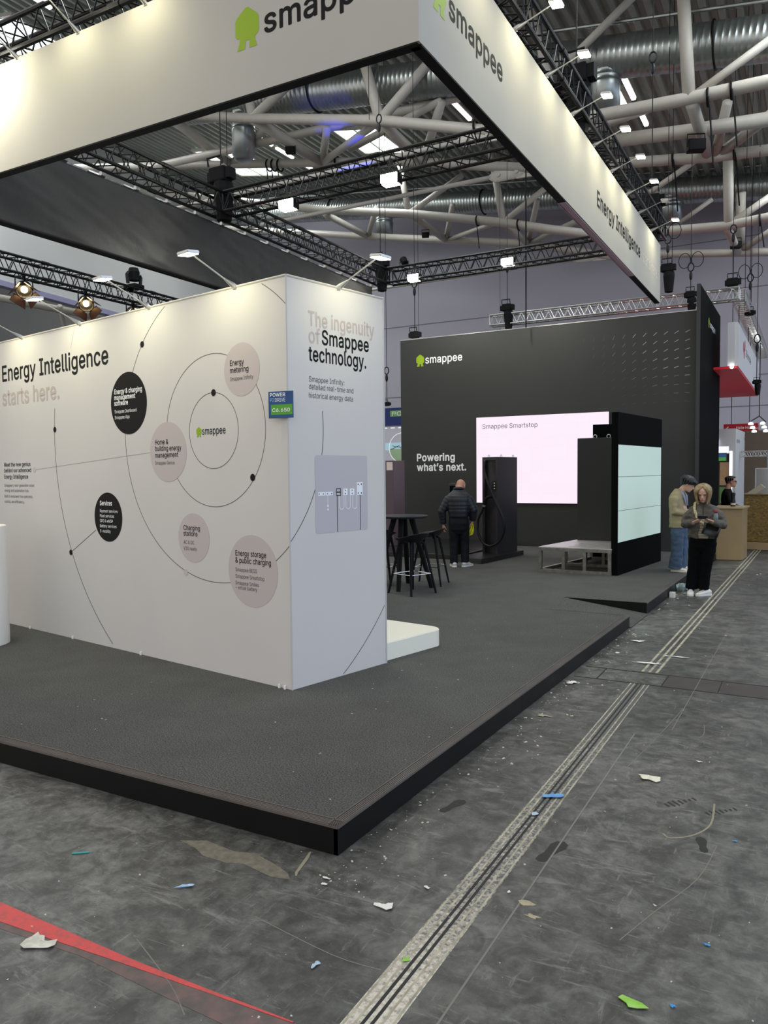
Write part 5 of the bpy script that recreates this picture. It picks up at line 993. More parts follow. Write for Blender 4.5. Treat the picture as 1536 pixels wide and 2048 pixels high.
# steel frame platform
t = thing('steel_frame', 'open welded steel tube frame under the cabinets beside the teal screens', 'steel frame', (-3.1, 13, P))
ms = mat('raw_steel', '#8a8880', .38, metal=.75, var=.2, vscale=14)
F0 = V((-3.816, 11.95, 0)); F1 = V((-2.665, 11.95, 0)); G0 = V((-3.50, 14.05, 0)); G1 = V((-2.60, 14.05, 0))
zt = .533; tb = .05
def bar(name, a, b, s=tb):
    a = V(a); b = V(b); d = (b-a).normalized(); u = V((0, 0, 1)) if abs(d.z) < .9 else V((0, 1, 0)); q = d.cross(u).normalized(); u = q.cross(d)
    bm = B(); obox(bm, a-q*s/2-u*s/2, b-a, q*s, u*s); return obj(name, bm, ms, t)
lerp = lambda a, b, f: a.lerp(b, f)
for rr in ((F0, F1), (lerp(F0, G0, .45), lerp(F1, G1, .45)), (lerp(F0, G0, .98), lerp(F1, G1, .98))):
    for z in (P+tb/2+.001, zt-tb/2): bar('cross_rail', rr[0]+V((0, 0, z)), rr[1]+V((0, 0, z)))
    for f in (.025, .35, .64, .975): q = lerp(rr[0], rr[1], f); bar('leg', q+V((0, 0, P+tb)), q+V((0, 0, zt-tb)))
for aa, cc in ((F0, G0), (F1, G1)):
    for z in (P+tb/2+.001, zt-tb/2): bar('side_rail', lerp(aa, cc, .012)+V((0, 0, z)), lerp(aa, cc, .97)+V((0, 0, z)))
bm = B(); n_ = 5
mc = lambda u, v: lerp(F0, F1, u).lerp(lerp(G0, G1, u), v)
vs = [0, .07, .1, .19, .22, .31, .34, .43, .46, 1]
def cell(u0, u1, v0, v1): prism(bm, [tuple(mc(u, v).xy) for u, v in ((u0, v0), (u1, v0), (u1, v1), (u0, v1))], zt, zt+.012)
cell(0, .36, 0, 1); cell(.72, 1, 0, 1)
for v0, v1 in ((0, .07), (.1, .19), (.22, .31), (.34, .43), (.46, 1)): cell(.36, .72, v0, v1)
objs('deck_plate', bm, mat('deck_plate_steel', '#c4bfc2', .42, metal=.55), t)

# ------------------------------------------------------------------ bar table and stools
t = thing('bar_table', 'round black bar table at the partition edge', 'table', (-5.0, 9.52, P))
bm = B(); lathe(bm, [(.02, 1.118), (.33, 1.118), (.358, 1.135), (.36, 1.148), (.352, 1.152), (.02, 1.152)], (-5.0, 9.52, 0), 48); obj('tabletop', bm, mat('table_black', '#26282b', .3), t, smooth=False)
for k in range(4):
    a = math.radians(-72+90*k); d = V((math.cos(a), math.sin(a), 0)); bm = B()
    path(bm, [V((-5.0, 9.52, 0))+d*.40+V((0, 0, P)), V((-5.0, 9.52, 0))+d*.12+V((0, 0, 1.12))], [(.022, .034), (.028, .045)], 8); obj('leg', bm, M_blackmatt, t)
def make_stool(label, loc, rz):
    t = thing('bar_stool', label, 'stool', loc, rz, 'black bar stools round the table')
    bm = B(); nu, nv = 28, 8; rings = []
    for j in range(nv+1):
        f = j/nv; ring = []
        for i in range(nu):
            a = 2*PI*i/nu; back = max(0, -math.sin(a)); side = abs(math.cos(a))
            r = f*(.225+.01*side); zz = .685+.012*f*f+(f**3)*(.035+.085*back**1.5+.02*side)-(.012 if math.sin(a) > .6 else 0)*f
            ring.append(bm.verts.new((r*1.02*math.cos(a), r*.92*math.sin(a)*(1.06 if math.sin(a) < 0 else .96), zz)))
        rings.append(ring)
    for p, q in zip(rings[1:], rings[2:]):
        for i in range(nu): bm.faces.new((p[i], p[(i+1) % nu], q[(i+1) % nu], q[i]))
    bm.faces.new(rings[1]); bmesh.ops.delete(bm, geom=rings[0], context='VERTS')
    o = obj('seat', bm, M_black, t, local=True, smooth=True); bake(o, ('SOLIDIFY', .016), ('SUBSURF', 1))
    for p in o.data.polygons: p.use_smooth = True
    for sx in (-1, 1):
        for s2 in (-1, 1):
            bm = B(); path(bm, [(sx*.225, s2*.225, 0), (sx*.12, s2*.115, .66), (sx*.09, s2*.085, .685)], [(.013, .016), (.019, .021), (.02, .02)], 8); obj('leg', bm, M_blackmatt, t, local=True)
    bm = B(); q = [(-.183, -.183), (.183, -.183), (.183, .183), (-.183, .183)]
    for i in range(4): tube(bm, (*q[i], .265), (*q[(i+1) % 4], .265), .007, 8)
    obj('footrest', bm, M_chrome, t, local=True)
    return t
s0 = make_stool('black bar stool in front of the bar table, nearest', (-4.655, 9.115, P), math.radians(70))
def place_stool(label, loc, rz):
    c = dup(s0); c.location = loc; c.rotation_euler = (0, 0, rz); c['label'] = label; return c
place_stool('black bar stool behind the nearest, its shell glinting blue', (-4.80, 9.96, P), math.radians(100))
place_stool('black bar stool mostly hidden behind the white partition edge', (-5.47, 9.72, P), math.radians(10))

# ------------------------------------------------------------------ white plinths
bm = B(); q0 = V((-3.20, 5.72, 0)); pd = V((.12, .99, 0)).normalized(); pn = V((-pd.y, pd.x, 0)); pts = []
cor = [V((-2.995, 6.52, 0)), V((-3.12, 5.70, 0)), V((-5.2, 6.02, 0)), V((-5.2, 7.7, 0)), V((-3.30, 7.42, 0))]
r = .13; c1 = cor[0]-pd*r+pn*r
pts = [(-3.165, 5.70)]+[((c1+(-pn)*r*math.cos(a)+pd*r*math.sin(a)).x, (c1+(-pn)*r*math.cos(a)+pd*r*math.sin(a)).y) for a in [PI/2*i/8 for i in range(9)]]+[(-5.0, 6.85), (-5.0, 6.0)]
prism(bm, pts, P+.001, .293); bmesh.ops.bevel(bm, geom=[e for e in bm.edges if all(v.co.z > .29 for v in e.verts)], offset=.006, segments=2, affect='EDGES')
solo('low_plinth', bm, mat('cream_lacquer', '#e9e6d6', .35), 'low cream rounded plinth sticking out behind the white partition', 'plinth', base=(-4, 6.4, P))
bm = B(); lathe(bm, [(.02, P+.001), (.30, P+.001), (.30, 1.275), (.295, 1.282), (.02, 1.282)], (-7.03, 4.50, 0), 64)
solo('round_pedestal', bm, mat('white_lacquer', '#eeece6', .4), 'white round pedestal cut by the left photo edge', 'pedestal', base=(-7.03, 4.5, P), smooth=False)

# ------------------------------------------------------------------ things seen through the gap at the left of the dark wall
t = thing('hall_banner', 'blue banner with POWER lettering in the gap beside the dark wall', 'banner', (-11.3, 22, 3.5))
obj('cloth', bbox(-13.5, -9.2, 22, 22.05, 3.27, 3.84), mat('deep_blue', '#0c2a6e', .6), t)
PB = Plane((0, 22), (1, 0), (0, -1)); bm = B(); flatpoly(bm, PB, [(-11.98, 3.56), (-10.4, 3.56), (-10.4, 3.75), (-11.98, 3.75)], .01); obj('green_field', bm, mat('banner_green', '#7fae6a', .6), t)
textobj('banner_text', t, M_whiteink, PB, [('POWER', -11.90, 3.585, .95)], cap=.13, bold=.006, off=.014)
t = thing('video_wall', 'large pale video wall with round graphic, glimpsed in the gap', 'screen', (-11.3, 22.1, 2.4))
obj('screen_cabinet', bbox(-13.5, -9.2, 22.06, 22.2, .005, 3.265), M_black, t)
PB2 = Plane((0, 22.06), (1, 0), (0, -1)); bm = B(); flatpoly(bm, PB2, [(-13.5, .25), (-9.2, .25), (-9.2, 3.25), (-13.5, 3.25)], .003); obj('display', bm, mat('video_grey', (.34, .34, .39, 1), .5, emit=.4), t)
bm = B(); stroke(bm, PB2, arc((-11.58, 2.55), .48, 0, 360, 40), .02, .008); stroke(bm, PB2, [(-11.58, 3.2), (-11.58, 1.6)], .015, .008)
for i in range(12): stroke(bm, PB2, [(-13.4+i*.28, 3.2), (-13.25+i*.28, 3.2)], .04, .008); stroke(bm, PB2, [(-13.4+i*.28, 1.72), (-13.25+i*.28, 1.72)], .04, .008)
objs('graphic_line', bm, mat('video_white', (.75, .78, .85, 1), .5, emit=.6), t)
bm = B(); flatpoly(bm, PB2, [(-12.5, 2.48), (-10.5, 2.48), (-10.5, 2.72), (-12.5, 2.72)], .006); obj('graphic_band', bm, mat('video_cyan', (.30, .46, .54, 1), .5, emit=.6), t)
bm = B(); flatpoly(bm, PB2, arc((-11.58, 2.52), .46, 180, 360, 20), .007); obj('graphic_bowl', bm, mat('video_green', (.20, .30, .19, 1), .5, emit=.5, col2='#6f7450', vscale=2), t)
bm = B(); stroke(bm, PB2, [(-12.0, 2.5), (-11.7, 2.62), (-11.6, 2.5), (-11.4, 2.7), (-11.2, 2.6)], .02, .012); stroke(bm, PB2, [(-11.95, 2.62), (-11.3, 2.5)], .015, .012); objs('graphic_scribble', bm, M_ink, t)
t = thing('tall_cabinet', 'tall plum cabinet with pale square label behind the bar table', 'cabinet', (-7.9, 14.2, .229))
obj('cabinet', bbox(-8.35, -7.56, 14.0, 14.5, .229, 2.0, bev=.006), mat('plum_cabinet', '#5a4a50', .45), t)
bm = B(); box(bm, -7.72, -7.58, 13.994, 14.0, 1.80, 1.97); obj('square_label', bm, mat('label_peach', '#f0ddd2', .6), t)
# ------------------------------------------------------------------ aisle end: counters, booths, signs
t = thing('podium_counter', 'pale plywood podium counter behind the woman with the phone', 'counter', (-1.36, 16.4, 0))
mp_ = mat('birch_ply', '#957f59', .5, var=.08, vscale=2)
bm = B(); prism(bm, [(-1.60, 16.066), (-1.156, 16.10), (-1.105, 16.75), (-1.62, 16.75)], .01, 1.0); obj('body', bm, mp_, t)
bm = B(); prism(bm, [(-1.63, 16.02), (-1.125, 16.05), (-1.07, 16.80), (-1.64, 16.8)], 1.0, 1.03); obj('top_board', bm, mat('birch_top', '#a8946d', .45, var=.06), t)
t = thing('travel_mug', 'dark thermos mug on the plywood podium', 'mug', (-1.33, 16.3, 1.031))
bm = B(); lathe(bm, [(.02, 1.031), (.045, 1.031), (.045, 1.12), (.036, 1.18), (.036, 1.24), (.042, 1.25), (.042, 1.29), (.01, 1.30)], (-1.33, 16.3, 0), 18); obj('cup', bm, M_black, t, smooth=False)
bm = B(); lathe(bm, [(.0462, 1.06), (.0462, 1.10)], (-1.33, 16.3, 0), 18, cap=False); obj('band', bm, mat('mug_band', '#b9b39a', .5), t)
mo = bpy.data.materials.new('osb_board'); mo.use_nodes = True; n = mo.node_tree.nodes; L = mo.node_tree.links; b = n['Principled BSDF']; b.inputs['Roughness'].default_value = .65
tc = n.new('ShaderNodeTexCoord'); v1 = n.new('ShaderNodeTexVoronoi'); v1.inputs['Scale'].default_value = 22; mpn = n.new('ShaderNodeMapping'); mpn.inputs['Scale'].default_value = (1, 1, 2.2); mpn.inputs['Rotation'].default_value = (0, .7, 0)
r_ = n.new('ShaderNodeValToRGB'); r_.color_ramp.elements[0].color = lin('#503c17'); r_.color_ramp.elements[1].color = lin('#8f7236')
L.new(tc.outputs['Object'], mpn.inputs['Vector']); L.new(mpn.outputs['Vector'], v1.inputs['Vector']); L.new(v1.outputs['Color'], r_.inputs['Fac']); L.new(r_.outputs['Color'], b.inputs['Base Color'])
t = thing('osb_counter', 'long chipboard counter at the right edge behind the podium', 'counter', (.2, 18.6, 0))
obj('front_board', bbox(-1.27, 2.0, 18.4, 18.8, .18, 1.2), mo, t); obj('base_board', bbox(-1.30, 2.0, 18.36, 18.82, .01, .17), mp_, t); obj('top_board', bbox(-1.29, 2.0, 18.37, 18.85, 1.2, 1.22), mp_, t)
bm = B(); obox(bm, (-1.24, 18.45, 1.222), (.27, 0, .20), (.09, 0, -.075), (0, .3, 0)); solo('slanted_panel', bm, mat('pale_board', '#a79f88', .6), 'pale board leaning tilted on the chipboard counter', 'board', base=(-1.2, 18.5, 1.222))
bm = B(); lathe(bm, [(.02, .02), (.55, .02), (.55, 1.76), (.53, 1.77), (.02, 1.77)], (-.62, 20.0, 0), 48); solo('white_drum', bm, mat('white_gloss', '#d3d3d4', .25), 'glossy white drum standing behind the chipboard counter', 'drum', base=(-.62, 20, 0))
bm = B(); box(bm, -1.68, 3, 24, 24.15, 0, 2.83); solo('brown_booth_wall', bm, mat('taupe_wall', '#6f6151', .8, var=.04), 'plain taupe booth wall far right behind the silver truss', 'booth wall', base=(0, 24, 0))
# red exit direction sign
t = thing('direction_sign', 'hanging red direction sign with white arrows and hall lettering', 'sign', (-1.85, 26, 2.9))
obj('panel', bbox(-2.42, -1.45, 26, 26.06, 2.62, 3.14), mat('sign_red', '#b3121d', .5), t)
PS = Plane((0, 26), (1, 0), (0, -1)); textobj('sign_text', t, M_whiteink, PS, [('Halle Hall', -2.06, 2.98, .42)], cap=.08, bold=.006)
textobj('sign_text', t, M_whiteink, PS, [('B5', -1.95, 2.72, .2)], cap=.16, bold=.01)
bm = B()
for x in (-2.36, -1.62): stroke(bm, PS, [(x, 2.99), (x+.16, 2.99)], .025, .004); stroke(bm, PS, [(x+.08, 3.06), (x, 2.99), (x+.08, 2.92)], .025, .004)
obj('arrow', bm, M_whiteink, t)
bm = B(); tube(bm, (-2.2, 26.03, 3.14), (-2.2, 26.03, 11.3), .01, 5); tube(bm, (-1.7, 26.03, 3.14), (-1.7, 26.03, 11.2), .01, 5); objs('suspension_wire', bm, M_blackmatt, t)
# white booth with screen
t = thing('neighbour_booth', 'white neighbouring booth with glowing edge strip behind the man in black', 'booth', (-2.3, 22, 0))
mw = mat('white_booth', '#cfcdca', .6)
bm = B(); prism(bm, [(-4.5, 21.0), (-1.673, 21.0), (-1.63, 23.2), (-4.5, 23.2)], 2.15, 2.76); obj('header_box', bm, mw, t)
bm = B(); prism(bm, [(-1.80, 21.0), (-1.673, 21.0), (-1.63, 23.2), (-1.80, 23.2)], .02, 2.15); obj('side_wall', bm, mw, t)
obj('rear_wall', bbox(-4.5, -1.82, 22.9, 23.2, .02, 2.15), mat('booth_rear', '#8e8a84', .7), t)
bm = B(); box(bm, -1.81, -1.745, 20.985, 21.0, .9, 2.2); obj('light_strip', bm, mat('edge_glow', (.8, .86, 1, 1), .5, emit=1.6), t)
bm = B(); box(bm, -2.1, -2.072, 20.95, 21.0, .2, 2.5); obj('light_strip', bm, mat('edge_glow', (.8, .86, 1, 1), .5, emit=1.6), t)
obj('backlit_panel', bbox(-2.06, -1.83, 20.99, 21.0, 2.15, 2.32), mat('edge_glow2', (.8, .84, .95, 1), .5, emit=.9), t)
mm = mat('lobby_picture', (.20, .12, .06, 1), .5, emit=.5, col2='#6b5138', vscale=9)
obj('picture_screen', bbox(-2.05, -1.82, 21.2, 21.22, 1.35, 1.93), mm, t)
obj('hedge_picture', bbox(-2.05, -1.82, 21.2, 21.22, .9, 1.30), mat('hedge_picture', (.05, .12, .03, 1), .6, emit=.4, col2='#2d4a1e', vscale=14), t)
bm = B(); box(bm, -1.672, -1.655, 22.3, 22.9, .1, 1.88); obj('door_slot', bm, M_dark, t)
bm = B(); PBS = Plane((-1.668, 21), (.0195, 1), (1, -.0195)); textobj('booth_text', t, M_grey, PBS, [('studio', .25, 2.42, .7)], cap=.1); bm.free()
t = thing('small_monitor', 'small dark monitor with blue and green picture beside the black fin', 'monitor', (-1.96, 20.9, 2.05))
obj('casing', bbox(-2.075, -1.862, 20.86, 20.92, 1.945, 2.158, bev=.006), M_black, t)
bm = B(); box(bm, -2.06, -1.875, 20.855, 20.86, 2.05, 2.145); obj('screen', bm, mat('mon_blue', (.02, .06, .16, 1), .4, emit=.7), t)
bm = B(); box(bm, -2.06, -1.875, 20.855, 20.86, 1.96, 2.05); obj('screen', bm, mat('mon_green', (.06, .25, .05, 1), .4, emit=.6), t)
bm = B(); box(bm, -2.0, -1.93, 20.92, 21.0, 2.02, 2.08); obj('bracket', bm, M_black, t)
# silver trusses
g = 'silver trusses beyond the dark wall'
box_truss('silver_truss', 'silver truss running above the dark display wall', (-6.95, 18, 5.44), (-1.40, 18, 5.44), .24, .24, M_alu, g, cr=.02, lr=.008)
box_truss('silver_truss', 'silver truss running back from the corner above the red sign', (-1.42, 18.15, 5.44), (-1.42, 27.5, 5.40), .24, .24, M_alu, g, cr=.02, lr=.008)
box_truss('silver_truss', 'far silver truss low across the taupe wall', (-1.62, 22, 2.14), (-1.0, 22, 2.14), .13, .13, M_alu, g, cr=.014, lr=.006, fancy=False)
box_truss('silver_truss', 'upright silver truss post on the taupe wall at photo edge', (-.98, 21.5, 1.0), (-.98, 21.5, 2.22), .14, .14, M_alu, g, cr=.014, lr=.006, fancy=False)
# red and white hanging sign box
t = thing('hanging_sign_box', 'hanging white sign box with red underside right of the black fin', 'sign', (-2.4, 21, 4.4))
obj('white_side', bbox(-1.48, -1.42, 18.1, 25.3, 3.95, 4.87), mat('sign_white', '#cfcecd', .6), t)
obj('white_side', bbox(-1.62, -1.48, 18.04, 18.1, 3.95, 4.87), mat('sign_white', '#cfcecd', .6), t)
obj('red_soffit', bbox(-4.2, -1.43, 18.1, 25.3, 3.90, 3.95), mat('soffit_red', '#c20c1e', .5, emit=.10), t)
PW = Plane((-1.42, 0), (0, 1), (1, 0)); bm = B()
for a, b_ in ((19.6, 4.55), (19.95, 4.62), (19.75, 4.42)): disc(bm, PW, a, b_, .13, .003, 16)
obj('red_emblem', bm, mat('emblem_red', '#b33a40', .6), t); textobj('sign_text', t, M_grey, PW, [('Bionde', 20.3, 4.42, 1.7)], cap=.17, bold=.004)
bm = B(); ellipsoid(bm, (-1.53, 18.0, 3.93), .04, .04, .05); obj('spot_lamp', bm, mat('spot_white', (1, 1, .95, 1), .5, emit=6), t)
bm = B()
for y in (18.6, 21.5, 24.5): tube(bm, (-1.45, y, 4.87), (-1.45, y, 5.3), .008, 5)
objs('suspension_wire', bm, M_blackmatt, t)
# cluster of pendant lamps far right
t = thing('pendant_cluster', 'cluster of small bright white pendant lamps at the right edge', 'lamp', (-1.07, 19.5, 2.8))
for k in range(6):
    x = -1.23+(k % 2)*.24+(k//2)*.02; z = 2.79-(k//2)*.075; y = 19.3+(k//2)*.25
    bm = B(); lathe(bm, [(.02, z-.045), (.055, z-.04), (.05, z), (.02, z+.02)], (x, y, 0), 12); obj('lamp_shade', bm, mat('pendant_glow', (.9, .96, 1, 1), .5, emit=2.2), t)
bm = B(); path(bm, [(-1.23, 19.3, 2.83), (-1.07, 19.5, 2.95), (-.95, 19.8, 2.83)], .012, 6); tube(bm, (-1.07, 19.5, 2.95), (-1.07, 19.5, 4.6), .01, 5); obj('arm', bm, M_black, t)

# ------------------------------------------------------------------ neighbouring truss with warm barn door spots at left
box_truss('lighting_truss', 'black truss of the neighbouring booth with three warm spots at far left', (-12, 6.6, 5.36), (-12, 14.2, 5.33), .28, .28, M_truss, 'black lighting trusses over the booth')
wl = mat('warm_bulb', (1, .72, .36, 1), .5, emit=22)
for y, lab in ((8.8, 'leftmost'), (10.1, 'middle'), (11.25, 'rightmost')):
    p = V((-12, y, 5.0)); t = thing('barn_door_spot', 'warm barn door spotlight under the far left truss, '+lab+' of three', 'spotlight', p, group='warm barn door spotlights')
    aim = V((.62, -.42, -.62)).normalized(); Q = V((0, 0, -1)).rotation_difference(aim)
    def turned(bm):
        for v in bm.verts: v.co = p+Q @ (v.co-p)
        return bm
    bm = B(); lathe(bm, [(.03, .12), (.10, .12), (.12, .08), (.12, .02), (.14, -.10), (.125, -.10), (.11, 0), (.03, .04)], p, 16); obj('lamp_body', turned(bm), M_black, t)
    bm = B(); lathe(bm, [(.01, 0), (.055, -.01), (.055, -.05), (.01, -.07)], p, 12); obj('bulb', turned(bm), wl, t)
    bm = B(); path(bm, [p+V((0, -.17, 0)), p+V((0, -.17, .16)), p+V((0, .17, .16)), p+V((0, .17, 0))], .014, 6); tube(bm, p+V((0, 0, .16)), p+V((0, 0, .24)), .03, 8); obj('yoke', bm, M_black, t)
    for k in range(4):
        a = PI/2*k; d = V((math.cos(a), math.sin(a), 0)); s = V((-d.y, d.x, 0)); q = p+d*.13-V((0, 0, .10)); bm = B()
        vs_ = [q-s*.11, q+s*.11, q+s*.15+d*.08-V((0, 0, .15)), q-s*.15+d*.08-V((0, 0, .15))]; w2 = [v+d*.006 for v in vs_]
        a_ = [bm.verts.new(v) for v in vs_]; b_ = [bm.verts.new(v) for v in w2]; bm.faces.new(a_); bm.faces.new(b_)
        for i in range(4): bm.faces.new((a_[i], a_[(i+1) % 4], b_[(i+1) % 4], b_[i]))
        obj('barn_door', turned(bm), mat('copper_brown_door', '#4a2c1c', .4, metal=.3), t)
    l = lamp_data('spot_beam', 'SPOT', 25, (1, .7, .35), .05, 100, .6); add_light('spot_beam', l, t, p+aim*.08, aim)
t = thing('moving_head', 'black moving head light standing on the far left truss', 'stage light', (-12, 11.3, 5.5), group=None)
obj('base', bbox(-12.16, -11.84, 11.17, 11.43, 5.50, 5.58, bev=.02), M_blackmatt, t)
bm = B(); path(bm, [(-12.0, 11.14, 5.58), (-12.0, 11.12, 5.76), (-12.0, 11.16, 5.80)], .035, 8); path(bm, [(-12.0, 11.46, 5.58), (-12.0, 11.48, 5.76), (-12.0, 11.44, 5.80)], .035, 8); obj('yoke', bm, M_black, t)
bm = B(); lathe(bm, [(.04, -.13), (.10, -.12), (.115, .05), (.09, .13), (.02, .14)], (-12, 11.3, 5.78), 14); obj('head', bm, M_blackmatt, t)
# ------------------------------------------------------------------ people
HP = [(0, .020, .078, -.030), (.03, .034, .086, -.012), (.10, .046, .091, .040), (.20, .054, .091, .066), (.32, .062, .089, .080), (.45, .069, .088, .094), (.58, .074, .090, .102), (.70, .076, .089, .104), (.80, .073, .083, .099), (.89, .060, .066, .082), (.96, .038, .040, .054), (1.0, .012, .013, .018)]
def head_frame(c, pitch=0, yaw=0, roll=0, h=.225):
    """c: centre of the skull; pitch forward, yaw to the person's left"""
    R = Matrix.Rotation(yaw, 3, 'Z') @ Matrix.Rotation(-pitch, 3, 'X') @ Matrix.Rotation(roll, 3, 'Y'); c = V(c)
    return lambda x, y, z: c+R @ V((x, y, z-h*.55))
def hp_at(t):
    for a, b in zip(HP, HP[1:]):
        if a[0] <= t <= b[0]: f = (t-a[0])/(b[0]-a[0]); return [a[i]+(b[i]-a[i])*f for i in range(4)]
    return list(HP[-1])
def hpt(t, a, g=0.0):
    _, w, f, b = hp_at(t); ca = math.cos(a); return ((w+g)*math.sin(a), ((f+g) if ca > 0 else (b+g))*ca if b > 0 or ca > 0 else -(b)*(-ca))
def head(bm, F, h=.225):
    n = 20; rings = []
    for t, *_ in HP:
        rings.append([bm.verts.new(F(*hpt(t, 2*PI*i/n), t*h)) for i in range(n)])
    for a, b in zip(rings, rings[1:]):
        for j in range(n): bm.faces.new((a[j], a[(j+1) % n], b[(j+1) % n], b[j]))
    bm.faces.new(rings[0]); bm.faces.new(rings[-1])
    # nose, lips, brow, ears, chin
    path(bm, [F(0, .082, h*.56), F(0, .094, h*.46), F(0, .106, h*.37), F(0, .097, h*.335), F(0, .085, h*.33)], [(.008, .008), (.010, .010), (.014, .012), (.015, .010), (.010, .006)], 10)
    path(bm, [F(-.024, .086, h*.225), F(0, .095, h*.23), F(.024, .086, h*.225)], [.005, .009, .005], 8)
    for s in (-1, 1):
        path(bm, [F(s*.012, .087, h*.60), F(s*.035, .085, h*.615), F(s*.055, .072, h*.60)], [.007, .009, .006], 8)
        ellipsoid(bm, F(s*.078, -.005, h*.47), .010, .018, .032, 10, 7)
def hand(bm, w, d, nrm, thumb, curl=.5, s=1.0):
    """palm, four fingers and a thumb; w wrist, d finger direction, nrm palm side, thumb = +1/-1 side sign"""
    w = V(w); d = V(d).normalized(); nrm = V(nrm); nrm = (nrm-d*nrm.dot(d)).normalized(); sd = d.cross(nrm).normalized()*thumb
    for k in range(4):
        o = (-.030+.020*k)*s; path(bm, [w+sd*o*.55, w+sd*o*.9+d*.045*s, w+sd*o+d*.088*s], [.013*s, .0135*s, .0105*s], 8)
    for k, L in enumerate((.062, .075, .080, .072)):
        o = (-.031+.0205*k)*s; p = w+sd*o+d*.085*s; a = 0; pts = [p]
        for m, f in ((0, .45), (1, .30), (2, .25)):
            a += curl*(.55, .85, .6)[m]; p = p+(d*math.cos(a)+nrm*math.sin(a))*L*f*s; pts.append(p)
        path(bm, pts, [.0098*s, .0092*s, .0085*s, .006*s], 8)
    p = w+sd*.026*s+d*.022*s; q = p+(d*.55+sd*.7+nrm*.3).normalized()*.042*s; r = q+(d*.85+sd*.15+nrm*.45).normalized()*.034*s; e = r+(d*.85-sd*.05+nrm*.5).normalized()*.025*s
    path(bm, [p-d*.01*s, p, q, r, e], [.012*s, .014*s, .0115*s, .010*s, .007*s], 8)
def loft(bm, rows, n=24, e=2.4):
    """rows: (z, cx, cy, rx, ry)"""
    rings = []
    for z, cx, cy, rx, ry in rows:
        ring = []
        for i in range(n):
            a = 2*PI*i/n; c, s = math.cos(a), math.sin(a)
            ring.append(bm.verts.new((cx+rx*math.copysign(abs(c)**(2/e), c), cy+ry*math.copysign(abs(s)**(2/e), s), z)))
        rings.append(ring)
    for a, b in zip(rings, rings[1:]):
        for j in range(n): bm.faces.new((a[j], a[(j+1) % n], b[(j+1) % n], b[j]))
    bm.faces.new(rings[0]); bm.faces.new(rings[-1])
def person_root(label, loc, rz, bm, skin, vox=.006):
    o = obj('person', bm, skin, None, smooth=True); bake(o, ('REMESH', vox), ('SMOOTH', 3)); [setattr(p, 'use_smooth', True) for p in o.data.polygons]
    o.location = loc; o.rotation_euler = (0, 0, rz); tag(o, label, 'person'); return o
def cloth(name, bm, m, root, vox=.011, sm=3, wr=0.0, ws=9):
    o = obj(name, bm, m, root, local=True, smooth=True); bake(o, ('REMESH', vox), ('SMOOTH', sm))
    if wr:
        for v in o.data.vertices:
            q = v.co; k = noise.noise(V((q.x*ws, q.y*ws, q.z*ws*1.7)))*wr; v.co = q+v.normal*k
    for p in o.data.polygons: p.use_smooth = True
    return o
def shoe(root, p, ang, m, msole, L=.27, pitch=0):
    R = Matrix.Rotation(ang, 3, 'Z'); p = V(p); f = lambda x, y, z: p+R @ V((x, y, z))
    bm = B(); rows = [(-.085, .030, .075), (-.06, .036, .088), (-.01, .037, .082), (.05, .042, .066), (.11, .045, .052), (.155, .038, .042), (.18, .018, .03)]
    rings = []
    for y, w, h in rows:
        y *= L/.27; ring = []
        for i in range(14):
            a = 2*PI*i/14; c, s = math.cos(a), math.sin(a); ring.append(bm.verts.new(f(w*c, y, .022+(h-.022)*(.5+.5*s))))
        rings.append(ring)
    for a, b in zip(rings, rings[1:]):
        for j in range(14): bm.faces.new((a[j], a[(j+1) % 14], b[(j+1) % 14], b[j]))
    bm.faces.new(rings[0]); bm.faces.new(rings[-1]); o = obj('shoe', bm, m, root, local=True, smooth=True)
    bm = B(); pts = [(-.03, -.088), (.03, -.088), (.04, -.05), (.039, 0), (.047, .07), (.047, .12), (.036, .165), (.012, .187), (-.012, .187), (-.036, .165), (-.047, .12), (-.047, .07), (-.039, 0), (-.04, -.05)]
    prism(bm, [tuple(f(a, b*L/.27, 0).xy) for a, b in pts], p.z+.001, p.z+.028); obj('sole', bm, msole, o, local=True)
    bm = B()
    for k in range(4): q = .045+k*.02; path(bm, [f(-.02, q, .074-k*.006), f(0, q, .080-k*.006), f(.02, q, .074-k*.006)], .004, 5)
    objs('laces', bm, msole, o, local=True)
    return o
def leg_pair(bm, hips, knees, ankles, rad, seat):
    for h, k, a in zip(hips, knees, ankles):
        h, k, a = V(h), V(k), V(a); path(bm, [h+V((0, 0, .03)), h.lerp(k, .35), k, k.lerp(a, .5), a], rad, 14)
    loft(bm, seat)
def arm(bm, s, e, w, r, cx=0.0):
    s, e, w = V(s), V(e), V(w); a = V((cx+(s.x-cx)*.62, s.y, s.z-.035)); b = V((cx+(s.x-cx)*.93, s.y, s.z-.06))
    path(bm, [a, b, b.lerp(e, .5), e, e.lerp(w, .5), w], [r[0]*.8, r[0]*.92, r[0]*.92, r[1], (r[1]+r[2])/2, r[2]], 12)
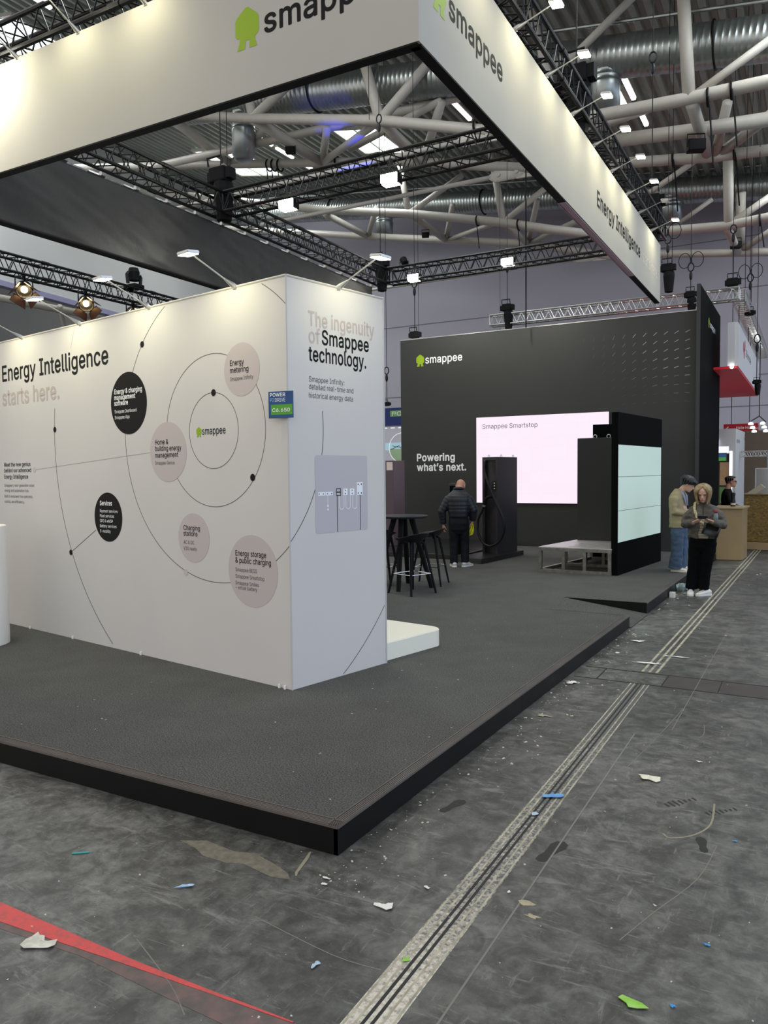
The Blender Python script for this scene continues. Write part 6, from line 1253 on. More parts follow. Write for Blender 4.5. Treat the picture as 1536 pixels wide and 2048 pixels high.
def eyes(root, F, h=.225, dark='#2a211c', brow=True, look=0.0, lips=None):
    bm = B()
    for s in (-1, 1): ellipsoid(bm, F(s*.032, .0845, h*.515), .0125, .006, .0055, 10, 6)
    objs('eye', bm, mat('eye_dark', '#2d2520', .3), root, local=True)
    if brow:
        bm = B()
        for s in (-1, 1): path(bm, [F(s*.014, .094, h*.60), F(s*.036, .092, h*.625), F(s*.056, .078, h*.61)], [.003, .0035, .002], 6)
        objs('eyebrow', bm, mat('brow_'+dark, dark, .7), root, local=True)
    if lips:
        bm = B(); path(bm, [F(-.023, .089, h*.225), F(-.008, .098, h*.238), F(.008, .098, h*.238), F(.023, .089, h*.225)], [.003, .006, .006, .003], 8); path(bm, [F(-.02, .089, h*.212), F(0, .098, h*.205), F(.02, .089, h*.212)], [.003, .006, .003], 8)
        objs('lips', bm, mat('lips', lips, .45), root, local=True)
def hair_shell(name, root, F, m, levels, h=.225, n=26, thick=.012):
    """levels: (t, grow, half face gap in degrees, drop back) from crown down"""
    bm = B(); rings = []
    for t, g, gap, *ex in levels:
        ring = []; e = ex[0] if ex else 0
        for i in range(n+1):
            a = math.radians(gap)+(2*PI-2*math.radians(gap))*i/n
            tt = max(t, .10); x, y = hpt(min(max(tt, .10), 1), a, g); ring.append(bm.verts.new(F(x, y-e, t*h)))
        rings.append(ring)
    for p, q in zip(rings, rings[1:]):
        for i in range(n): bm.faces.new((p[i], p[i+1], q[i+1], q[i]))
    bmesh.ops.remove_doubles(bm, verts=bm.verts[:], dist=.0004)
    o = obj(name, bm, m, root, local=True, smooth=True); bake(o, ('SOLIDIFY', thick), ('SUBSURF', 1))
    for v in o.data.vertices: v.co += v.normal*noise.noise(V((v.co.x*90, v.co.y*90, v.co.z*12)))*.004
    for p in o.data.polygons: p.use_smooth = True
    return o

def strand_hair(name, root, F, m, skull, strands, h=.225, vox=.005, sm=2):
    """one mass of hair: a skull cap plus locks; each lock is (azimuth deg, [(t, grow)...], (radius a, b), drop vector per point or None)"""
    bm = B(); cx, cy, cz, rx, ry, rz = skull; n = 18; rings = []
    for k in range(11):
        a = PI*(k+.03)/10.06; r = math.sin(a); z = -math.cos(a)
        rings.append([bm.verts.new(F(cx+rx*r*math.cos(2*PI*j/n), cy+ry*r*math.sin(2*PI*j/n), cz+rz*z)) for j in range(n)])
    for a, b in zip(rings, rings[1:]):
        for j in range(n): bm.faces.new((a[j], a[(j+1) % n], b[(j+1) % n], b[j]))
    bm.faces.new(rings[0]); bm.faces.new(rings[-1])
    for az, pts, (ra, rb), drop in strands:
        P_ = []
        for k, (tt, g) in enumerate(pts):
            x, y = hpt(min(max(tt, .12), 1), math.radians(az), g); q = F(x, y, tt*h)
            if drop and k in drop: q = q+V(drop[k])
            P_.append(q)
        P_ = smooth_pts(P_, 4); K = len(P_)
        path(bm, P_, [(ra*(1-.45*(i/(K-1))**3), rb*(1-.45*(i/(K-1))**3)) for i in range(K)], 8)
    o = obj(name, bm, m, root, local=True, smooth=True); bake(o, ('REMESH', vox), ('SMOOTH', sm))
    for p in o.data.polygons: p.use_smooth = True
    return o
M_denim = mat('blue_denim', '#42566c', .8, var=.25, vscale=9, bump=.15, bscale=60)
M_whiteshoe = mat('white_trainer', '#deddd6', .5); M_creamsole = mat('cream_sole', '#e8e4d4', .6)

# ---- bald man in puffer jacket, seen from behind, looking down
F = head_frame((.03, .125, 1.375), .75, -.2, .06)
bm = B(); head(bm, F); path(bm, [(0, -.01, 1.20), (.01, .03, 1.29), (.015, .075, 1.36)], [.062, .060, .058], 12)
loft(bm, [(.62, 0, 0, .10, .08), (.80, 0, 0, .14, .10), (1.0, 0, 0, .15, .11), (1.2, 0, -.01, .17, .11), (1.27, 0, 0, .08, .07)])
shL, shR, elL, elR, wrL, wrR = (-.185, -.01, 1.205), (.185, -.01, 1.205), (-.285, -.02, .95), (.25, -.02, .97), (-.265, .04, .72), (.235, .05, .78)
for s, e, w in ((shL, elL, wrL), (shR, elR, wrR)): arm(bm, s, e, w, [.05, .042, .027])
hand(bm, wrL, (.03, .03, -1), (1, .3, 0), 1, .5, .95); hand(bm, wrR, (-.02, .1, -1), (-1, .2, 0), -1, 1.0, .95)
for s in (-1, 1): path(bm, [(s*.085, 0, .72), (s*.09, .02, .42), (s*.09, 0, .08)], [.08, .06, .045], 10)
pm = person_root('bald man in navy puffer jacket seen from behind, holding a yellow cloth', (-5.24, 12.02, P), math.radians(21), bm, mat('skin_tan', '#b9876c', .5))
bm = B(); rows = []
prof = [(.84, .160, .125), (.90, .180, .140), (1.0, .190, .145), (1.1, .200, .148), (1.17, .205, .142), (1.225, .192, .125), (1.29, .120, .095), (1.325, .085, .082)]
def pi_(z):
    for a, b in zip(prof, prof[1:]):
        if a[0] <= z <= b[0]: f = (z-a[0])/(b[0]-a[0]); return a[1]+(b[1]-a[1])*f, a[2]+(b[2]-a[2])*f
    return prof[-1][1:]
z = .84
while z <= 1.325:
    rx, ry = pi_(z); k = .0065*abs(math.sin((z-.84)*PI/.066+.5*math.sin(z*31))) if z < 1.26 else 0; rows.append((z, .0, -.005+max(0, z-1.2)*.25, rx+k-.008, ry+k-.008)); z += .0103
loft(bm, rows, 32)
for s, e, w in ((shL, elL, wrL), (shR, elR, wrR)):
    s, e, w = V((s[0]*.80, s[1], s[2]-.018)), V(e), V(w)+V((0, 0, .015)); L = []; R_ = []
    for i in range(49):
        u = i/48; q = s.lerp(e, u*2) if u < .5 else e.lerp(w, u*2-1); L.append(q); R_.append((.080-.024*u-.022*max(0, .08-u)/.08)+.005*abs(math.sin(u*PI*8.5)))
    path(bm, L, R_, 14)
cloth('puffer_jacket', bm, mat('navy_puffer', '#12161e', .5, bump=.12, bscale=30), pm, .0085, 1)
bm = B(); path(bm, [V((.0+.075*math.cos(a), .035+.085*math.sin(a), 1.318-.02*math.sin(a))) for a in [2*PI*i/20 for i in range(20)]], .026, 8, True); obj('collar', bm, mat('navy_puffer'), pm, local=True, smooth=True) if False else obj('collar', bm, MATS['navy_puffer'], pm, local=True, smooth=True)
bm = B(); leg_pair(bm, [(-.082, 0, .66), (.085, 0, .66)], [(-.088, .02, .40), (.10, .03, .40)], [(-.085, -.01, .055), (.105, .0, .075)], [.095, .088, .077, .070, .068], [(.56, 0, 0, .10, .08), (.64, 0, -.01, .165, .115), (.74, 0, -.01, .178, .125), (.86, 0, 0, .160, .11)])
cloth('trousers', bm, mat('navy_trousers', '#0f1116', .75, spec=.2, bump=.1, bscale=30), pm, .010, 3, .006)
shoe(pm, (-.085, .0, 0), .25, mat('grey_trainer', '#c4c7c5', .5), MATS['white_trainer'], .28); shoe(pm, (.12, .02, 0), -.55, MATS['grey_trainer'], MATS['white_trainer'], .28)
# the cloth in his hand is a thing of its own
hw = Matrix.Rotation(math.radians(21), 4, 'Z') @ V(wrR); hp = V((-5.24, 12.02, P))+hw.to_3d() if hasattr(hw, 'to_3d') else V((-5.24, 12.02, P))+hw
bm = B(); g_ = []
for i in range(9):
    r_ = []
    for j in range(13):
        u = (i-4)/4; v_ = j/12; q = hp+V((u*.05*(.35+v_)-.05*v_*v_*1.4+.004, -.02+.018*math.sin(u*5+v_*3), -.055-.21*v_+.03*u*v_)); r_.append(bm.verts.new(q))
    g_.append(r_)
for i in range(8):
    for j in range(12): bm.faces.new((g_[i][j], g_[i+1][j], g_[i+1][j+1], g_[i][j+1]))
yc = solo('cleaning_cloth', bm, mat('yellow_cloth', '#d3d221', .8), 'crumpled yellow cleaning cloth hanging from the bald man right hand', 'cloth', base=hp); bake(yc, ('SOLIDIFY', .012), ('SUBSURF', 1))

# ---- man in beige blazer, profile, looking down
F = head_frame((0, .135, 1.40), .50, .15)
bm = B(); head(bm, F); path(bm, [(0, -.02, 1.20), (0, .03, 1.28), (0, .09, 1.35)], [.060, .056, .054], 12)
loft(bm, [(.62, 0, 0, .10, .08), (.80, 0, 0, .14, .10), (1.0, 0, 0, .15, .10), (1.2, 0, -.03, .17, .10), (1.27, 0, -.02, .08, .07)])
sL, sR, eL, eR, wL, wR = (-.18, -.03, 1.20), (.18, -.03, 1.20), (-.21, -.03, .95), (.21, -.02, .95), (-.08, .20, .92), (.08, .20, .93)
for s, e, w in ((sL, eL, wL), (sR, eR, wR)): arm(bm, s, e, w, [.046, .038, .026])
hand(bm, wL, (.5, .8, .3), (.2, .2, 1), 1, .6, .92); hand(bm, wR, (-.5, .8, .3), (-.2, .2, 1), -1, .6, .92)
for s in (-1, 1): path(bm, [(s*.08, 0, .72), (s*.085, .01, .42), (s*.085, -.01, .07)], [.08, .06, .045], 10)
pb = person_root('person in beige blazer and blue jeans standing at the dark wall end', (-1.83, 12.92, P), math.radians(-100), bm, mat('skin_light', '#cfa58c', .5))
bm = B(); loft(bm, [(.70, 0, -.005, .185, .135), (.80, 0, -.005, .185, .130), (.95, 0, -.015, .180, .118), (1.08, 0, -.03, .19, .118), (1.18, 0, -.035, .205, .108), (1.235, 0, -.03, .175, .09), (1.275, 0, -.02, .105, .075), (1.31, 0, -.005, .075, .07)])
for s, e, w in ((sL, eL, wL), (sR, eR, wR)): path(bm, [V((s[0]*.70, s[1], s[2]-.015)), V((s[0]*1.02, s[1], s[2]-.045)), V(e), V(w)], [.058, .070, .064, .050], 14)
cloth('blazer', bm, mat('beige_blazer', '#9a8e6b', .75, var=.05), pb, .010, 2, .008, 12)
bm = B(); path(bm, [(-.05, .02, 1.30), (-.06, .085, 1.20), (-.03, .115, 1.05)], [(.02, .02), (.02, .02), (.015, .01)], 8); path(bm, [(.05, .02, 1.30), (.06, .085, 1.20), (.03, .115, 1.05)], [(.02, .02), (.02, .02), (.015, .01)], 8); objs('shirt_collar', bm, mat('blue_shirt', '#8d9aab', .7), pb, local=True, smooth=True)
bm = B(); leg_pair(bm, [(-.08, 0, .66), (.08, 0, .66)], [(-.085, .02, .40), (.085, .0, .40)], [(-.085, -.01, .05), (.085, -.03, .05)], [.10, .098, .092, .095, .105], [(.56, 0, 0, .10, .08), (.64, 0, 0, .16, .11), (.74, 0, 0, .165, .115), (.80, 0, 0, .15, .11)])
cloth('jeans', bm, M_denim, pb, .010, 2, .010, 11)
shoe(pb, (.085, .0, 0), .05, M_creamsole, M_creamsole, .28); shoe(pb, (-.085, .03, 0), -.05, M_creamsole, M_creamsole, .28)
M_bh = mat('black_hair', '#0d0c0d', .4, bump=.3, bscale=120)
lk = []
for sd in (-1, 1):
    for k, az in enumerate((62, 80, 98, 116, 136, 158, 176)):
        e_ = (.55, .50, .42, .34, .27, .23, .20)[k]; lk.append((sd*az, [(1.02, .006), (.92, .022), (.78, .024), (.64, .022), (e_, .012)], (.022, .018), None))
for az, e_ in ((-44, .60), (-28, .66), (-12, .62), (4, .66), (20, .64), (36, .60), (50, .56)): lk.append((az, [(1.02, .008), (.93, .024), (.82, .026), (.72, .020), (e_, .010)], (.017, .012), None))
strand_hair('hair', pb, F, M_bh, (0, -.018, .225*.70, .086, .098, .084), lk, sm=5)
eyes(pb, F)

# ---- woman with phone
F = head_frame((-.052, .10, 1.435), .40, 0, 0)
bm = B(); head(bm, F); path(bm, [(-.055, -.01, 1.21), (-.053, .02, 1.29), (-.052, .06, 1.37)], [.056, .052, .050], 12)
loft(bm, [(.62, -.04, 0, .10, .08), (.82, -.05, 0, .14, .10), (1.0, -.055, .01, .145, .11), (1.16, -.055, 0, .15, .105), (1.25, -.055, 0, .08, .07)])
sL, sR, eL, eR = (-.215, -.01, 1.185), (.105, -.01, 1.185), (-.305, .03, .985), (.185, .03, .985)
wL, wR = (-.195, .265, 1.045), (.045, .255, 1.03)
for s, e, w in ((sL, eL, wL), (sR, eR, wR)): arm(bm, s, e, w, [.044, .038, .024], -.055)
hand(bm, wL, (.75, .35, .30), (.1, -.25, 1), 1, .75, .92); hand(bm, wR, (-.75, .35, .35), (-.1, -.25, 1), -1, .75, .92)
for s, x in ((-1, -.04), (1, .10)): path(bm, [(-.055+s*.08, 0, .74), (-.02+s*.08, .01, .45), (x, 0, .07)], [.08, .058, .04], 10)
pw = person_root('blonde woman in olive jacket looking down at her phone in the aisle', (-1.36, 11.48, 0), math.radians(180), bm, mat('skin_fair', '#c9a08b', .5))
bm = B(); loft(bm, [(.80, -.045, .0, .185, .125), (.83, -.045, .0, .195, .135), (.92, -.05, .005, .192, .135), (1.02, -.055, .01, .19, .14), (1.12, -.055, .0, .195, .13), (1.19, -.055, -.005, .195, .115), (1.235, -.055, -.005, .16, .095), (1.27, -.055, .005, .10, .08), (1.295, -.054, .015, .072, .068)])
for s, e, w in ((sL, eL, wL), (sR, eR, wR)): path(bm, [V(s)+V((-math.copysign(.03, s[0]+.055), 0, .012)), V(s).lerp(V(e), .55)+V((math.copysign(.012, s[0]+.055), -.01, 0)), V(e), V(e).lerp(V(w), .55), V(w)], [.060, .068, .062, .056, .040], 14)
cloth('bomber_jacket', bm, mat('olive_jacket', '#4f4b41', .65, var=.15, vscale=8, bump=.35, bscale=26), pw, .009, 1, .012, 14)
bm = B(); 
for k in range(2): pass
rows_ = []
for i in range(9):
    zz = .80+.27*i/8; hw_ = .055+.012*math.sin(i); rows_.append([bm.verts.new((-.068+hw_*(j-4)/4, .005+.141*math.sqrt(max(.05, 1-((-.02+hw_*(j-4)/4)/.20)**2))+.004, zz)) for j in range(9)])
for a, b in zip(rows_, rows_[1:]):
    for j in range(8): bm.faces.new((a[j], a[j+1], b[j+1], b[j]))
mshirt = bpy.data.materials.new('striped_shirt'); mshirt.use_nodes = True; n = mshirt.node_tree.nodes; L = mshirt.node_tree.links; w_ = n.new('ShaderNodeTexWave'); w_.bands_direction = 'Z'; w_.inputs['Scale'].default_value = 9; tc = n.new('ShaderNodeTexCoord'); rr = n.new('ShaderNodeValToRGB')
rr.color_ramp.elements[0].color = lin('#6e6859'); rr.color_ramp.elements[1].color = lin('#a39b84'); L.new(tc.outputs['Object'], w_.inputs['Vector']); L.new(w_.outputs['Fac'], rr.inputs['Fac']); L.new(rr.outputs['Color'], n['Principled BSDF'].inputs['Base Color']); n['Principled BSDF'].inputs['Roughness'].default_value = .8
o = obj('shirt_front', bm, mshirt, pw, local=True, smooth=True); bake(o, ('SOLIDIFY', .008))
bm = B(); path(bm, [(-.06, .10, 1.285), (-.06, .125, 1.20), (-.06, .148, 1.05), (-.06, .15, .95)], [(.004, .006)]*4, 6); obj('zip', bm, M_black, pw, local=True)
bm = B(); path(bm, [V((-.054+.072*math.cos(a), .02+.07*math.sin(a), 1.292)) for a in [2*PI*i/20 for i in range(20)]], .014, 8, True); obj('collar', bm, MATS['olive_jacket'], pw, local=True, smooth=True)
bm = B(); leg_pair(bm, [(-.125, 0, .72), (.03, 0, .72)], [(-.085, .01, .42), (.065, .0, .42)], [(-.05, .0, .085), (.10, .0, .08)], [.105, .10, .086, .080, .082], [(.60, -.04, 0, .12, .09), (.68, -.045, 0, .17, .115), (.78, -.045, 0, .178, .12), (.86, -.045, 0, .165, .115)])
cloth('wide_trousers', bm, mat('black_trousers', '#08090a', .85, spec=.08), pw, .010, 3, .005)
shoe(pw, (.105, .02, 0), .1, M_whiteshoe, M_whiteshoe, .26); shoe(pw, (-.095, .03, 0), -.75, M_whiteshoe, M_whiteshoe, .24)
bm = B()
for x in (-.05, .10): tube(bm, (x, 0, .05), (x, 0, .15), .045, 12)
objs('sock', bm, M_black, pw, local=True)
M_blond = mat('blond_hair', '#9b8863', .5, col2='#7d6a45', vscale=14, bump=.15, bscale=90)
lk = []
for sd in (-1, 1):
    for k, az in enumerate((54, 72, 90, 108, 128, 150, 172)):
        f_ = k/6; lk.append((sd*az, [(1.02, .004), (.93, .016), (.80, .022-.004*f_), (.62, .026), (.45, .028), (.30, .030), (.16, .030)], (.021, .021), {4: (0, 0, -.004), 5: (0, -.012*f_, -.015), 6: (-sd*.010, -.02*f_-.004, -.055+.012*f_)}))
    lk.append((sd*30, [(1.02, .006), (.95, .012), (.86, .014)], (.018, .016), None)); lk.append((sd*44, [(1.01, .008), (.92, .015), (.80, .016), (.66, .016)], (.018, .014), None))
strand_hair('hair', pw, F, M_blond, (0, -.020, .225*.68, .084, .096, .082), lk, sm=9)
eyes(pw, F, dark='#5b4630', lips='#a8615c')
bm = B(); path(bm, [(.045, -.06, 1.28), (.055, .04, 1.27), (.05, .105, 1.20), (.02, .135, 1.10), (-.03, .150, .98), (-.10, .15, .90), (-.15, .12, .87)], [(.004, .019)]*7, 8); so = obj('bag_strap', bm, mat('cream_strap', '#cfc3a0', .7, col2='#8d8160', vscale=60), pw, local=True)
Rw = lambda p: V((-1.36, 11.48, 0))+Matrix.Rotation(math.radians(180), 3, 'Z') @ V(p)
# strap belongs to the bag: parent it there instead
t = thing('crossbody_bag', 'small black crossbody bag on cream strap at the woman left hip', 'bag', Rw((-.17, .15, .90)))
bm = B(); R3 = Matrix.Rotation(math.radians(180), 3, 'Z') @ Matrix.Rotation(-.35, 3, 'Y'); c_ = Rw((-.17, .165, .92))
for a, b_ in ((-.09, .05), (.09, .05)): pass
vs0 = bmesh.ops.create_cube(bm, size=1)['verts']
for v in vs0: v.co = c_+R3 @ V((v.co.x*.16, v.co.y*.06, v.co.z*.11))
bmesh.ops.bevel(bm, geom=bm.edges[:], offset=.022, segments=3, affect='EDGES'); bo = obj('bag_body', bm, mat('black_leather', '#15191b', .4, bump=.1), t, smooth=True)
bm = B(); obox(bm, c_+R3 @ V((-.06, .030, .012)), R3 @ V((.12, 0, 0)), R3 @ V((0, .005, 0)), R3 @ V((0, 0, .03))); obj('flap', bm, M_blackmatt, t)
bm = B(); tube(bm, Rw((-.085, .17, .985)), Rw((-.085, .175, 1.03)), .012, 8); obj('snap_hook', bm, M_chrome, t)
bm = B(); path(bm, [Rw(p) for p in ((.045, -.06, 1.30), (.058, .045, 1.29), (.055, .115, 1.21), (.02, .150, 1.10), (-.04, .168, 1.03), (-.085, .172, 1.01))], [(.017, .004)]*6, 8); obj('strap', bm, MATS['cream_strap'], t)
bpy.data.objects.remove(so, do_unlink=True)
t = thing('smartphone', 'dark smartphone held in both hands by the blonde woman', 'phone', Rw((-.078, .345, 1.115)))
bm = B(); Rp = Matrix.Rotation(math.radians(180), 3, 'Z') @ Matrix.Rotation(-.85, 3, 'X'); c_ = Rw((-.076, .335, 1.105)); vs0 = bmesh.ops.create_cube(bm, size=1)['verts']
for v in vs0: v.co = c_+Rp @ V((v.co.x*.12, v.co.y*.009, v.co.z*.066))
bmesh.ops.bevel(bm, geom=bm.edges[:], offset=.004, segments=2, affect='EDGES'); obj('casing', bm, mat('phone_case', '#26282b', .35), t)
bm = B(); tube(bm, c_+Rp @ V((.035, .005, .018)), c_+Rp @ V((.035, .009, .018)), .007, 10); tube(bm, c_+Rp @ V((.02, .005, .018)), c_+Rp @ V((.02, .009, .018)), .007, 10); objs('camera_lens', bm, M_black, t)
t = thing('drink_bottle', 'clear drink bottle with red cap tucked under the woman left arm', 'bottle', Rw((-.235, .15, 1.08)))
c_ = Rw((-.225, .165, 0)); bm = B(); lathe(bm, [(.01, 1.02), (.028, 1.025), (.03, 1.10), (.026, 1.14), (.013, 1.165)], c_, 14); obj('bottle_body', bm, mat('bottle_grey', '#6d7a7c', .2), t, smooth=True)
bm = B(); lathe(bm, [(.005, 1.163), (.026, 1.165), (.028, 1.18), (.022, 1.20), (.004, 1.203)], c_, 14); obj('cap', bm, mat('cap_red', '#8e1f2c', .5), t, smooth=True)

# ---- man behind the podium, profile to the right, with glasses
F = head_frame((0, .04, 1.50), .02, 0)
bm = B(); head(bm, F); path(bm, [(0, -.03, 1.26), (0, -.01, 1.36), (0, .0, 1.44)], [.062, .058, .056], 12)
loft(bm, [(.80, 0, 0, .14, .10), (1.0, 0, -.01, .16, .11), (1.2, 0, -.03, .18, .11), (1.31, 0, -.03, .08, .07)])
sL, sR, eL, eR, wL, wR = (-.18, -.03, 1.25), (.18, -.03, 1.25), (-.22, .02, 1.0), (.23, .02, 1.0), (-.14, .22, .95), (.14, .22, .95)
for s, e, w in ((sL, eL, wL), (sR, eR, wR)): arm(bm, s, e, w, [.046, .040, .027])
hand(bm, wL, (.4, .9, 0), (0, 0, -1), -1, .4); hand(bm, wR, (-.4, .9, 0), (0, 0, -1), 1, .4)
for s in (-1, 1): path(bm, [(s*.08, 0, .80), (s*.085, .01, .45), (s*.085, -.01, .02)], [.085, .062, .045], 10)
pd_ = person_root('dark haired man with glasses in black behind the podium counter', (-1.53, 17.7, .0), math.radians(-78), bm, mat('skin_ruddy', '#b28069', .5))
bm = B(); loft(bm, [(.78, 0, 0, .17, .12), (.95, 0, -.01, .178, .128), (1.1, 0, -.025, .19, .125), (1.22, 0, -.03, .21, .11), (1.28, 0, -.03, .160, .09), (1.315, 0, -.025, .10, .078), (1.34, 0, -.02, .07, .068)])
for s, e, w in ((sL, eL, wL), (sR, eR, wR)): path(bm, [V((s[0]*.70, s[1], s[2]-.015)), V((s[0]*1.02, s[1], s[2]-.045)), V(e), V(w)], [.058, .068, .060, .044], 14)
cloth('black_shirt', bm, M_blackmatt, pd_, .011, 3, .005)
bm = B(); leg_pair(bm, [(-.08, 0, .72), (.08, 0, .72)], [(-.085, .01, .45), (.085, .01, .45)], [(-.085, 0, .04), (.085, 0, .04)], [.095, .088, .075, .068, .066], [(.64, 0, 0, .12, .09), (.72, 0, 0, .17, .115), (.84, 0, 0, .165, .115)]); cloth('trousers', bm, mat('charcoal_trousers', '#1b1b1d', .7), pd_, .012)
shoe(pd_, (.085, 0, 0), 0, M_black, M_black); shoe(pd_, (-.085, 0, 0), 0, M_black, M_black)
lk = []
for sd in (-1, 1):
    for k, az in enumerate((75, 95, 115, 138, 160, 178)):
        e_ = (.62, .52, .42, .34, .30, .28)[k]; lk.append((sd*az, [(1.01, .006), (.90, .014), (.76, .014), (e_, .007)], (.018, .014), None))
for az in (-50, -30, -10, 10, 30, 50): lk.append((az, [(1.01, .010), (.93, .022), (.86, .016)], (.018, .014), None))
strand_hair('hair', pd_, F, mat('dark_brown_hair', '#1c1512', .5), (0, -.018, .225*.72, .079, .093, .074), lk, sm=5); eyes(pd_, F)
bm = B()
for s in (-1, 1):
    path(bm, [F(s*.033+.021*math.cos(a), .098, .225*.51+.016*math.sin(a)) for a in [2*PI*i/14 for i in range(14)]], .003, 6, True); path(bm, [F(s*.055, .096, .118), F(s*.076, .06, .12), F(s*.08, .0, .118)], .003, 6)
obj('glasses', bm, M_black, pd_, local=True)

# ---- person in black in the gap
F = head_frame((0, .03, 1.53), .05, 0)
bm = B(); head(bm, F); path(bm, [(0, -.03, 1.28), (0, -.01, 1.38), (0, .0, 1.47)], [.06, .056, .054], 12)
loft(bm, [(.82, 0, 0, .14, .10), (1.0, 0, 0, .15, .11), (1.22, 0, -.02, .17, .11), (1.33, 0, -.02, .08, .07)])
sL, sR, eL, eR, wL, wR = (-.18, -.02, 1.26), (.18, -.02, 1.26), (-.23, -.01, 1.0), (.23, -.01, 1.0), (-.20, .15, .88), (.20, .15, .88)
for s, e, w in ((sL, eL, wL), (sR, eR, wR)): arm(bm, s, e, w, [.046, .040, .027])
hand(bm, wL, (.1, .6, -.6), (1, 0, 0), 1, .5); hand(bm, wR, (-.1, .6, -.6), (-1, 0, 0), -1, .5)
for s in (-1, 1): path(bm, [(s*.08, 0, .80), (s*.085, .01, .45), (s*.085, -.01, .02)], [.085, .062, .045], 10)
pe = person_root('person in black with long dark hair standing in the gap beside the dark wall', (-10.55, 20.2, 0), math.radians(25), bm, MATS['skin_tan'])
bm = B(); loft(bm, [(.76, 0, 0, .18, .13), (.95, 0, 0, .18, .13), (1.1, 0, -.01, .19, .13), (1.24, 0, -.02, .21, .11), (1.30, 0, -.02, .165, .09), (1.37, 0, -.01, .08, .07)])
for s, e, w in ((sL, eL, wL), (sR, eR, wR)): path(bm, [V((s[0]*.70, s[1], s[2]-.015)), V((s[0]*1.02, s[1], s[2]-.045)), V(e), V(w)], [.058, .070, .064, .05], 14)
cloth('black_coat', bm, M_blackmatt, pe, .012, 3)
bm = B(); leg_pair(bm, [(-.08, 0, .72), (.08, 0, .72)], [(-.085, .01, .45), (.085, .01, .45)], [(-.085, 0, .04), (.085, 0, .04)], [.095, .088, .075, .068, .066], [(.64, 0, 0, .12, .09), (.72, 0, 0, .17, .115), (.84, 0, 0, .165, .115)]); cloth('trousers', bm, MATS['charcoal_trousers'], pe, .012)
shoe(pe, (.085, 0, 0), 0, M_black, M_black); shoe(pe, (-.085, 0, 0), 0, M_black, M_black)
hair_shell('hair', pe, F, mat('dark_red_hair', '#2a1412', .5), [(1.03, .010, 0), (1.0, .02, 0), (.95, .022, 0), (.86, .024, 15), (.74, .026, 42), (.58, .028, 55), (.38, .03, 62), (.15, .032, 70), (-.1, .03, 80), (-.35, .025, 95)])
# ------------------------------------------------------------------ litter on the floor
random.seed(4)
def scrap(name, label, c, w, h, m, cat='paper scrap', seed=0, crumple=.35, n=12, ang=0, group='litter on the hall floor', shape=None, z0=.004):
    rnd = random.Random(seed); bm = B(); c = V((c[0], c[1], 0)); R = Matrix.Rotation(ang, 3, 'Z')
    out = shape or [(q*math.cos(2*PI*i/13), q*math.sin(2*PI*i/13)) for i, q in enumerate([rnd.choice((.45, .7, .85, 1.0, 1.15))*rnd.uniform(.85, 1.1) for _ in range(13)])]
    rings = []; K = len(out)
    for k in range(1, 5):
        f = k/4; rings.append([bm.verts.new(c+R @ V((x*f*w/2, y*f*h/2, z0+max(0, crumple*min(w, h)*(.5+.6*noise.noise(V((x*f*2.3+seed, y*f*2.3, seed*.7))))*(.25+.75*(1-f*.6)))))) for x, y in out])
    ct = bm.verts.new(c+V((0, 0, z0+crumple*min(w, h)*.5)))
    for i in range(K): bm.faces.new((ct, rings[0][i], rings[0][(i+1) % K]))
    for a, b in zip(rings, rings[1:]):
        for i in range(K): bm.faces.new((a[i], a[(i+1) % K], b[(i+1) % K], b[i]))
    o = solo(name, bm, m, label, cat, group, base=c); bake(o, ('SOLIDIFY', .002)); return o
M_paper = mat('dirty_white_paper', '#c9c5b6', .8, var=.15, vscale=30); M_clean = mat('white_paper', '#dddcd4', .8); M_blue = mat('blue_plastic_scrap', '#6f9fc9', .5, col2='#4a86c0', vscale=20); M_green = mat('lime_leaf_scrap', '#7fc02f', .5, col2='#9fc86b', vscale=18); M_tan = mat('tan_scrap', '#a49a80', .8, var=.2)
scrap('paper_napkin', 'torn off-white napkin by the red floor stripe', (-2.50, 1.80), .125, .10, M_paper, 'napkin', 3, .18, shape=[(1, .5), (.75, .95), (.4, .55), (.1, .45), (-.25, .8), (-.6, .7), (-.95, .9), (-.85, .3), (-1, -.1), (-.8, -.8), (-.3, -.95), (.15, -.6), (.5, -.3), (.95, -.1)])
scrap('paper_scrap', 'white hooked paper scrap left of the floor channel', (-1.485, 2.63), .085, .06, M_clean, seed=5, crumple=.25, shape=[(1, -.2), (.7, .9), (.4, .8), (.5, .1), (.1, -.2), (-.6, .1), (-1, 0), (-.9, -.5), (0, -.7), (.6, -.8)])
scrap('paper_scrap', 'cream leaf-shaped scrap with green edge right of the channel', (-.782, 4.47), .13, .10, mat('cream_paper', '#d8d6c0', .8), seed=7, crumple=.2)
o = scrap('plastic_scrap', 'crumpled light blue plastic scrap on the floor channel', (-1.19, 3.97), .12, .07, M_blue, 'plastic scrap', 9, .3, ang=.6)
scrap('plastic_scrap', 'small pale blue scrap on the channel just nearer than the big one', (-1.21, 3.72), .04, .05, mat('pale_blue_scrap', '#a9bccb', .5), 'plastic scrap', 10, .2)
scrap('paper_leaf', 'bright green and white leaf-shaped scrap at the bottom edge', (-.485, 2.515), .10, .055, M_green, 'paper scrap', 11, .15, shape=[(1, 0), (.5, .55), (-.2, .75), (-.8, .95), (-1, .3), (-.4, -.3), (-.2, -.9), (.3, -.6)])
scrap('paper_leaf', 'small green star scrap lying on the channel', (-1.245, 2.365), .035, .045, M_green, 'paper scrap', 12, .2, shape=[(1, .1), (.3, .3), (.1, 1), (-.3, .3), (-1, .4), (-.5, -.2), (-.6, -.9), (.1, -.4)])
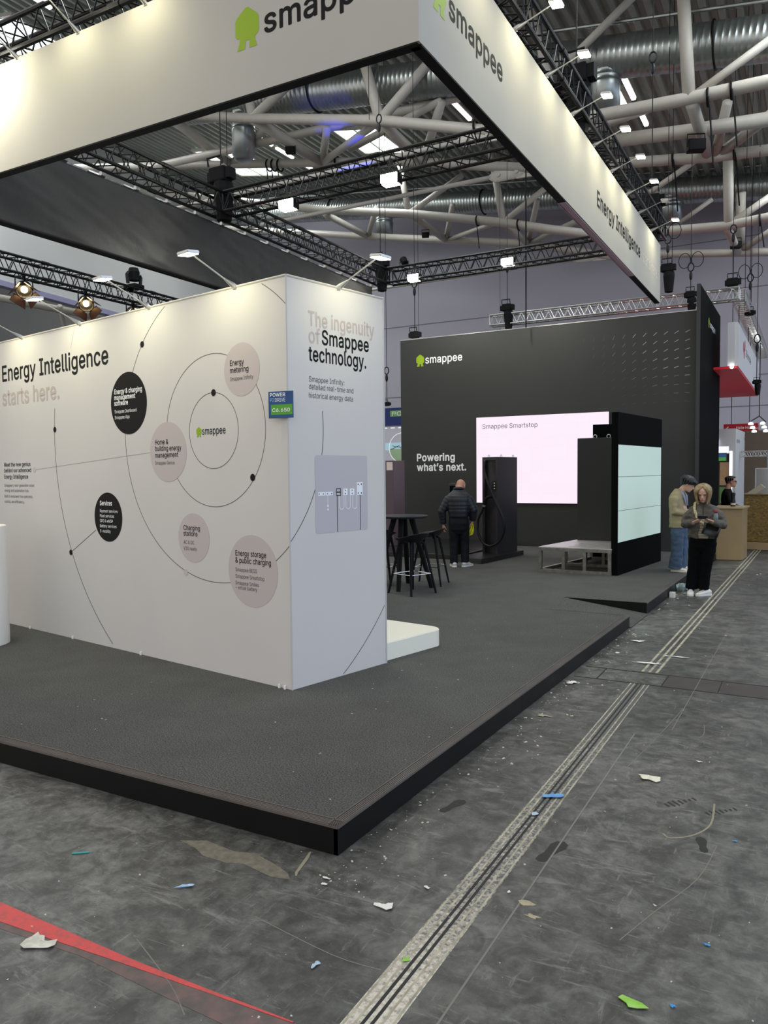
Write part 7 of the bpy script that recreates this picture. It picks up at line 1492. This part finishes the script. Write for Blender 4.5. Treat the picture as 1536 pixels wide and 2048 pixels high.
scrap('tape_strip', 'twisted blue and white tape strip near the platform front', (-2.295, 2.365), .085, .022, mat('tape_blue_white', '#b7cfe0', .5, col2='#6aa0cc', vscale=25), 'tape', 13, .5, ang=.75)
scrap('plastic_scrap', 'pale blue sliver left of the channel near the bottom', (-1.517, 2.19), .026, .045, mat('pale_blue_scrap'  , '#a9bccb', .5), 'plastic scrap', 14, .2)
bm = B(); tube(bm, (-2.965, 2.325, .005), (-2.905, 2.372, .005), .004, 6); solo('plastic_stick', bm, mat('teal_plastic', '#2f9c95', .5), 'thin teal plastic stick left in front of the platform', 'stick', 'litter on the hall floor', base=(-2.93, 2.35, 0))
for i, (x, y, w, h, lab) in enumerate(((-1.519, 8.05, .16, .09, 'white crumpled tissue near the platform ramp'), (-1.27, 7.16, .26, .06, 'long flat white scrap lying across the channel'), (-1.08, 7.53, .20, .05, 'thin white scrap right of the channel beyond the joint'), (-1.70, 6.22, .13, .09, 'white scrap against the platform at the floor joint'), (-1.655, 5.28, .13, .05, 'tan scrap near the platform side'),
        (-1.60, 7.45, .04, .08, 'tiny white scrap between platform and tissue'), (-1.39, 2.835, .03, .02, 'small cream crumb left of the channel'), (-1.074, 2.966, .016, .016, 'small white dot scrap right of the channel'), (-1.81, 2.70, .05, .014, 'cream sliver below the platform corner'), (-1.79, 2.655, .03, .02, 'bluish chip below the platform corner'), (-.563, 4.86, .03, .02, 'small white ring scrap at right'))):
    scrap('paper_scrap', lab, (x, y), w, h, M_tan if 'tan' in lab else M_clean, seed=20+i, crumple=.2)
for i, (x, y, lab) in enumerate(((-.31, 2.967, 'blue chip at the right, larger'), (-.37, 2.565, 'blue chip at the lower right'), (-.288, 3.881, 'blue chip near the right dark scuff'))):
    scrap('plastic_scrap', lab, (x, y), .025, .016, mat('vivid_blue_chip', '#3f8fd0', .5), 'plastic scrap', 40+i, .2)
# flattened leaves stuck on the floor
scrap('dry_leaf', 'flat tan leaf stain right of the channel, upper one', (-.98, 2.92), .075, .05, M_tan, 'leaf', 51, .01, z0=.001)
scrap('dry_leaf', 'flat tan broken leaf right of the channel, lower one', (-.935, 2.845), .07, .03, M_tan, 'leaf', 52, .01, z0=.001)
# paper cup / box and crushed water bottle by the platform
solo('paper_box', bbox(-1.685, -1.615, 11.05, 11.12, .001, .075), M_clean, 'small white cardboard box standing by the platform edge', 'box', base=(-1.65, 11.085, 0))
t = thing('plastic_bottle', 'crushed clear plastic bottle lying beside the woman shoe', 'bottle', (-1.60, 11.75, .0))
mp2 = mat('clear_plastic', '#cfe0de', .12, trans=.75)
bm = B(); path(bm, [(-1.66, 11.66, .062), (-1.64, 11.70, .06), (-1.60, 11.76, .055), (-1.56, 11.83, .058), (-1.545, 11.86, .05), (-1.535, 11.885, .045)], [(.05, .05), (.06, .058), (.05, .045), (.055, .05), (.03, .03), (.016, .016)], 14); obj('bottle_body', bm, mp2, t, smooth=True)
bm = B(); tube(bm, (-1.534, 11.886, .045), (-1.526, 11.904, .044), .018, 12); obj('cap', bm, mat('cap_white', '#e8e8e6', .5), t)
bm = B(); path(bm, [V((-1.61, 11.745, .057))+V((.035*math.cos(a), -.02*math.cos(a), .051*math.sin(a))) for a in [2*PI*i/14 for i in range(14)]], .008, 6, True); obj('bottle_label', bm, mat('label_green', '#8fae9d', .5), t)
# paint: worn red stripe across the floor with a faded twin
ms_ = bpy.data.materials.new('worn_red_paint'); ms_.use_nodes = True; n = ms_.node_tree.nodes; L = ms_.node_tree.links; b = n['Principled BSDF']; b.inputs['Roughness'].default_value = .5
tc = n.new('ShaderNodeTexCoord'); nt = n.new('ShaderNodeTexNoise'); nt.inputs['Scale'].default_value = 18; nt.inputs['Detail'].default_value = 8; nt.inputs['Roughness'].default_value = .75; r_ = n.new('ShaderNodeValToRGB'); r_.color_ramp.elements[0].position = .30; r_.color_ramp.elements[0].color = lin('#7d4a48'); r_.color_ramp.elements[1].position = .52; r_.color_ramp.elements[1].color = lin('#c8413f')
L.new(tc.outputs['Object'], nt.inputs['Vector']); L.new(nt.outputs['Fac'], r_.inputs['Fac']); L.new(r_.outputs['Color'], b.inputs['Base Color'])
bm = B(); prism(bm, [(-4.0, 1.80), (-2.85, 1.822), (-2.50, 1.845), (-2.1, 1.875), (-1.75, 1.898), (-1.42, 1.918), (-1.42, 1.924), (-1.75, 1.913), (-2.1, 1.905), (-2.5, 1.910), (-2.85, 1.915), (-4.0, 1.93)], .0002, .0014)
solo('floor_stripe', bm, ms_, 'worn bright red painted stripe crossing the lower left floor', 'floor marking', base=(-2.5, 1.87, 0))
bm = B(); prism(bm, [(-4.0, 1.70), (-2.3, 1.83), (-1.9, 1.815), (-1.3, 1.80), (-1.25, 1.905), (-1.42, 1.916), (-1.75, 1.897), (-2.1, 1.873), (-2.45, 1.846), (-2.85, 1.82), (-4, 1.79)], .0001, .0010)
solo('floor_stripe', bm, mat('faded_red_paint', '#6d5450', .55, col2='#4d4845', vscale=14), 'faded dusty red band just below the bright stripe', 'floor marking', base=(-2.0, 1.85, 0))
# cement smear in front of the platform
bm = B(); pts = [(-2.62, 2.66), (-2.5, 2.72), (-2.32, 2.70), (-2.22, 2.73), (-2.1, 2.70), (-1.98, 2.66), (-1.94, 2.62), (-2.03, 2.60), (-2.2, 2.63), (-2.28, 2.60), (-2.42, 2.60), (-2.5, 2.64)]
pts = [(x*1.0+.01*noise.noise(V((x*40, y*40, 0))), y) for x, y in pts]; prism(bm, pts, .0002, .0016)
solo('cement_smear', bm, mat('cement_tan', '#6b6557', .9, var=.2, vscale=25), 'rough tan cement smear in front of the platform', 'stain', base=(-2.25, 2.66, 0))
bm = B(); path(bm, smooth_pts([(-.42, 4.28, .001), (-.41, 4.02, .001), (-.47, 3.86, .001), (-.56, 3.78, .001), (-.60, 3.81, .001)]), [(.005, .001)]*17, 6); solo('chalk_curve', bm, mat('tan_scuff', '#8b8470', .8), 'curved tan scuff line at the right of the aisle', 'scuff mark', base=(-.45, 4, 0))
bm = B(); path(bm, [(-2.0, 2.86, .002), (-1.98, 2.80, .002), (-1.95, 2.68, .002), (-1.935, 2.655, .002)], [(.005, .001), (.009, .001), (.007, .001), (.004, .001)], 6); solo('chalk_line', bm, MATS['tan_scuff'], 'short tan scrape at the platform front near its corner', 'scuff mark', base=(-1.96, 2.75, 0))
# dark shoe smudges and pale scratches
M_smudge = mat('dark_smudge', '#161615', .6, var=.4, vscale=30)
for x, y, a, L_, lab in ((-1.02, 3.39, 1.35, .24, 'large dark shoe smudge right of the channel'), (-1.62, 3.62, 1.3, .20, 'faint dark shoe smudge left of the channel'), (-.58, 4.22, .9, .22, 'dark ribbed shoe smudge below the cream scrap'), (-.38, 4.2, .8, .20, 'dark ribbed shoe smudge farther right of the cream scrap'), (-.42, 3.78, 1.8, .16, 'dark rubber scuff beside the curved tan line')):
    bm = B(); R = Matrix.Rotation(a, 3, 'Z'); c_ = V((x, y, 0))
    out_ = [(.5, 0), (.42, .13), (.25, .17), (.05, .13), (-.12, .10), (-.3, .12), (-.45, .10), (-.5, 0), (-.45, -.10), (-.3, -.12), (-.12, -.09), (.05, -.12), (.25, -.16), (.42, -.12)]
    nb = 7 if 'ribbed' in lab else 1
    if nb == 1: prism(bm, [tuple((c_+R @ V((u*L_, v*L_, 0))).xy) for u, v in out_], .0001, .0006)
    else:
        for k in range(nb): u = -.45+k*.14; w_ = .10+.05*math.sin(k); prism(bm, [tuple((c_+R @ V((a_*L_, b_*L_, 0))).xy) for a_, b_ in ((u, -w_), (u+.06, -w_*.9), (u+.08, w_), (u+.02, w_*.9))], .0001, .0006)
    solo('scuff_mark', bm, M_smudge, lab, 'scuff mark', 'dark scuffs on the hall floor', base=c_)
M_scr = mat('pale_scratch', '#77746a', .85)
for pts_, lab in (([(-.93, 4.55), (-.86, 5.2), (-.8, 5.9)], 'long thin pale scratch right of the channel'), ([(-.36, 3.8), (-.40, 3.45), (-.52, 3.1), (-.60, 2.85)], 'pale curving scratch at lower right'), ([(-.62, 5.6), (-.6, 5.4), (-.62, 5.3)], 'short pale scratch beyond the cream scrap'), ([(-2.2, 2.0), (-1.9, 1.87), (-1.75, 1.78)], 'pale curved scratch below the red stripe'), ([(-1.9, 2.33), (-1.5, 2.27), (-1.3, 2.28)], 'faint pale scratch left of the channel')):
    bm = B(); path(bm, smooth_pts([(x, y, .0006) for x, y in pts_]), [(.0022, .0005)]*(4*(len(pts_)-1)+1), 6); solo('scratch', bm, M_scr, lab, 'scuff mark', 'pale scratches on the hall floor', base=(*pts_[0], 0))
# crumbs nobody could count
bm = B(); rnd = random.Random(8)
for i in range(700):
    if i < 260: y = 2.6+rnd.random()**1.4*6; x = xr(y)+.02+abs(rnd.gauss(0, .16))
    elif i < 330: y = rnd.uniform(9.8, 13); x = xr(y)+.04+abs(rnd.gauss(0, .12))
    else: y = 1.6+rnd.random()**1.8*14; x = rnd.uniform(-3.6, .9)
    if y > 2.85 and x < xr(y)+.015: continue
    s = rnd.choice((.0008, .001, .0012, .0016, .0022, .0035))*(.6+.28*y); a = rnd.random()*PI; q = V((x, y, .001)); u = V((math.cos(a), math.sin(a), 0))*s*rnd.uniform(.6, 2); w = V((-math.sin(a), math.cos(a), 0))*s
    vs_ = [bm.verts.new(p) for p in (q-u-w, q+u-w*.6, q+u*.7+w+V((0, 0, s*.5)), q-u*.8+w)]; bm.faces.new(vs_); 
o = solo('floor_crumbs', bm, mat('crumb_white', '#b9b5a6', .8), 'pale crumbs and dust flakes scattered over the aisle floor', 'debris'); o['kind'] = 'stuff'
bm = B()
for i in range(60):
    y = rnd.uniform(3.1, 8); x = rnd.uniform(-4.5, xr(y)-.1)
    if y > 4.3 and x < -3.0: continue
    s = rnd.uniform(.002, .004); a = rnd.random()*PI; u = V((math.cos(a), math.sin(a), 0))*s*2; w = V((-math.sin(a), math.cos(a), 0))*s; q = V((x, y, P+.002))
    bm.faces.new([bm.verts.new(p) for p in (q-u-w, q+u-w, q+u+w, q-u+w)])
o = solo('carpet_lint', bm, MATS['crumb_white'], 'tiny white lint specks on the charcoal carpet', 'debris'); o['kind'] = 'stuff'
